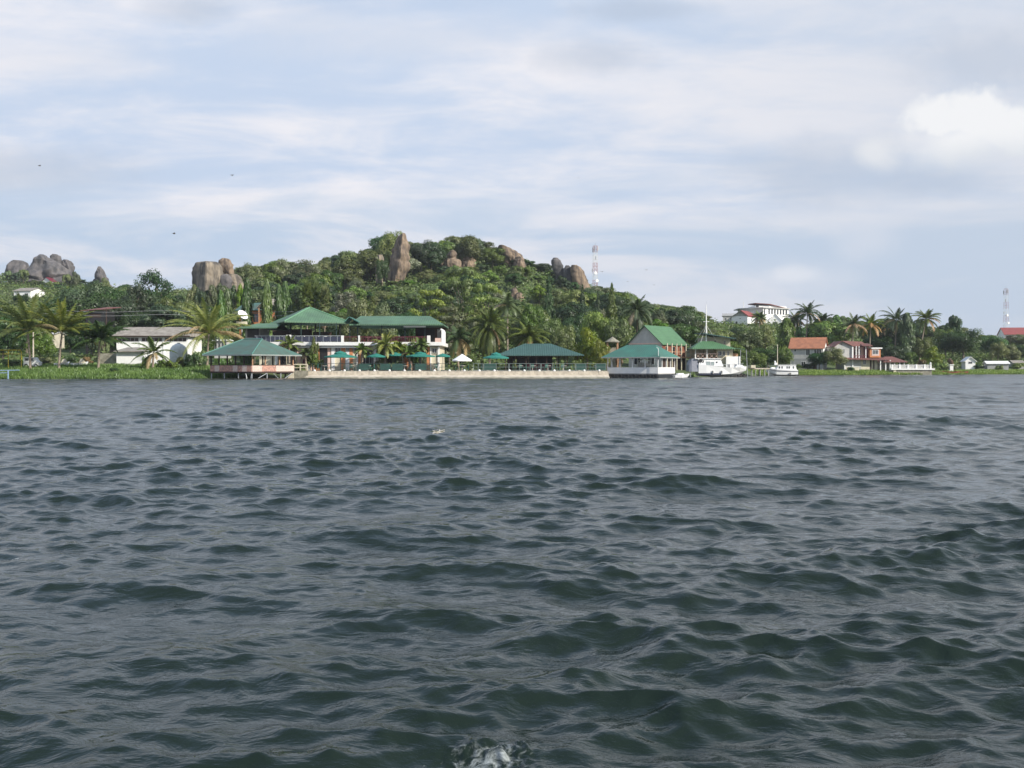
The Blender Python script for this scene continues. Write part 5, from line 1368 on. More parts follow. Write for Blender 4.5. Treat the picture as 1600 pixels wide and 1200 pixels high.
# ------------------------------------------------------------------ pavilions (local -y and +x sides face the lake)
def pavilion_left():
    W, D = 7.6, 8.0; Y = 130.0
    r = empty('stilted_pavilion', ((393.5 - 800) / FOC * Y, Y, 0), R(-30), "teal roofed dining pavilion standing on stilts over the water", "pavilion")
    zf, zp, ze, zr = .95, 1.76, 3.2, 5.35
    MB().box(-W, 0, 0, D, zf - .22, zf).build('floor', M_DBROWN, r)
    # painted parapet made of boards with pale and pink fields
    def fields(n, side):
        for i in range(n):
            mm = M_MURALW if (i % 4 == 1 or rc.random() < .2) else M_MURAL
            if side == 'f': a = -W + W * i / n; b = -W + W * (i + 1) / n; MB().box(a, b - .006, -.06, .02, zf, zp).build('parapet_panel', mm, r)
            else: a = .03 + (D - .03) * i / n; b = .03 + (D - .03) * (i + 1) / n; MB().box(-.02, .06, a, b - .006, zf, zp).build('parapet_panel', mm, r)
    fields(9, 'f'); fields(9, 's')
    m = MB().box(-W, .07, -.09, .03, zp, zp + .06); m.box(-.03, .09, .035, D, zp, zp + .06); m.box(-W, 0, D - .1, D - .02, zf, zp - .1); m.box(-W - .05, -W + .05, .03, D - .12, zf, zp - .1); m.build('handrail', M_DBROWN, r)
    for i in range(6): MB().box(-W * i / 5 - .07, -W * i / 5 + .07, .04, .18, zp + .06 if i else zp + .06, ze).build('post', M_POST if i == 0 else M_DBROWN, r)  # front posts painted dark for their shaded side, corner post tan as lit
    for i in range(1, 4): MB().box(-.18, -.04, D * i / 3 - .17, D * i / 3 - .03, zp + .06, ze).build('post', M_POST, r)  # tan paint stands for the sunlit side
    for i in range(1, 4): MB().box(-W * i / 4 - .07, -W * i / 4 + .07, D - .2, D - .06, zf, ze).build('post', M_DBROWN, r)
    e = .75
    rf = MB(); rf.roof([(-W - e, -e), (e, -e), (e, D + e), (-W - e, D + e)], ze, (-W / 2 - 1.75, D / 2), (-W / 2 + 1.75, D / 2), zr, .12)
    ro = rf.build('roof', M_TEAL, r)
    MB().box(-W - e, e, -e - .03, -e, ze - .16, ze + .0).build('fascia', M_FASC, ro)
    MB().box(e, e + .03, -e, D + e, ze - .16, ze + .0).build('fascia', M_FASC, ro)
    hc = MB().tube([(e, -e, ze + .03), (-W / 2 + 1.75, D / 2, zr + .03)], .07, 5).tube([(-W / 2 - 1.75, D / 2, zr + .03), (-W / 2 + 1.75, D / 2, zr + .03)], .07, 5).tube([(-W - e, -e, ze + .03), (-W / 2 - 1.75, D / 2, zr + .03)], .07, 5); hc.build('hip_cap', mat("teal_ridge_cap", (0.10, 0.26, 0.21), .6), ro)
    st = [(0, 0), (-2.4, 0), (-5, 0), (-7.4, 0), (0, 2.8), (0, 5.4), (0, 7.8), (-2.4, 4), (-5, 4)]
    for x, y in st: MB().tube([(x - .1, y + .1, -1.5), (x - .1, y + .1, zf - .22)], .075, 6).build('stilt', M_GREY, r)
    for p, q in [((-.5, .05, -.9), (-.1, .05, .7)), ((-.6, .0, -.9), (-1.1, .0, .7)), ((0, .3, -.3), (0, 2.7, .7)), ((0, 4.0, .7), (0, 5.3, -.3)), ((0, 5.6, -.3), (0, 7.6, .7))]:
        MB().tube([p, q], .05, 5).build('brace', M_GREY, r)
    rl = MB(); rl.box(-W + .5, -W + 2.3, 2, 4, zf, zf + .75); rl.box(-4, -3, 3, 4, zf, zf + .75); rl.build('tables', M_DBROWN, r)
pavilion_left()

def pavilion_right():
    W, D = 7.4, 7.6; Y = 137.0
    r = empty('floating_pavilion', ((1027 - 800) / FOC * Y, Y, 0), R(-27), "white walled pavilion with a bright teal hipped roof on a dark floating base", "pavilion")
    zf, zp, ze, zr = .62, 1.5, 2.95, 4.72
    MB().box(-W - .1, .2, -.1, D + .3, -.6, zf - .08).build('float_base', mat("dark_float_hull", (0.018, 0.022, 0.026), .6), r)
    for i in range(7):
        t = MB(); cx_ = -W + .9 + i * 1.05
        pts = [(cx_ + .30 * math.cos(a), -.22, .22 + .30 * math.sin(a)) for a in [k * .698 for k in range(10)]]
        t.tube(pts, .085, 5, cap=False); t.build('tyre_fender', M_TYRE, r)
    MB().box(-W, .1, 0, D, zf - .08, zf + .04).build('floor', M_GREYP, r)
    MB().box(-W, .1, -.02, .08, zf + .04, zp).build('parapet', M_WHITE, r)
    MB().box(.02, .12, .09, D, zf + .04, zp).build('parapet', M_WHITE, r)
    MB().box(-W - .02, -W + .08, .09, D, zf + .04, zp).build('parapet', M_WHITE, r)
    MB().box(-W + .1, 0, D - .1, D, zf + .04, zp).build('parapet', M_WHITE, r)
    for i in range(5): MB().box(-W * i / 4 + (.0 if i < 4 else .02), -W * i / 4 + .12, .0, .1, zp, ze).build('post', M_WHITE, r)
    for i in range(1, 5): MB().box(0.0, .11, D * i / 4 - .12, D * i / 4, zp, ze).build('post', M_WHITE, r)
    for i in range(1, 4): MB().box(-W * i / 4, -W * i / 4 + .1, D - .1, D, zp, ze).build('post', M_WHITE, r)
    MB().box(-W, .1, 0, .1, ze - .2, ze - .02).build('beam', M_WHITE, r); MB().box(0, .1, .11, D, ze - .2, ze - .02).build('beam', M_WHITE, r)
    e = .65
    rf = MB(); rf.roof([(-W - e, -e), (e, -e), (e, D + e), (-W - e, D + e)], ze, (-W / 2 - 2.2, D / 2), (-W / 2 + 2.2, D / 2), zr, .12); ro = rf.build('roof', M_TEALB, r)
    MB().box(-W - e, e, -e - .03, -e, ze - .16, ze).build('fascia', M_FASC, ro); MB().box(e, e + .03, -e, D + e, ze - .16, ze).build('fascia', M_FASC, ro)
    # furled white awning seen inside
    m = MB().tube([(-W + .5, .6, 1.55), (-W + .35, .6, 2.9)], .13, 6); m.build('furled_curtain', M_WHITE, r)
    MB().tube([(.25, -.3, zf), (.25, -.3, 4.1)], .04, 5).tube([(.25, -.3, 4.1), (-.05, -.3, 4.25)], .04, 5).build('lamp_pole', M_WHITE, r)
pavilion_right()

def pavilion_mid():
    Y = 149.0; S = Y / FOC
    r = empty('open_bar', ((843 - 800) * S, Y, 1.0), 0, "long low open bar with a dark teal hipped roof on the terrace", "bar")
    X = lambda px: (px - 843) * S; Z = lambda py: .5 + (574 - py) * S
    ze = Z(554.5); 
    rf = MB(); rf.roof([(X(776), -1), (X(912), -1), (X(908), 8), (X(782), 8)], ze, (X(820), 3.6), (X(862), 3.6), Z(539.6) + .35, .16); rf.build('roof', M_DTEAL, r)
    for i in range(8): MB().box(X(790 + i * 16) - .07, X(790 + i * 16) + .07, -.3, -.16, 0, ze - .1).build('post', M_DBROWN, r)
    for i in range(3): MB().box(X(800 + i * 38) - .07, X(800 + i * 38) + .07, 6.3, 6.44, 0, ze - .1).build('post', M_DBROWN, r)
    MB().box(X(792), X(866), 7, 7.2, 0, ze).build('rear_wall', M_DBROWN, r)
    MB().box(X(796), X(862), 6.9, 6.98, .4, ze - .5).build('shutter', M_DARK, r)
    m = MB().box(X(822), X(862), 3, 3.7, 0, 1.0); m.box(X(820), X(864), 2.85, 3.8, 1.0, 1.08); m.build('counter', M_MAROON, r)
pavilion_mid()

def thatch():
    Y = 158.0; p = P(957, 560, Y)
    r = empty('thatched_shelter', (p.x, Y, gz(p.x, Y) - .1), 0, "small grey thatched shelter on posts behind the white pavilion", "shelter")
    b = r.location.z; z = lambda row: EYE + (574 - row) / FOC * Y - b; w_ = 1.2
    ze, zt = z(534), z(526)
    m = MB(); N = 10; vs = [(0, 0, zt)] + [(w_ * math.cos(6.283 * k / N), w_ * math.sin(6.283 * k / N), ze) for k in range(N)] + [(w_ * .9 * math.cos(6.283 * k / N), w_ * .9 * math.sin(6.283 * k / N), ze - .15) for k in range(N)] + [(0, 0, zt - .4)]
    m.add(vs, [(0, 1 + k, 1 + (k + 1) % N) for k in range(N)] + [(1 + k, 1 + N + k, 1 + N + (k + 1) % N, 1 + (k + 1) % N) for k in range(N)] + [(2 * N + 1, 1 + N + (k + 1) % N, 1 + N + k) for k in range(N)]); m.build('thatch_roof', M_THATCH, r)
    for a, c in ((-.8, -.6), (.8, -.6), (.8, .6), (-.8, .6)): MB().tube([(a, c, -.5), (a, c, ze)], .08, 5).build('post', M_POST, r)
    MB().box(-.85, .85, .62, .7, 0, ze - .9).build('screen', M_THATCH, r)
thatch()

def gable_house(name, label, px, Y, rz, W, D, base, zeave, zridge, ridge, wall_m, roof_m, e=.5, cat="house"):
    """root at the near corner; body x in [-W,0], y in [0,D]; ridge 'x' or 'y'"""
    x = (px - 800) / FOC * Y
    r = empty(name, (x, Y, base), R(rz), label, cat)
    ze, zr = zeave - base, zridge - base
    MB().box(-W, 0, 0, D, -1.5, ze - .02).build('wall', wall_m, r)
    m = MB()
    if ridge == 'y':
        m.wallpoly([(-W, ze - .02), (0, ze - .02), (-W / 2, zr - .12)], 0, .15); m.build('gable', wall_m, r); m = MB(); m.wallpoly([(-W, ze - .02), (0, ze - .02), (-W / 2, zr - .12)], D - .15, D); m.build('gable', wall_m, r)
        q = MB(); q.gable([(-W - e, -e), (e, -e), (e, D + e), (-W - e, D + e)], ze - e * (zr - ze) / (W / 2) * .9, (-W / 2, -e), (-W / 2, D + e), zr, .12, 'y'); ro = q.build('roof', roof_m, r)
    else:
        m.wallpoly_x([(0, ze - .02), (D, ze - .02), (D / 2, zr - .12)], -W, -W + .15); m.build('gable', wall_m, r); m = MB(); m.wallpoly_x([(0, ze - .02), (D, ze - .02), (D / 2, zr - .12)], -.15, 0); m.build('gable', wall_m, r)
        q = MB(); q.gable([(-W - e, -e), (e, -e), (e, D + e), (-W - e, D + e)], ze - e * (zr - ze) / (D / 2) * .9, (-W - e, D / 2), (e, D / 2), zr, .12); ro = q.build('roof', roof_m, r)
    return r, ze, zr

# green gabled house with brown veranda
def green_house():
    Y = 160.0; r, ze, zr = gable_house('gabled_house', "grey gabled house with a bright green roof and red brown veranda", 1034, Y, -38, 6.2, 8.2, 1.3, EYE + (574 - 535) * Y / FOC, EYE + (574 - 508.5) * (Y + 3) / FOC, 'y', M_LGREY, M_GREENB, .35)
    # veranda side faces +x
    MB().box(.005, .03, .1, 8.1, ze * .45, ze - .1).build('veranda_wall', M_BROWN, r)
    MB().box(.005, .03, .1, 8.1, -.3, ze * .40).build('lower_opening', M_DBROWN, r)
    MB().box(.03, 1.0, 0, 8.2, ze * .42, ze * .46).build('balcony', M_POST, r)
    for i in range(6): MB().box(.85, .98, .05 + i * 1.58, .2 + i * 1.58, -1, ze - .15).build('column', M_CREAM, r)
    MB().box(.88, .94, 0, 8.2, ze * .46 + .75, ze * .46 + .83).build('handrail', M_POST, r)
    for i in range(3): window_s(r, 1 + i * 2.4, 2.0 + i * 2.4, ze * .55, ze * .86, .03, M_POST)
    MB().box(-6.25, .05, -.06, 0, ze - .25, ze - .05).build('string_course', M_PINK, r)
    window(r, -5.2, -3.9, .6, 1.9, 0, M_WHITE); window(r, -2.6, -1.3, .6, 1.9, 0, M_WHITE)
green_house()

# cream boathouse behind the white cruiser
def boathouse():
    Y = 163.0; S = Y / FOC
    r = empty('boathouse', ((1104 - 800) * S, Y, .8), 0, "stained cream boathouse with green porch roofs behind the white motor cruiser", "boathouse")
    X = lambda px: (px - 1104) * S; Z = lambda py: EYE - .8 + (574 - py) * S
    MB().box(X(1121), X(1146), .4, 7, Z(566), Z(543)).build('middle_wall', M_CREAM, r)
    MB().box(X(1106), X(1146), 2.4, 9, Z(560), Z(526)).build('rear_wall', M_STAIN, r)
    MB().box(X(1120), X(1154), .9, 7.5, -1.2, Z(566)).build('lower_wall', M_CREAM, r)
    MB().box(X(1134), X(1156.5), -.3, .85, -1.2, Z(557)).build('white_annex', M_WHITE2, r)
    MB().box(X(1084), X(1121), 1.0, 7, -1.2, Z(562)).build('lower_storey', M_GREYP, r)
    MB().box(X(1085), X(1120.9), 3.2, 7, Z(560), Z(545)).build('porch_wall', M_STAIN, r)
    MB().box(X(1083), X(1122), -1.0, 3.2, Z(561.9), Z(560)).build('porch_floor', M_WHITE, r)
    for p in (1085, 1103): MB().box(X(p) - .08, X(p) + .08, -.95, -.8, Z(560), Z(543)).build('porch_post', M_WHITE, r)
    for p in (1085, 1103): MB().box(X(p) - .08, X(p) + .08, -.95, -.8, -1.2, Z(562)).build('pile', M_GREYP, r)
    m = MB()
    m.box(X(1085.6), X(1121), -.92, -.86, Z(552.9), Z(552)); 
    nx = 5
    for i in range(nx):
        a = X(1085.6) + (X(1121) - X(1085.6)) * i / nx; b = X(1085.6) + (X(1121) - X(1085.6)) * (i + 1) / nx
        m.bar((a, -.89, Z(560)), (b, -.89, Z(552.6)), .022); m.bar((b, -.89, Z(560)), (a, -.89, Z(552.6)), .022)
    m.build('lattice_rail', M_PINK, r)
    q = MB(); q.roof([(X(1078), -1.7), (X(1146), -1.7), (X(1144), 4.5), (X(1080), 4.5)], Z(544.6), (X(1097), 1.4), (X(1116), 1.4), Z(534) + .15, .14); q.build('porch_roof', M_GREENB, r)
    q = MB(); q.add([(X(1101), .6, Z(520)), (X(1151), .6, Z(528)), (X(1151), 9.6, Z(527) + .1), (X(1101), 9.6, Z(517)), (X(1101), .6, Z(521.5)), (X(1151), .6, Z(529.5)), (X(1151), 9.6, Z(528.5)), (X(1101), 9.6, Z(518.5))], [(0, 1, 2, 3), (7, 6, 5, 4), (0, 4, 5, 1), (1, 5, 6, 2), (2, 6, 7, 3), (3, 7, 4, 0)]); q.build('upper_roof', M_DTEAL, r)
    MB().wallpoly([(X(1106), Z(527)), (X(1146), Z(527)), (X(1146), Z(528)), (X(1106), Z(521.5))][::1], 2.42, 2.6)
    q = MB(); q.add([(X(1144), -.6, Z(543.5)), (X(1163), -.6, Z(545.5)), (X(1162), 4, Z(545)), (X(1144), 4, Z(541)), (X(1144), -.6, Z(544.3)), (X(1163), -.6, Z(546.4)), (X(1162), 4, Z(546)), (X(1144), 4, Z(542))], [(0, 1, 2, 3), (7, 6, 5, 4), (0, 4, 5, 1), (1, 5, 6, 2), (2, 6, 7, 3), (3, 7, 4, 0)]); q.build('side_awning', M_GREENB, r)
    for p in (1156, 1165): MB().tube([(X(p) + (.25 if p > 1160 else 0), -.5, -1.2), (X(p), -.5, Z(546.5))], .05, 5).build('awning_pole', M_GREY, r)
    MB().box(X(1146.2), X(1155), .95, 1.05, Z(560), Z(557) + .5).build('rail', M_POST, r)
    for a, b, c, d in [(1122.5, 1128.5, 556, 548.5), (1137, 1140.5, 556, 548.5), (1130, 1134, 556, 548.5)]: window(r, X(a), X(b), Z(c), Z(d), .4, M_WHITE)
    window(r, X(1136), X(1140), Z(577), Z(568.5), -.3, M_WHITE); window(r, X(1147), X(1151), Z(575), Z(569), -.3, M_WHITE)
    for a in (1110, 1120, 1135): window(r, X(a), X(a + 4), Z(538), Z(531), 2.4, M_CREAM)
boathouse()
def flagpole():
    Y = 164.5; p = P(1103.5, 560, Y)
    r = empty('flagpole', (p.x, Y, 1.0), 0, "tall white mast with stay wires rising above the cream boathouse", "mast")
    z = lambda row: EYE + (574 - row) / FOC * Y - 1.0
    MB().tube([(0, 0, 0), (0, 0, z(500)), (0, 0, z(476))], [.13, .10, .05], 8).build('pole', M_WHITE, r)
    MB().tube([(0, 0, z(476)), (0, 0, z(471))], .02, 4).build('tip', M_GREY, r)
    for dx_, dy_, row in ((-1.7, 1, 534), (1.5, -.5, 531), (-1.1, -1, 535), (.9, 2, 533)): MB().tube([(0, 0, z(508)), (dx_, dy_, z(row))], .022, 4).build('stay', M_WHITE, r)
    MB().box(-.5, .5, -.04, .04, z(503), z(502.3)).build('crosstree', M_WHITE, r)
flagpole()

# ------------------------------------------------------------------ boats
def hull(sections, m_, name, parent, t=0):
    """sections: list of (x, half beam at deck, z deck, half beam at chine, z chine, z keel)"""
    mb = MB(); vs = []; fs = []
    for (x, bd, zd, bc, zc, zk) in sections:
        vs += [(x, -bd, zd), (x, -bc, zc), (x, 0, zk), (x, bc, zc), (x, bd, zd)]
    for i in range(len(sections) - 1):
        for k in range(4): fs.append((i * 5 + k, i * 5 + k + 1, (i + 1) * 5 + k + 1, (i + 1) * 5 + k))
        fs.append((i * 5 + 4, i * 5, (i + 1) * 5, (i + 1) * 5 + 4))
    fs.append((0, 4, 3, 2, 1)); n = (len(sections) - 1) * 5; fs.append((n, n + 1, n + 2, n + 3, n + 4))
    mb.add(vs, fs); return mb.build(name, m_, parent)
def cruiser():
    Y = 152.0; S = Y / FOC
    r = empty('motor_cruiser', ((1125 - 800) * S, Y, 0), R(3), "large white motor cruiser moored in front of the cream boathouse", "boat")
    X = lambda px: (px - 1125) * S; Z = lambda py: EYE + (574 - py) * S
    hull([(X(1088), 1.35, Z(569), 1.25, Z(583), Z(587)), (X(1100), 1.45, Z(570.5), 1.35, Z(584.5), Z(588)), (X(1122), 1.45, Z(573), 1.3, Z(585), Z(589)), (X(1140), 1.3, Z(574.5), 1.0, Z(584), Z(588)), (X(1155), .9, Z(574), .5, Z(581), Z(585)), (X(1166.5), .12, Z(572.5), .06, Z(577), Z(578.5))], M_BOAT, 'hull', r)
    MB().box(X(1089), X(1123), -1.42, -1.36, Z(585.5), Z(583)).build('boot_stripe', M_ALU, r)
    # cabin with raked ends
    m = MB(); m.wallpoly([(X(1088.5), Z(570)), (X(1127), Z(572.5)), (X(1124), Z(563.5)), (X(1120), Z(561.2)), (X(1096), Z(560.6)), (X(1090), Z(566))], -1.15, 1.15); cb = m.build('cabin', M_BOAT, r)
    m = MB(); m.box(X(1083), X(1123.5), -1.3, 1.3, Z(561), Z(560)); m.build('cabin_roof', M_BOAT, r)
    for a, b, c, d in [(1100, 1106.5, 571, 564.8), (1107.5, 1113, 571, 565.3)]: window(r, X(a), X(b), Z(c), Z(d), -1.16, M_GREY, bars=0, glass=mat("pale_cabin_glass", (0.32, 0.38, 0.37), .15))
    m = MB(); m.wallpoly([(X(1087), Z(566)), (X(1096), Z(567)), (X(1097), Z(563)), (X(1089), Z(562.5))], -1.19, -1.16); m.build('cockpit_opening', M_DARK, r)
    MB().sphere((X(1117), -1.17, Z(566)), .12, 8, 5).build('porthole', M_DARK, r)
    m = MB()
    for p in (1128, 1136, 1144, 1152, 1160): m.tube([(X(p), -.95 + (p - 1128) * .026, Z(574)), (X(p), -.95 + (p - 1128) * .026, Z(569.5))], .025, 4)
    m.tube([(X(1126), -1.0, Z(569.5)), (X(1144), -.55, Z(569)), (X(1162), -.1, Z(568.5))], .025, 4); m.build('bow_rail', M_GREY, r)
    MB().wallpoly([(X(1148), Z(574)), (X(1164), Z(573)), (X(1158), Z(570)), (X(1151), Z(570.5))], -.4, .4).build('foredeck_cover', M_BOAT, r)
    # grey tarpaulin tent at the stern
    m = MB(); vs = []
    for x, hw, zt in ((X(1073.5), 1.0, Z(570)), (X(1078), 1.2, Z(561.5)), (X(1088), 1.25, Z(561))):
        vs += [(x, -hw, Z(580.5)), (x, -hw * .8, zt), (x, hw * .8, zt), (x, hw, Z(580.5))]
    m.add(vs, [(0, 1, 5, 4), (1, 2, 6, 5), (2, 3, 7, 6), (4, 5, 9, 8), (5, 6, 10, 9), (6, 7, 11, 10), (0, 3, 2, 1), (8, 9, 10, 11)]); m.build('stern_tarpaulin', M_TARP, r)
    m = MB(); m.tube([(X(1097), -1.2, Z(561)), (X(1089), -1.3, Z(572))], .04, 4); m.build('canopy_strut', M_WHITE, r)
    for p in (1076, 1089): MB().tube([(X(p), -.9, -1), (X(p), -.9, Z(580))], .06, 5).build('mooring_pile', M_GREY, r)
    for p in (1110, 1124): MB().tube([(X(p), -1.5, Z(579)), (X(p), -1.5, Z(584))], .12, 7).build('fender', M_GREYP, r)
cruiser()
def cabin_boat():
    Y = 176.0; S = Y / FOC
    r = empty('cabin_boat', ((1221 - 800) * S, Y, 0), R(-2), "small white cabin boat with its bow pointing left and a bare mast", "boat")
    X = lambda px: (px - 1221) * S; Z = lambda py: EYE + (574 - py) * S
    hull([(X(1197.5), .05, Z(574.6), .03, Z(577), Z(580)), (X(1202), .45, Z(575.2), .25, Z(582), Z(587)), (X(1212), .85, Z(576.6), .7, Z(585), Z(588)), (X(1230), .95, Z(577.6), .85, Z(585.5), Z(588)), (X(1245), .85, Z(578), .8, Z(585), Z(587.5))], M_BOAT, 'hull', r)
    m = MB(); m.tube([(X(1197.7), -.06, Z(576.4)), (X(1203), -.50, Z(577.6)), (X(1212), -.88, Z(579)), (X(1230), -.97, Z(580)), (X(1245), -.87, Z(580.3))], .045, 5); m.build('rub_rail', M_ALU, r)
    MB().wallpoly([(X(1212), Z(577.5)), (X(1243.5), Z(578.5)), (X(1241.5), Z(571)), (X(1215.5), Z(570.4))], -.72, .72).build('cabin', M_BOAT, r)
    MB().box(X(1214.6), X(1242.3), -.78, .78, Z(570.9), Z(570)).build('cabin_roof', M_BOAT, r)
    MB().wallpoly([(X(1203), Z(576)), (X(1212.4), Z(577)), (X(1213), Z(574)), (X(1206), Z(573.6))], -.4, .4).build('foredeck', M_BOAT, r)
    for a, b in [(1215.2, 1217.6), (1219.4, 1221.6), (1227.3, 1229.3), (1230.3, 1232.6), (1237, 1239)]: window(r, X(a), X(b), Z(576), Z(572.2), -.73, M_GREY, bars=0, depth=.02)
    MB().tube([(X(1214.8), 0, Z(577)), (X(1214.8), 0, Z(538))], [.075, .055], 7).build('mast', M_CREAM, r)
    m = MB().box(X(1210), X(1214), -.15, .15, Z(570.4), Z(566.5)); m.sphere((X(1211), 0, Z(565.2)), .17, 8, 5); m.build('searchlight', M_BOAT, r)
    m = MB()
    for k in range(10): pass
    ring = [(X(1232) + .17 * math.cos(k * .698), -1.02, Z(584.2) + .17 * math.sin(k * .698)) for k in range(10)]
    m.tube(ring, .07, 5, cap=False); m.build('tyre_fender', M_TYRE, r)
    m = MB()
    for p in (1199, 1204, 1209): m.tube([(X(p), -.3, Z(575.5)), (X(p), -.3, Z(571.5))], .018, 4)
    m.tube([(X(1198), -.1, Z(572)), (X(1211), -.55, Z(571.2))], .018, 4); m.build('pulpit_rail', M_GREY, r)
    MB().tube([(X(1241), 0, Z(571)), (X(1240.6), 0, Z(565.5))], .02, 4).build('aerial', M_GREY, r)
    MB().box(X(1245.2), X(1247), -.18, .18, Z(587), Z(578)).build('outboard_motor', M_DARK, r)
cabin_boat()
def launch():
    Y = 139.0; S = Y / FOC
    r = empty('launch', ((1062 - 800) * S, Y - .8, 0), R(12), "small white launch tied at the right corner of the white pavilion", "boat")
    X = lambda px: (px - 1062) * S; Z = lambda py: EYE + (574 - py) * S
    hull([(X(1051), .5, Z(586), .45, Z(590), Z(592)), (X(1062), .6, Z(585.5), .5, Z(590), Z(592)), (X(1072), .35, Z(584.5), .2, Z(588.5), Z(591)), (X(1076), .03, Z(583.6), .02, Z(585), Z(586))], M_BOAT, 'hull', r)
    MB().wallpoly([(X(1055), Z(586.5)), (X(1068), Z(586)), (X(1065), Z(583)), (X(1057), Z(583))], -.35, .35).build('cuddy', M_BOAT, r)
launch()
def moored_boat():
    Y = 146.0; S = Y / FOC
    r = empty('canopied_boat', ((1009 - 800) * S, Y, .2), R(10), "white boat with a curved canopy glimpsed through the white pavilion", "boat")
    X = lambda px: (px - 1009) * S; Z = lambda py: EYE - .2 + (574 - py) * S
    hull([(X(996), .3, Z(566), .2, Z(571), Z(574)), (X(1008), .7, Z(567), .6, Z(572), Z(575)), (X(1021), .7, Z(571), .6, Z(574), Z(576))], M_BOAT, 'hull', r)
    m = MB(); N = 6; vs = []
    for i in range(N + 1):
        t = i / N; x = X(998) + (X(1014) - X(998)) * t; z = Z(564.5) + .35 * math.sin(math.pi * (t * .8 + .1)); vs += [(x, -.7, z), (x, .7, z), (x, .7, z - .05), (x, -.7, z - .05)]
    fs = []
    for i in range(N):
        for k in range(4): fs.append((i * 4 + k, i * 4 + (k + 1) % 4, (i + 1) * 4 + (k + 1) % 4, (i + 1) * 4 + k))
    m.add(vs, fs + [(0, 3, 2, 1), (N * 4, N * 4 + 1, N * 4 + 2, N * 4 + 3)]); m.build('canopy', M_BOAT, r)
    for p in (1000, 1012): MB().tube([(X(p), -.6, Z(570)), (X(p), -.6, Z(563))], .03, 4).build('canopy_pole', M_GREY, r)
moored_boat()
def jetty():
    Y = 172.0; S = Y / FOC
    r = empty('jetty', ((1187 - 800) * S, Y, 0), 0, "short white capped jetty on piles left of the cabin boat", "jetty")
    X = lambda px: (px - 1187) * S; Z = lambda py: EYE + (574 - py) * S
    MB().box(X(1174), X(1203), 0, 2.2, Z(577), Z(575)).build('deck', M_CONC, r)
    MB().box(X(1173), X(1180), -.3, 2.5, Z(575), Z(570.5)).build('locker', M_CREAM, r)
    for p in (1175, 1181, 1188, 1195, 1201): MB().tube([(X(p), .2, -1.2), (X(p), .2, Z(577))], .10, 6).build('pile', M_GREYP, r)
    for p in (1178, 1190, 1198): MB().tube([(X(p), 1.8, -1.2), (X(p), 1.8, Z(577))], .10, 6).build('pile', M_GREYP, r)
jetty()
def rusty_boats():
    for px, L, lab, Y in [(1486, 3.6, "rust red wooden boat hauled up before the bright banana bush", 212.5), (1502, 3.0, "rust red boat lying right of the longer one", 213), (1466, 2.2, "small rust red boat at the foot of the balustrade wall", 212)]:
        x = (px - 800) / FOC * Y
        r = empty('wooden_boat', (x, Y, .05), R(6), lab, "boat", "rust red boats on the right shore")
        hull([(-L / 2, .05, .75, .03, .5, .4), (-L * .3, .42, .55, .3, .12, .02), (L * .2, .5, .5, .38, .08, 0), (L / 2, .3, .62, .2, .3, .2)], M_RWOOD, 'hull', r)
        MB().box(-L * .1, -L * .02, -.44, .44, .56, .60).build('thwart', M_DBROWN, r); MB().box(L * .22, L * .3, -.44, .44, .56, .60).build('thwart', M_DBROWN, r)
rusty_boats()

# ------------------------------------------------------------------ right shore houses
def house_a():
    Y = 214.0; r, ze, zr = gable_house('tiled_house', "two storey house with an orange tiled roof, front toned grey for shade, lit end gable", 1286, Y, -25, 6.9, 6.2, 1.0, EYE + (574 - 542.3) * Y / FOC, EYE + (574 - 527) * (Y + 3) / FOC, 'x', M_LGREY, M_TILE, .4)
    MB().box(.003, .03, 0, 6.2, ze * .40, ze - .03).build('end_wall', M_WHITE2, r)  # end wall painted white as sunlit; the grey body stands for shade
    m = MB(); m.wallpoly_x([(0, ze - .02), (6.2, ze - .02), (3.1, zr - .15)], .003, .03); m.build('end_gable', M_WHITE2, r)
    MB().box(-6.5, .1, -.05, .0, ze * .44, ze * .50).build('string_course', M_GREYP, r)
    MB().box(-6.4, 0, -.02, -.002, -.5, ze * .44).build('lower_wall', M_GREYP, r)  # darker grey puts the lower storey's shade into its colour
    window(r, -3.6, -2.7, ze * .62, ze * .92, 0, M_WHITE); window(r, -1.9, -.3, ze * .62, ze * .92, 0, M_WHITE, bars=2); window(r, -6.1, -5.6, ze * .8, ze * .93, 0, M_WHITE, bars=0)
    window(r, -4.6, -3.6, .6, 1.8, -.02, M_WHITE); MB().box(-2.2, -1.3, -.05, -.02, -.4, 1.8).build('door', M_DBROWN, r)
    window_s(r, 2.6, 3.8, ze * .6, ze * .85, .03, M_GREYP)
house_a()
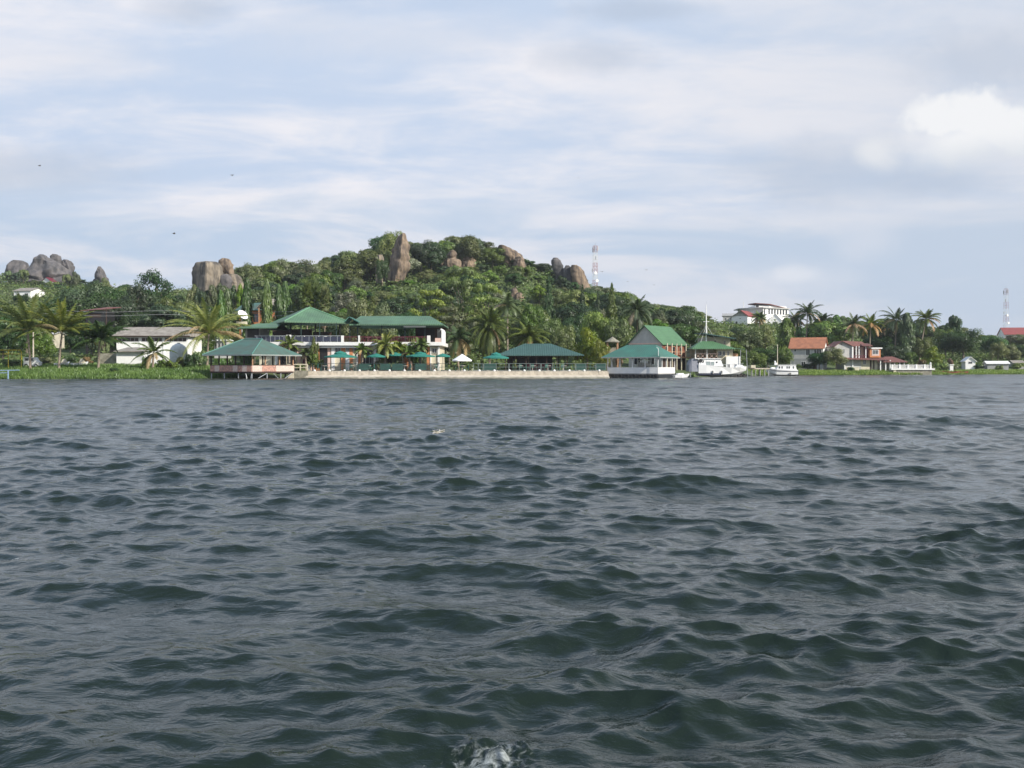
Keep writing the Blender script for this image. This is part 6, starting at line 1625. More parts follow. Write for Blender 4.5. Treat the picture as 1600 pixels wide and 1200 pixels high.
def house_b():
    Y = 212.0; S = Y / FOC
    r = empty('maroon_roofed_villa', ((1331 - 800) * S, Y, 1.0), 0, "cream villa with maroon roofs, a columned balcony and an orange box bay", "villa")
    X = lambda px: (px - 1331) * S; Z = lambda py: EYE - 1.0 + (574 - py) * S
    MB().box(X(1304), X(1330.5), 0, 6, Z(560), Z(540.5)).build('gable_wall', M_LGREY, r)  # cream wall painted grey, its shade put into the colour
    m = MB(); m.wallpoly([(X(1304), Z(540.5)), (X(1330.5), Z(540.5)), (X(1314.5), Z(533.2))], .01, .2); m.build('gable', M_LGREY, r)
    q = MB(); q.add([(X(1301.5), -.5, Z(541.8)), (X(1314.5), -.5, Z(532.6)), (X(1332), -.5, Z(541)), (X(1304), 6.5, Z(541.8)), (X(1318), 6.5, Z(532.6)), (X(1362), 6.5, Z(541)), (X(1358), .8, Z(541)), (X(1352), 2.0, Z(533.4))],
                    [(0, 1, 4, 3), (1, 2, 6, 7), (1, 7, 5, 4), (7, 6, 5)]); ro = q.build('roof', M_MTILE, r); mod = ro.modifiers.new('s', 'SOLIDIFY'); mod.thickness = .12
    q = MB(); q.roof([(X(1345), -.9), (X(1361.5), -.9), (X(1361.5), 3), (X(1345), 3)], Z(540.3), (X(1347), 1), (X(1359), 1), Z(536.4), .1); q.build('roof', M_MTILE, r)
    MB().box(X(1330.5), X(1332.6), -.35, .3, 0, Z(541)).build('corner_pier', M_WHITE, r)
    MB().box(X(1332), X(1360), 1.3, 6, Z(560), Z(541.2)).build('balcony_wall', M_PINK, r)
    for a, b in [(1333.5, 1335.5), (1338, 1340)]: MB().box(X(a), X(b), 1.24, 1.3, Z(559), Z(546)).build('balcony_door', M_DBROWN, r)
    window(r, X(1343), X(1348), Z(554), Z(546), 1.3, M_GREYP)
    for p in (1336.5, 1341, 1351.5): MB().box(X(p), X(p) + .18, -.3, -.1, Z(559.5), Z(541)).build('column', M_WHITE, r)
    MB().box(X(1353), X(1357.6), .5, 1.3, Z(559), Z(542)).build('maroon_wall', M_MAROON, r)
    m = MB()
    for k in range(16): xx = X(1333) + (X(1352) - X(1333)) * k / 15; m.box(xx - .02, xx + .02, -.28, -.24, Z(560), Z(556))
    m.box(X(1333), X(1352), -.3, -.22, Z(556), Z(555.4)); m.build('balcony_rail', M_MAROON, r)
    MB().box(X(1357.8), X(1374.5), -.6, 3.5, Z(558.6), Z(545)).build('box_bay', M_ORANGE, r)
    MB().box(X(1359.5), X(1376.5), -.85, 3.7, Z(545), Z(543.2)).build('bay_cornice', M_WHITE2, r)
    MB().box(X(1360.5), X(1372.2), -.64, -.6, Z(556), Z(546.2)).build('bay_trim', M_PINK, r)
    window(r, X(1361.5), X(1371), Z(553.8), Z(546.6), -.64, M_WHITE, bars=3)
    # skirt roof between floors and lower storey
    q = MB(); q.add([(X(1321), -1.4, Z(561)), (X(1386), -1.4, Z(562.5)), (X(1386), .3, Z(558.7)), (X(1321), .3, Z(558.4)), (X(1321), -1.4, Z(561.8)), (X(1386), -1.4, Z(563.3)), (X(1386), .3, Z(559.6)), (X(1321), .3, Z(559.4))], [(0, 1, 2, 3), (7, 6, 5, 4), (0, 4, 5, 1), (1, 5, 6, 2), (2, 6, 7, 3), (3, 7, 4, 0)]); q.build('skirt_roof', M_MTILE, r)
    MB().box(X(1321.5), X(1345), -.2, 5.9, -.8, Z(559.6)).build('lower_wall', M_LGREY, r)
    MB().box(X(1345), X(1370.5), -.1, 5.9, -.8, Z(559.6)).build('lower_wall', M_CREAM, r)
    window(r, X(1348), X(1353), Z(569.5), Z(561.6), -.1, M_WHITE); window(r, X(1332), X(1335), Z(562.4) - .1, Z(561.2), -.2, M_GREYP, bars=0)
    MB().box(X(1359), X(1361.2), -.14, -.1, -.5, Z(562.5)).build('door', M_DBROWN, r); MB().box(X(1364), X(1366), -.14, -.1, -.5, Z(562.5)).build('door', M_DBROWN, r)
    window(r, X(1311.5), X(1314.5), Z(552), Z(545), 0, M_WHITE); window(r, X(1317), X(1320), Z(552), Z(545), 0, M_WHITE)
    MB().box(X(1314), X(1315.6), -.03, .0, Z(538.6), Z(537)).build('gable_vent', M_MAROON, r)
    for p in (1372, 1380, 1387): MB().box(X(p), X(p) + .2, -1.2, -1.0, -.8, Z(562.6)).build('column', M_WHITE, r)
    q = MB(); q.roof([(X(1376), -1.6), (X(1414), -1.6), (X(1412), 4), (X(1376), 4)], Z(565.4), (X(1385), 1.2), (X(1398), 1.2), Z(556.2) - .1, .12); q.build('round_roof', M_MTILE, r)
    MB().box(X(1378), X(1408), 3.2, 3.4, -.8, Z(565.8)).build('rear_wall', M_LGREY, r)
    for p in (1394, 1402, 1409): MB().box(X(p), X(p) + .18, -1.2, -1.02, -.8, Z(565.6)).build('column', M_WHITE, r)
house_b()
def low_wall():
    Y = 206.0; S = Y / FOC
    r = empty('garden_wall', ((1331 - 800) * S, Y, .6), 0, "low cream garden wall in the shore grass below the villa", "wall")
    MB().box(-11.5 * S, 11.5 * S, 0, .3, -.5, .95).build('wall', M_CREAM, r); MB().box(-12 * S, -10 * S, -.1, .4, -.5, 1.4).build('pier', M_WHITE, r)
    MB().box(-11.5 * S, 11.5 * S, -.04, .34, .95, 1.03).build('coping', M_WHITE, r)
low_wall()
def balustrade():
    Y = 205.5; S = Y / FOC
    r = empty('balustrade_terrace', ((1425 - 800) * S, Y, 0), 0, "white balustrade on a stained stone wall at the water's edge", "balustrade")
    X = lambda px: (px - 1425) * S; Z = lambda py: EYE + (574 - py) * S
    MB().box(X(1396), X(1456), 0, 4, -1, Z(578)).build('stone_wall', M_DCONC, r)
    MB().box(X(1392), X(1460), -.25, .9, Z(578), Z(575.6)).build('plinth', M_WHITE, r)
    MB().box(X(1396), X(1400), -.1, .0, -1, Z(578)).build('pier', M_CREAM, r)
    MB().box(X(1393), X(1456), .1, .35, Z(571), Z(570)).build('coping', M_WHITE, r)
    m = MB(); n = 64
    for k in range(n):
        xx = X(1393.5) + (X(1455.5) - X(1393.5)) * k / (n - 1); m.tube([(xx, .22, Z(575.6)), (xx, .22, Z(573.5)), (xx, .22, Z(571))], [.035, .05, .035], 5, cap=False)
    m.build('balusters', M_WHITE, r)
    MB().box(X(1394), X(1456), .42, .5, Z(575.6), Z(571.2)).build('rear_panel', M_CREAM, r)
    for p in (1393, 1405, 1418, 1431, 1444, 1453.5): MB().box(X(p), X(p) + .3, .02, .40, Z(575.6), Z(569.4)).build('pier', M_WHITE, r)
    MB().sphere((X(1454.5), .2, Z(568)), .2, 8, 5, 1.3).build('urn', M_WHITE, r)
balustrade()
def statue_post():
    Y = 216.0; p = P(1486, 576, Y)
    r = empty('gate_post', (p.x, Y, gz(p.x, Y) - .05), 0, "white gate post half hidden by bushes right of the balustrade", "gate post")
    MB().box(-.35, .35, -.35, .35, -.3, 1.6).build('shaft', M_WHITE, r); MB().box(-.5, .5, -.5, .5, 1.6, 1.75).build('cap', M_WHITE, r)
statue_post()
def small_house(name, label, px, row_base, Y, w_, d, h, hr, rz, wm, rm, wins=2, ridge='x', cat="house", base=None):
    b = EYE + (574 - row_base) / FOC * Y if base is None else base
    r, ze, zr = gable_house(name, label, px, Y, rz, w_, d, b, b + h, b + hr, ridge, wm, rm, .3, cat)
    for k in range(wins):
        a = -w_ + w_ * (k + .3) / wins; window(r, a, a + w_ * .4 / wins, h * .45, h * .8, 0, M_GREYP if wm in (M_WHITE, M_WHITE2) else M_WHITE)
    return r
small_house('white_gabled_hut', "small bright white gabled hut under the massive dark tree", 1524, 572.5, 232, 2.2, 3, 1.4, 2.3, -8, M_WHITE2, M_WHITE2, 1, 'y')
r_ = small_house('long_low_shed', "long low grey building with a pale roof edge on the right lawn", 1576, 573, 230, 4.6, 3, .85, 1.35, -10, M_GREYP, M_WHITE, 3, 'x', "shed")
small_house('low_hut', "low dark hut at the far right edge of the lawn", 1600, 572, 236, 2.4, 3, .9, 1.4, -6, M_GREYP, M_GREYR, 1, 'x', "hut")
small_house('red_roofed_house', "red roofed house at the right edge beside the distant mast", 1606, 524, 345, 7.5, 8, .5, 2.9, -10, M_WHITE, M_RED, 2, 'x')

# white hotel and villa on the rise
def hotel():
    Y = 330.0; S = Y / FOC
    b = EYE + (574 - 520) * S
    r = empty('white_hotel', ((1192 - 800) * S, Y, b), 0, "white flat roofed hotel with a long window row on the wooded rise", "hotel")
    X = lambda px: (px - 1192) * S; Z = lambda py: EYE - b + (574 - py) * S
    def wallq(name, p0, p1, za, zb, m_, back=9):      # straight wall from plan point p0 to p1, solid to the back
        mb = MB(); vs = [(p0[0], p0[1], za), (p1[0], p1[1], za), (p1[0] * .98, back, za), (p0[0] * .98, back, za), (p0[0], p0[1], zb), (p1[0], p1[1], zb), (p1[0] * .98, back, zb), (p0[0] * .98, back, zb)]
        mb.add(vs, [(0, 3, 2, 1), (4, 5, 6, 7), (0, 1, 5, 4), (1, 2, 6, 5), (2, 3, 7, 6), (3, 0, 4, 7)]); return mb.build(name, m_, r)
    wallq('left_wing', (X(1165), 5.5), (X(1192), 0.0), -3, Z(481), M_LGREY, 12)
    mb = MB(); mb.prism([(X(1192) + .02, 0), (X(1240.5), 6.5), (X(1240.5), 15), (X(1192) + .02, 13)], -3, Z(481.5)); mb.build('right_wing', M_WHITE2, r)
    mb = MB(); mb.prism([(X(1160), 5.8), (X(1192), -.7), (X(1242), 6.0), (X(1242), 15.5), (X(1162), 15)], Z(481.4), Z(480)); mb.build('roof_slab', M_LGREY, r)
    mb = MB(); mb.prism([(X(1184), 3), (X(1206), 3.2), (X(1240), 8.5), (X(1240), 14), (X(1184), 13)], Z(480), Z(476.5)); mb.build('penthouse', M_WHITE, r)
    q = MB(); q.add([(X(1183), 2.4, Z(472.5)), (X(1207), 2.6, Z(474)), (X(1242), 7.8, Z(480)), (X(1242), 14, Z(479)), (X(1183), 13, Z(471)), (X(1183), 2.4, Z(473.4)), (X(1207), 2.6, Z(475.2)), (X(1242), 7.8, Z(481.2)), (X(1242), 14, Z(480.2)), (X(1183), 13, Z(472.2))],
                    [(0, 1, 2, 3, 4), (9, 8, 7, 6, 5), (0, 5, 6, 1), (1, 6, 7, 2), (2, 7, 8, 3), (3, 8, 9, 4), (4, 9, 5, 0)]); q.build('upper_roof', M_MTILE, r)
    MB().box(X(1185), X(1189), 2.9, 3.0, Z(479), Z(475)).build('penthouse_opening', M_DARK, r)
    # windows along the slanting right wing
    dxv = Vector((X(1240.5) - X(1192), 6.5, 0)); Lw = dxv.length; ang = math.atan2(6.5, dxv.x)
    for k in range(7):
        t = (.20 + .112 * k) * Lw
        wn = MB().box(t, t + .88, -.06, .02, 0, 1.9).build('window', M_WHITE, r, loc=(X(1192) + t * 0, 0, Z(491)), rz=ang)
        MB().box(t + .1, t + .78, -.09, -.05, .12, 1.8).build('pane', M_GLASS, wn)
    wn = MB().box(.4, 1.1, -.06, .02, 0, 1.9).build('window', M_WHITE, r, loc=(X(1192), 0, Z(491)), rz=ang); MB().box(.48, 1.0, -.09, -.05, .12, 1.8).build('pane', M_GLASS, wn)
    MB().tube([(X(1168.5), 6, Z(481)), (X(1168.5), 6, Z(470))], .12, 6).build('aerial', M_WHITE, r)
hotel()
def villa_on_rise():
    Y = 322.0; b = EYE + (574 - 512) * Y / FOC; S = Y / FOC
    r = empty('red_roofed_villa', ((1169 - 800) * S, Y, b), 0, "white villa with a red roof in front of the hotel's left wing", "villa")
    X = lambda px: (px - 1169) * S; Z = lambda py: EYE - b + (574 - py) * S
    MB().prism([(X(1147), 3.5), (X(1168), 0), (X(1192), 4), (X(1190), 10), (X(1150), 10)], -3, Z(493.5)).build('wall', M_WHITE2, r)
    m = MB(); m.add([(X(1147), 3.5, Z(493.5)), (X(1168.5), 0, Z(492.5)), (X(1158.5), 1.7, Z(485)), (X(1150), 9, Z(494)), (X(1172), 8, Z(493)), (X(1163), 8, Z(485.5))], [(0, 1, 2), (3, 5, 4), (0, 2, 5, 3), (1, 4, 5, 2)]); m.build('gable', M_LGREY, r)
    q = MB(); q.add([(X(1168.8), -.3, Z(493.4)), (X(1158), .6, Z(484.3)), (X(1178), 7, Z(484.8)), (X(1196), 4, Z(495.4))], [(0, 3, 2, 1)]); ro = q.build('roof', M_RED, r); mod = ro.modifiers.new('s', 'SOLIDIFY'); mod.thickness = .3
    q = MB(); q.add([(X(1158), .6, Z(484.3)), (X(1145.5), 3.4, Z(494.3)), (X(1150), 9, Z(494)), (X(1163), 8, Z(485.5))], [(0, 3, 2, 1)]); ro = q.build('roof', M_LGREY, r); mod = ro.modifiers.new('s', 'SOLIDIFY'); mod.thickness = .2
    MB().box(X(1176), X(1180), .9, 1.0, Z(500), Z(496)).build('window_bay', M_WHITE, r)
    MB().box(X(1152), X(1155.5), 2.2, 2.4, Z(507), Z(502)).build('doorway', M_DARK, r)
    MB().prism([(X(1184), -.5), (X(1199), -.5), (X(1199), 3), (X(1184), 3)], -3, Z(500)).build('annex', M_WHITE2, r)
villa_on_rise()
small_house('grey_house', "small grey house left of the red roofed villa", 1147, 508, 326, 3.6, 5, 3.2, 4.0, -12, M_LGREY, M_GREYP, 2)
small_house('white_gable_house', "white gabled house half hidden below the hotel windows", 1221, 514, 326, 4.0, 5, 3.0, 5.2, -16, M_WHITE2, M_WHITE, 1, 'y')
small_house('white_outhouse', "narrow white outhouse below the right end of the hotel", 1243, 524, 322, 1.3, 3, 4.4, 5.2, -10, M_WHITE2, M_WHITE, 0, 'y')

# ------------------------------------------------------------------ left shore
def shed():
    Y = 160.0; S = Y / FOC
    b = EYE + (574 - 571) * S
    r = empty('long_white_shed', ((236 - 800) * S, Y, b), 0, "long white shed with an old grey sheet roof and a band of dark windows", "shed")
    X = lambda px: (px - 236) * S; Z = lambda py: EYE - b + (574 - py) * S
    MB().box(X(182), X(294), 0, 7, -1, Z(526.5)).build('wall', M_WHITE2, r)
    q = MB(); q.roof([(X(177), -.7), (X(299), -.7), (X(299), 7.7), (X(177), 7.7)], Z(525), (X(181), 3.6), (X(295), 3.6), Z(512) + .25, .12); ro = q.build('roof', M_GREYR, r)
    MB().box(X(177), X(299), -.75, -.71, Z(526.2), Z(524.7)).build('fascia', M_DBROWN, ro)
    for a, b_ in [(184, 217), (221, 254), (257.5, 292)]: window(r, X(a), X(b_), Z(534), Z(527.4), 0, M_WHITE, bars=4, glass=mat("old_brown_glass", (0.075, 0.05, 0.05), .3))
    for p in (218, 255): MB().box(X(p), X(p + 2), -.1, 0, -.5, Z(526.5)).build('pilaster', M_WHITE2, r)
    MB().box(X(225), X(228), -.03, 0, 0, Z(553)).build('door', M_GREYP, r)
shed()
def annex():
    Y = 152.0; S = Y / FOC; b = EYE + (574 - 571) * S
    r = empty('annex_shed', ((203 - 800) * S, Y, b), 0, "square bright white annex shed with a thin grey lean-to roof", "shed")
    X = lambda px: (px - 203) * S; Z = lambda py: EYE - b + (574 - py) * S
    MB().box(X(182), X(223.5), 0, 4.5, -1, Z(548.6)).build('wall', M_WHITE2, r)
    q = MB(); x0, x1 = X(180), X(226); q.add([(x0, -.6, Z(548.5)), (x1, -.6, Z(548.5)), (x1, 5, Z(541.5)), (x0, 5, Z(541.5)), (x0, -.6, Z(550)), (x1, -.6, Z(550)), (x1, 5, Z(543)), (x0, 5, Z(543))], [(0, 1, 2, 3), (7, 6, 5, 4), (0, 4, 5, 1), (1, 5, 6, 2), (2, 6, 7, 3), (3, 7, 4, 0)]); q.build('roof', M_GREYR, r)
    MB().box(X(191), X(194), -.03, 0, 0, .35).build('vent', M_GREYP, r)
    MB().box(X(150), X(181.8), 1.0, 1.15, -1, Z(552)).build('side_fence', M_DCONC, r)
annex()
def tank():
    Y = 151.0; p = P(279, 571, Y)
    r = empty('water_tank', (p.x, Y, gz(p.x, Y)), 0, "rounded pale grey water tank at the right end of the shed", "tank")
    m = MB(); prof = [(1.22, 0), (1.30, .1), (1.30, 2.2), (1.2, 2.7), (.9, 3.15), (.45, 3.42), (.2, 3.5)]
    N = 18; vs = []; fs = []
    for rr_, z in prof:
        for k in range(N): vs.append((rr_ * math.cos(6.2832 * k / N), rr_ * math.sin(6.2832 * k / N), z))
    for i in range(len(prof) - 1):
        for k in range(N): fs.append((i * N + k, i * N + (k + 1) % N, (i + 1) * N + (k + 1) % N, (i + 1) * N + k))
    fs.append(tuple((len(prof) - 1) * N + k for k in range(N))); m.add(vs, fs); m.build('tank_body', mat("pale_grey_tank", (0.62, 0.65, 0.65), .6), r, smooth=True)
    MB().prism([(.25 * math.cos(k * .785), .25 * math.sin(k * .785)) for k in range(8)], 3.48, 3.6).build('lid', M_GREYP, r)
    MB().tube([(1.33, -.4, 0), (1.33, -.4, 2.6)], .05, 5).build('pipe', M_GREY, r)
tank()
def hut_red():
    Y = 190.0; S = Y / FOC; b = gz((148 - 800) * S, Y)
    r = empty('dark_red_house', ((148 - 800) * S, Y, b), 0, "dark house with a shallow red roof behind the second and third palms", "house")
    X = lambda px: (px - 148) * S; Z = lambda py: EYE - b + (574 - py) * S
    MB().box(X(134), X(163), 0, 5, -1, Z(486)).build('wall', M_DARK, r)
    q = MB(); q.add([(X(128), -.8, Z(485.5)), (X(166), -.8, Z(483)), (X(172), 5.5, Z(477)), (X(150), 5.5, Z(477)), (X(128), -.8, Z(486.3)), (X(166), -.8, Z(484)), (X(172), 5.5, Z(478)), (X(150), 5.5, Z(478))], [(0, 1, 2, 3), (7, 6, 5, 4), (0, 4, 5, 1), (1, 5, 6, 2), (2, 6, 7, 3), (3, 7, 4, 0)]); q.build('roof', M_MTILE, r)
    MB().box(X(140), X(158), -.05, 0, Z(496), Z(490)).build('shutter', M_DBROWN, r)
hut_red()
small_house('white_hillside_house', "white house in the trees below the grey rock shelf", 48, 476, 290, 5.8, 6, 4.2, 5.2, -14, M_WHITE2, M_GREYR, 2)
small_house('maroon_roofed_cottage', "small white cottage with a maroon roof under the grey rock mound", 80, 448, 425, 6.0, 7, 2.4, 4.2, -25, M_WHITE2, M_MAROON, 1, 'y', "cottage")
small_house('pale_roofed_hut', "hut with a pale flat roof glimpsed between the first two palms", 84, 530, 172, 2.6, 3, 1.0, 1.4, -10, M_STAIN, M_WHITE2, 1, 'x', "hut")
def orange_house():
    Y = 185.0; r, ze, zr = gable_house('orange_house', "orange red hillside house with a teal roof behind the slim mast trees", 428, Y, -12, 7.0, 6, EYE + (574 - 512) * Y / FOC, EYE + (574 - 482) * Y / FOC, EYE + (574 - 471) * Y / FOC, 'x', M_BORANGE, M_TEAL, .6)
    for a in (-6.3, -4.2, -2.0): window(r, a, a + 1.1, ze * .3, ze * .75, 0, M_BROWN)
    q = MB(); q.gable([(-2.9, -1.3), (1.0, -1.3), (1.0, 3), (-2.9, 3)], ze + .1, (-.95, -1.3), (-.95, 3), ze + 1.9, .12, 'y'); q.build('porch_gable', M_GREYR, r)
    for a in (-2.6, .7): MB().box(a, a + .15, -1.1, -.95, -1, ze + .05).build('post', M_POST, r)
orange_house()
small_house('white_block_house', "row of white posts and wall behind the stilted pavilion's roof", 354, 545, 158, 2.0, 2, 1.4, 1.5, -5, M_LGREY, M_WHITE, 0, 'x', "wall")
def van():
    Y = 143.0; p = P(51, 568, Y)
    r = empty('white_van', (p.x, Y, gz(p.x, Y)), R(8), "white van parked behind the tall leaning palm", "van")
    MB().wallpoly([(-1.0, .35), (1.05, .35), (1.05, .9), (.75, 1.0), (.45, 1.55), (-1.0, 1.6)], -.8, .8).build('body', M_WHITE2, r)
    for a, b_ in ((-.8, -.3), (-.2, .35)): window(r, a, b_, 1.05, 1.45, -.8, M_GREYP, bars=0)
    for x in (-.62, .68):
        w_ = MB().tube([(x, -.82, .33), (x, -.6, .33)], .3, 12).build('wheel', M_TYRE, r)
        MB().tube([(x, -.84, .33), (x, -.81, .33)], .15, 10).build('rim', M_GREY, w_)
        MB().tube([(x, .6, .33), (x, .82, .33)], .3, 12).build('wheel', M_TYRE, r)
    MB().box(1.04, 1.08, -.7, -.5, .6, .75).build('headlight', M_GREY, r); MB().box(1.04, 1.08, .5, .7, .6, .75).build('headlight', M_GREY, r)
van()
for px, row, lab, Y in [(97, 565, "small white sailing dinghy on the grass behind the second palm", 146), (124, 566, "small white dinghy shaded by the reddish bush", 147)]:
    p = P(px, row, Y); r_ = empty('dinghy', (p.x, Y, gz(p.x, Y)), R(70 if px < 100 else 55), lab, "dinghy", "dinghies on the left lawn")
    hull([(-1.2, .4, .62, .35, .25, .15), (0, .55, .58, .45, .2, .08), (.9, .4, .68, .25, .3, .2), (1.4, .03, .85, .02, .6, .55)], M_BOAT, 'hull', r_)
    MB().box(-.3, -.05, -.5, .5, .6, .64).build('thwart', M_POST, r_)
    MB().wallpoly([(0, .6), (.9, .7), (.4, 1.25)], -.25, .25).build('cover', M_CREAM, r_)
def lamp_pole():
    p = P(52, 550, 150); r = empty('utility_pole', (p.x, 150, gz(p.x, 150)), 0, "pale concrete utility pole behind the white van", "pole")
    z = EYE + (574 - 519) / FOC * 150 - r.location.z
    MB().tube([(0, 0, -.5), (0, 0, z)], [.14, .09], 7).build('pole', M_CONC, r); MB().box(-.5, .5, -.05, .05, z - .3, z - .2).build('crossarm', M_DBROWN, r)
lamp_pole()
def yellow_frame():
    Y = 141.0; S = Y / FOC; r = empty('yellow_railing', (-800 * S, Y, gz(-800 * S, Y)), 0, "yellow pipe railing above the clipped hedge at the left edge", "railing")
    z = EYE + (574 - 547) * S - r.location.z
    m = MB().tube([(-3.5, 0, z), (32 * S, 0, z), (33.5 * S, 0, z - .25), (33.5 * S, 0, -.3)], .06, 6); m.build('top_rail', M_YEL, r)
    for p in (-20, 13): MB().tube([(p * S, 0, -.3), (p * S, 0, z)], .05, 6).build('post', M_YEL, r)
    MB().tube([(-3.5, 0, z - .55), (33 * S, 0, z - .55)], .03, 5).build('mid_rail', M_YEL, r)
yellow_frame()
def blue_rail():
    Y = 127.5; S = Y / FOC; r = empty('blue_jetty_rail', (-800 * S, Y, 0), 0, "pale blue metal landing frame standing in the shallows at the left edge", "landing rail")
    z = EYE + (574 - 579) * S
    MB().tube([(-3, 0, z - .05), (28 * S, .4, z + .05)], .055, 6).build('top_rail', M_BLUE, r)
    MB().tube([(-3, 0, z - .32), (12 * S, .1, z - .3)], .045, 6).build('lower_rail', M_BLUE, r)
    for p in (-12, 12): MB().tube([(p * S, .1, -1.2), (p * S, .1, z)], .09, 6).build('leg', M_BLUE, r)
blue_rail()
def power_lines():
    r1 = empty('power_line_pole', (P(166, 540, 176).x, 176, gz(P(166, 540, 176).x, 176)), 0, "thin dark power line pole above the grey shed roof", "power pole")
    z = EYE + (574 - 482) / FOC * 176 - r1.location.z
    MB().tube([(0, 0, -.5), (0, 0, z)], [.13, .09], 6).build('pole', M_DBROWN, r1); MB().box(-.8, .8, -.05, .05, z - .35, z - .25).build('crossarm', M_DBROWN, r1)
    for k, (r0, r2) in enumerate([(484, 487), (490, 493)]):
        pts = []
        for i in range(25):
            t = i / 24; px = 60 + 400 * t; row = r0 + (r2 - r0) * t + 3 * math.sin(math.pi * t * 2) ** 2
            pts.append(P(px, row, 172))
        o = MB().tube(pts, .028, 4).build('power_cable', M_GREYP); tag(o, ["upper sagging power cable crossing above the grey shed roof", "lower sagging power cable crossing above the grey shed roof"][k], "cable", "power cables above the shed")
power_lines()
tag(MB().tube([P(336 + i, 540, 151.5) if False else P(352, 526, 152), P(352, 548, 152)], .14, 6).build('white_post', M_LGREY), "leftmost pale post behind the stilted pavilion roof", "post", "pale posts behind the pavilion roof")
for i, px in enumerate((337, 342.5, 348)):
    tag(MB().tube([P(px, 527, 152), P(px, 548, 152)], .14, 6).build('white_post', M_LGREY), ["first pale post from the left beside the yellowing palm", "second pale post from the left beside the yellowing palm", "third pale post from the left beside the yellowing palm"][i], "post", "pale posts behind the pavilion roof")
COL.objects.get('white_post')['label'] = "pale post nearest the stilted pavilion's ridge"

# ------------------------------------------------------------------ masts
def tower(px, row0, row1, Y, label, bottom_row, w0=1.5, w1=1.0, bands=6):
    top = P(px, row0, Y); x = top.x; b = min(EYE + (574 - bottom_row) / FOC * Y, gz(x, Y) + 40)
    r = empty('lattice_mast', (x, Y, b), .3, label, "mast", "red and white telecom masts")
    H = top.z - b; n = 16; B = [MB(), MB()]
    for i in range(n):
        za = H * i / n; zb = H * (i + 1) / n; wa = w0 + (w1 - w0) * i / n; wb = w0 + (w1 - w0) * (i + 1) / n
        m = B[int(i * bands / n) % 2]
        ca = [(-wa, -wa), (wa, -wa), (wa, wa), (-wa, wa)]; cb = [(-wb, -wb), (wb, -wb), (wb, wb), (-wb, wb)]
        for k in range(4):
            p, q = ca[k], cb[k]; p2, q2 = ca[(k + 1) % 4], cb[(k + 1) % 4]
            m.tube([(p[0], p[1], za), (q[0], q[1], zb)], .065, 4); m.tube([(p[0], p[1], za), (q2[0], q2[1], zb)], .028, 4); m.tube([(q[0], q[1], zb), (q2[0], q2[1], zb)], .028, 4)
    B[0].build('white_section', M_WHITE, r); B[1].build('red_section', M_REDP, r)
    for z, a, l_ in ((.95, 0, 1.8), (.93, 2.1, 1.8), (.94, 4.2, 1.8), (.78, 1.0, 1.5), (.55, 3.0, 1.3)):
        MB().box(-.18, .18, -.12, .12, -l_ / 2, l_ / 2).build('antenna_panel', M_GREY, r, loc=(math.cos(a) * (w1 + .5), math.sin(a) * (w1 + .5), H * z), rz=a)
    for z, a in ((.5, 4.4), (.36, 5.0)):
        m = MB().tube([(0, -.0, 0), (0, -.35, 0)], .6, 12); m.build('dish', M_WHITE, r, loc=(math.cos(a) * (w1 + .4), math.sin(a) * (w1 + .4), H * z))
    MB().tube([(0, 0, H), (0, 0, H + 1.2)], .06, 4).build('lightning_rod', M_GREY, r)
tower(930, 384, 446, 385, "red and white lattice mast behind the right shoulder of the hill", 470, .8, .62)
tower(1572, 451, 520, 480, "slim red and white lattice mast above the far right woods", 535, .95, .6, 8)

# ------------------------------------------------------------------ birds
def bird(px, row, Y, span, tilt, lab, m_=M_BIRD):
    r = empty('bird', P(px, row, Y), tilt, lab, "bird", "birds in the sky")
    m = MB(); h = span / 2
    m.sphere((0, 0, 0), .09 * span, 8, 5); m.v = [(x * 2.6, y, z) for x, y, z in m.v]
    m.add([(.22 * span, 0, .02), (.34 * span, 0, 0), (.22 * span, .03 * span, 0), (.22 * span, -.03 * span, 0)], [(0, 1, 2), (0, 3, 1), (2, 1, 3)])
    m.add([(-.2 * span, 0, .01), (-.42 * span, .07 * span, 0), (-.42 * span, -.07 * span, 0), (-.3 * span, 0, -.015)], [(0, 1, 2), (3, 2, 1)])
    m.build('body', m_, r)
    for s in (-1, 1):
        w_ = MB(); w_.add([(.1 * span, 0, .03), (-.1 * span, 0, .03), (-.06 * span, s * h * .5, .16 * span), (.12 * span, s * h * .5, .17 * span), (-.1 * span, s * h, .06 * span), (0, s * h, .05 * span),
                         (.1 * span, 0, .0), (-.1 * span, 0, .0), (-.06 * span, s * h * .5, .14 * span), (.12 * span, s * h * .5, .15 * span)], [(0, 1, 2, 3), (3, 2, 4, 5), (6, 9, 8, 7), (9, 5, 4, 8), (0, 3, 9, 6), (3, 5, 9), (1, 7, 8, 2), (2, 8, 4)]); w_.build('wing', m_, r)
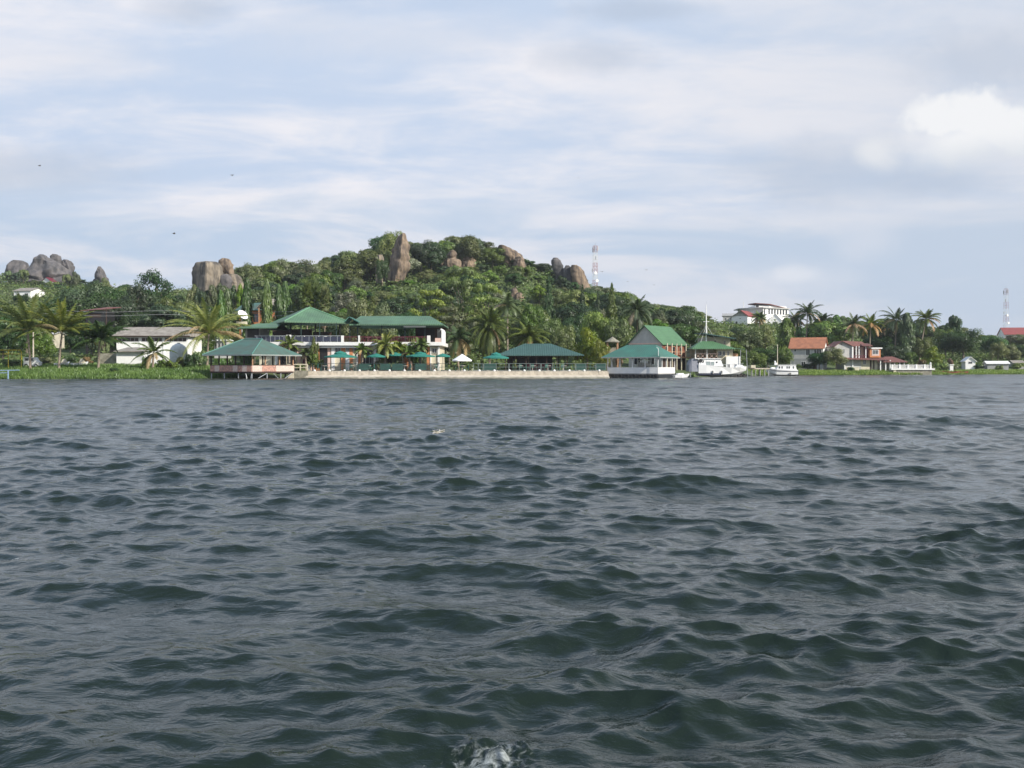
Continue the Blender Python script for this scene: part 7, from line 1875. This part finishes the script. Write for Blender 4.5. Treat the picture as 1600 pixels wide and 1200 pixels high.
for a in [(62, 259, 150, .75, .9, "dark bird highest at the far left of the sky"), (363, 274, 150, .75, 1.2, "small dark bird above the granite block"), (272, 365, 120, .75, .6, "darkest bird flying low above the sparse tall tree"), (941, 424.5, 200, .9, 1.4, "bird flying just right of the lattice mast"),
          (1010, 421.7, 210, .8, 1.2, "faint bird highest right of the lattice mast"), (1022, 445.3, 210, .7, 1.3, "faint bird lowest right of the lattice mast"), (981, 440, 210, .7, 1.5, "faint bird between mast and shaggy palm"), (904, 278, 220, .5, 1.0, "tiny bird high above the rounded boulders")]: bird(*a)
def floating_debris():
    Y = 22.3; p = P(682, 679, Y)
    r = empty('drifting_plant', (p.x, Y, .02), R(10), "pale sprig of drifting plants floating on the open water", "drifting plant")
    rg = random.Random(2); m = MB()
    for i in range(9):
        a = rg.uniform(0, 6.28); l_ = rg.uniform(.08, .2); m.tube([(rg.uniform(-.1, .1), rg.uniform(-.05, .05), 0), (l_ * math.cos(a), l_ * math.sin(a) * .5, rg.uniform(.02, .09))], [.014, .006], 4)
    m.build('stem', M_BIRDW, r)
    m = MB()
    for i in range(12):
        x, y = rg.uniform(-.16, .16), rg.uniform(-.06, .06); m.add([(x, y, .03), (x + .05, y + .02, .06), (x + .02, y - .03, .05), (x - .03, y - .01, .045)], [(0, 1, 2), (0, 2, 3)])
    m.build('leaf', LEAF['yellow'], r)
floating_debris()
def splash():
    rg = random.Random(8); m = MB()
    for i in range(260):
        x = -.06 + rg.gauss(0, .085); y = 3.78 + rg.gauss(0, .09); z = .06 + abs(rg.gauss(0, .05)); m.sphere((x, y, z), rg.uniform(.0015, .005), 6, 4)
    if False: tag(m.build('spray', mat("spray_droplets", (0.75, 0.78, 0.78), .1), smooth=True), "white droplets of the bow splash at the bottom edge", "spray", kind='stuff')
splash()
# ------------------------------------------------------------------ air
def haze():
    m_ = bpy.data.materials.new("air_haze"); m_.use_nodes = True
    t = NT(m_.node_tree)
    for nd in list(m_.node_tree.nodes): m_.node_tree.nodes.remove(nd)
    o = t.n('ShaderNodeOutputMaterial'); v = t.n('ShaderNodeVolumePrincipled')
    v.inputs['Density'].default_value = 0.00016; v.inputs['Color'].default_value = (0.86, 0.90, 0.96, 1)
    v.inputs['Anisotropy'].default_value = 0.2
    m_.node_tree.links.new(v.outputs[0], o.inputs['Volume'])
    b = MB().box(-7000, 7000, -7000, 7000, -8, 90).build('haze', m_)
    tag(b, "thin pale air haze over lake and shore", "haze", kind='stuff')
haze()
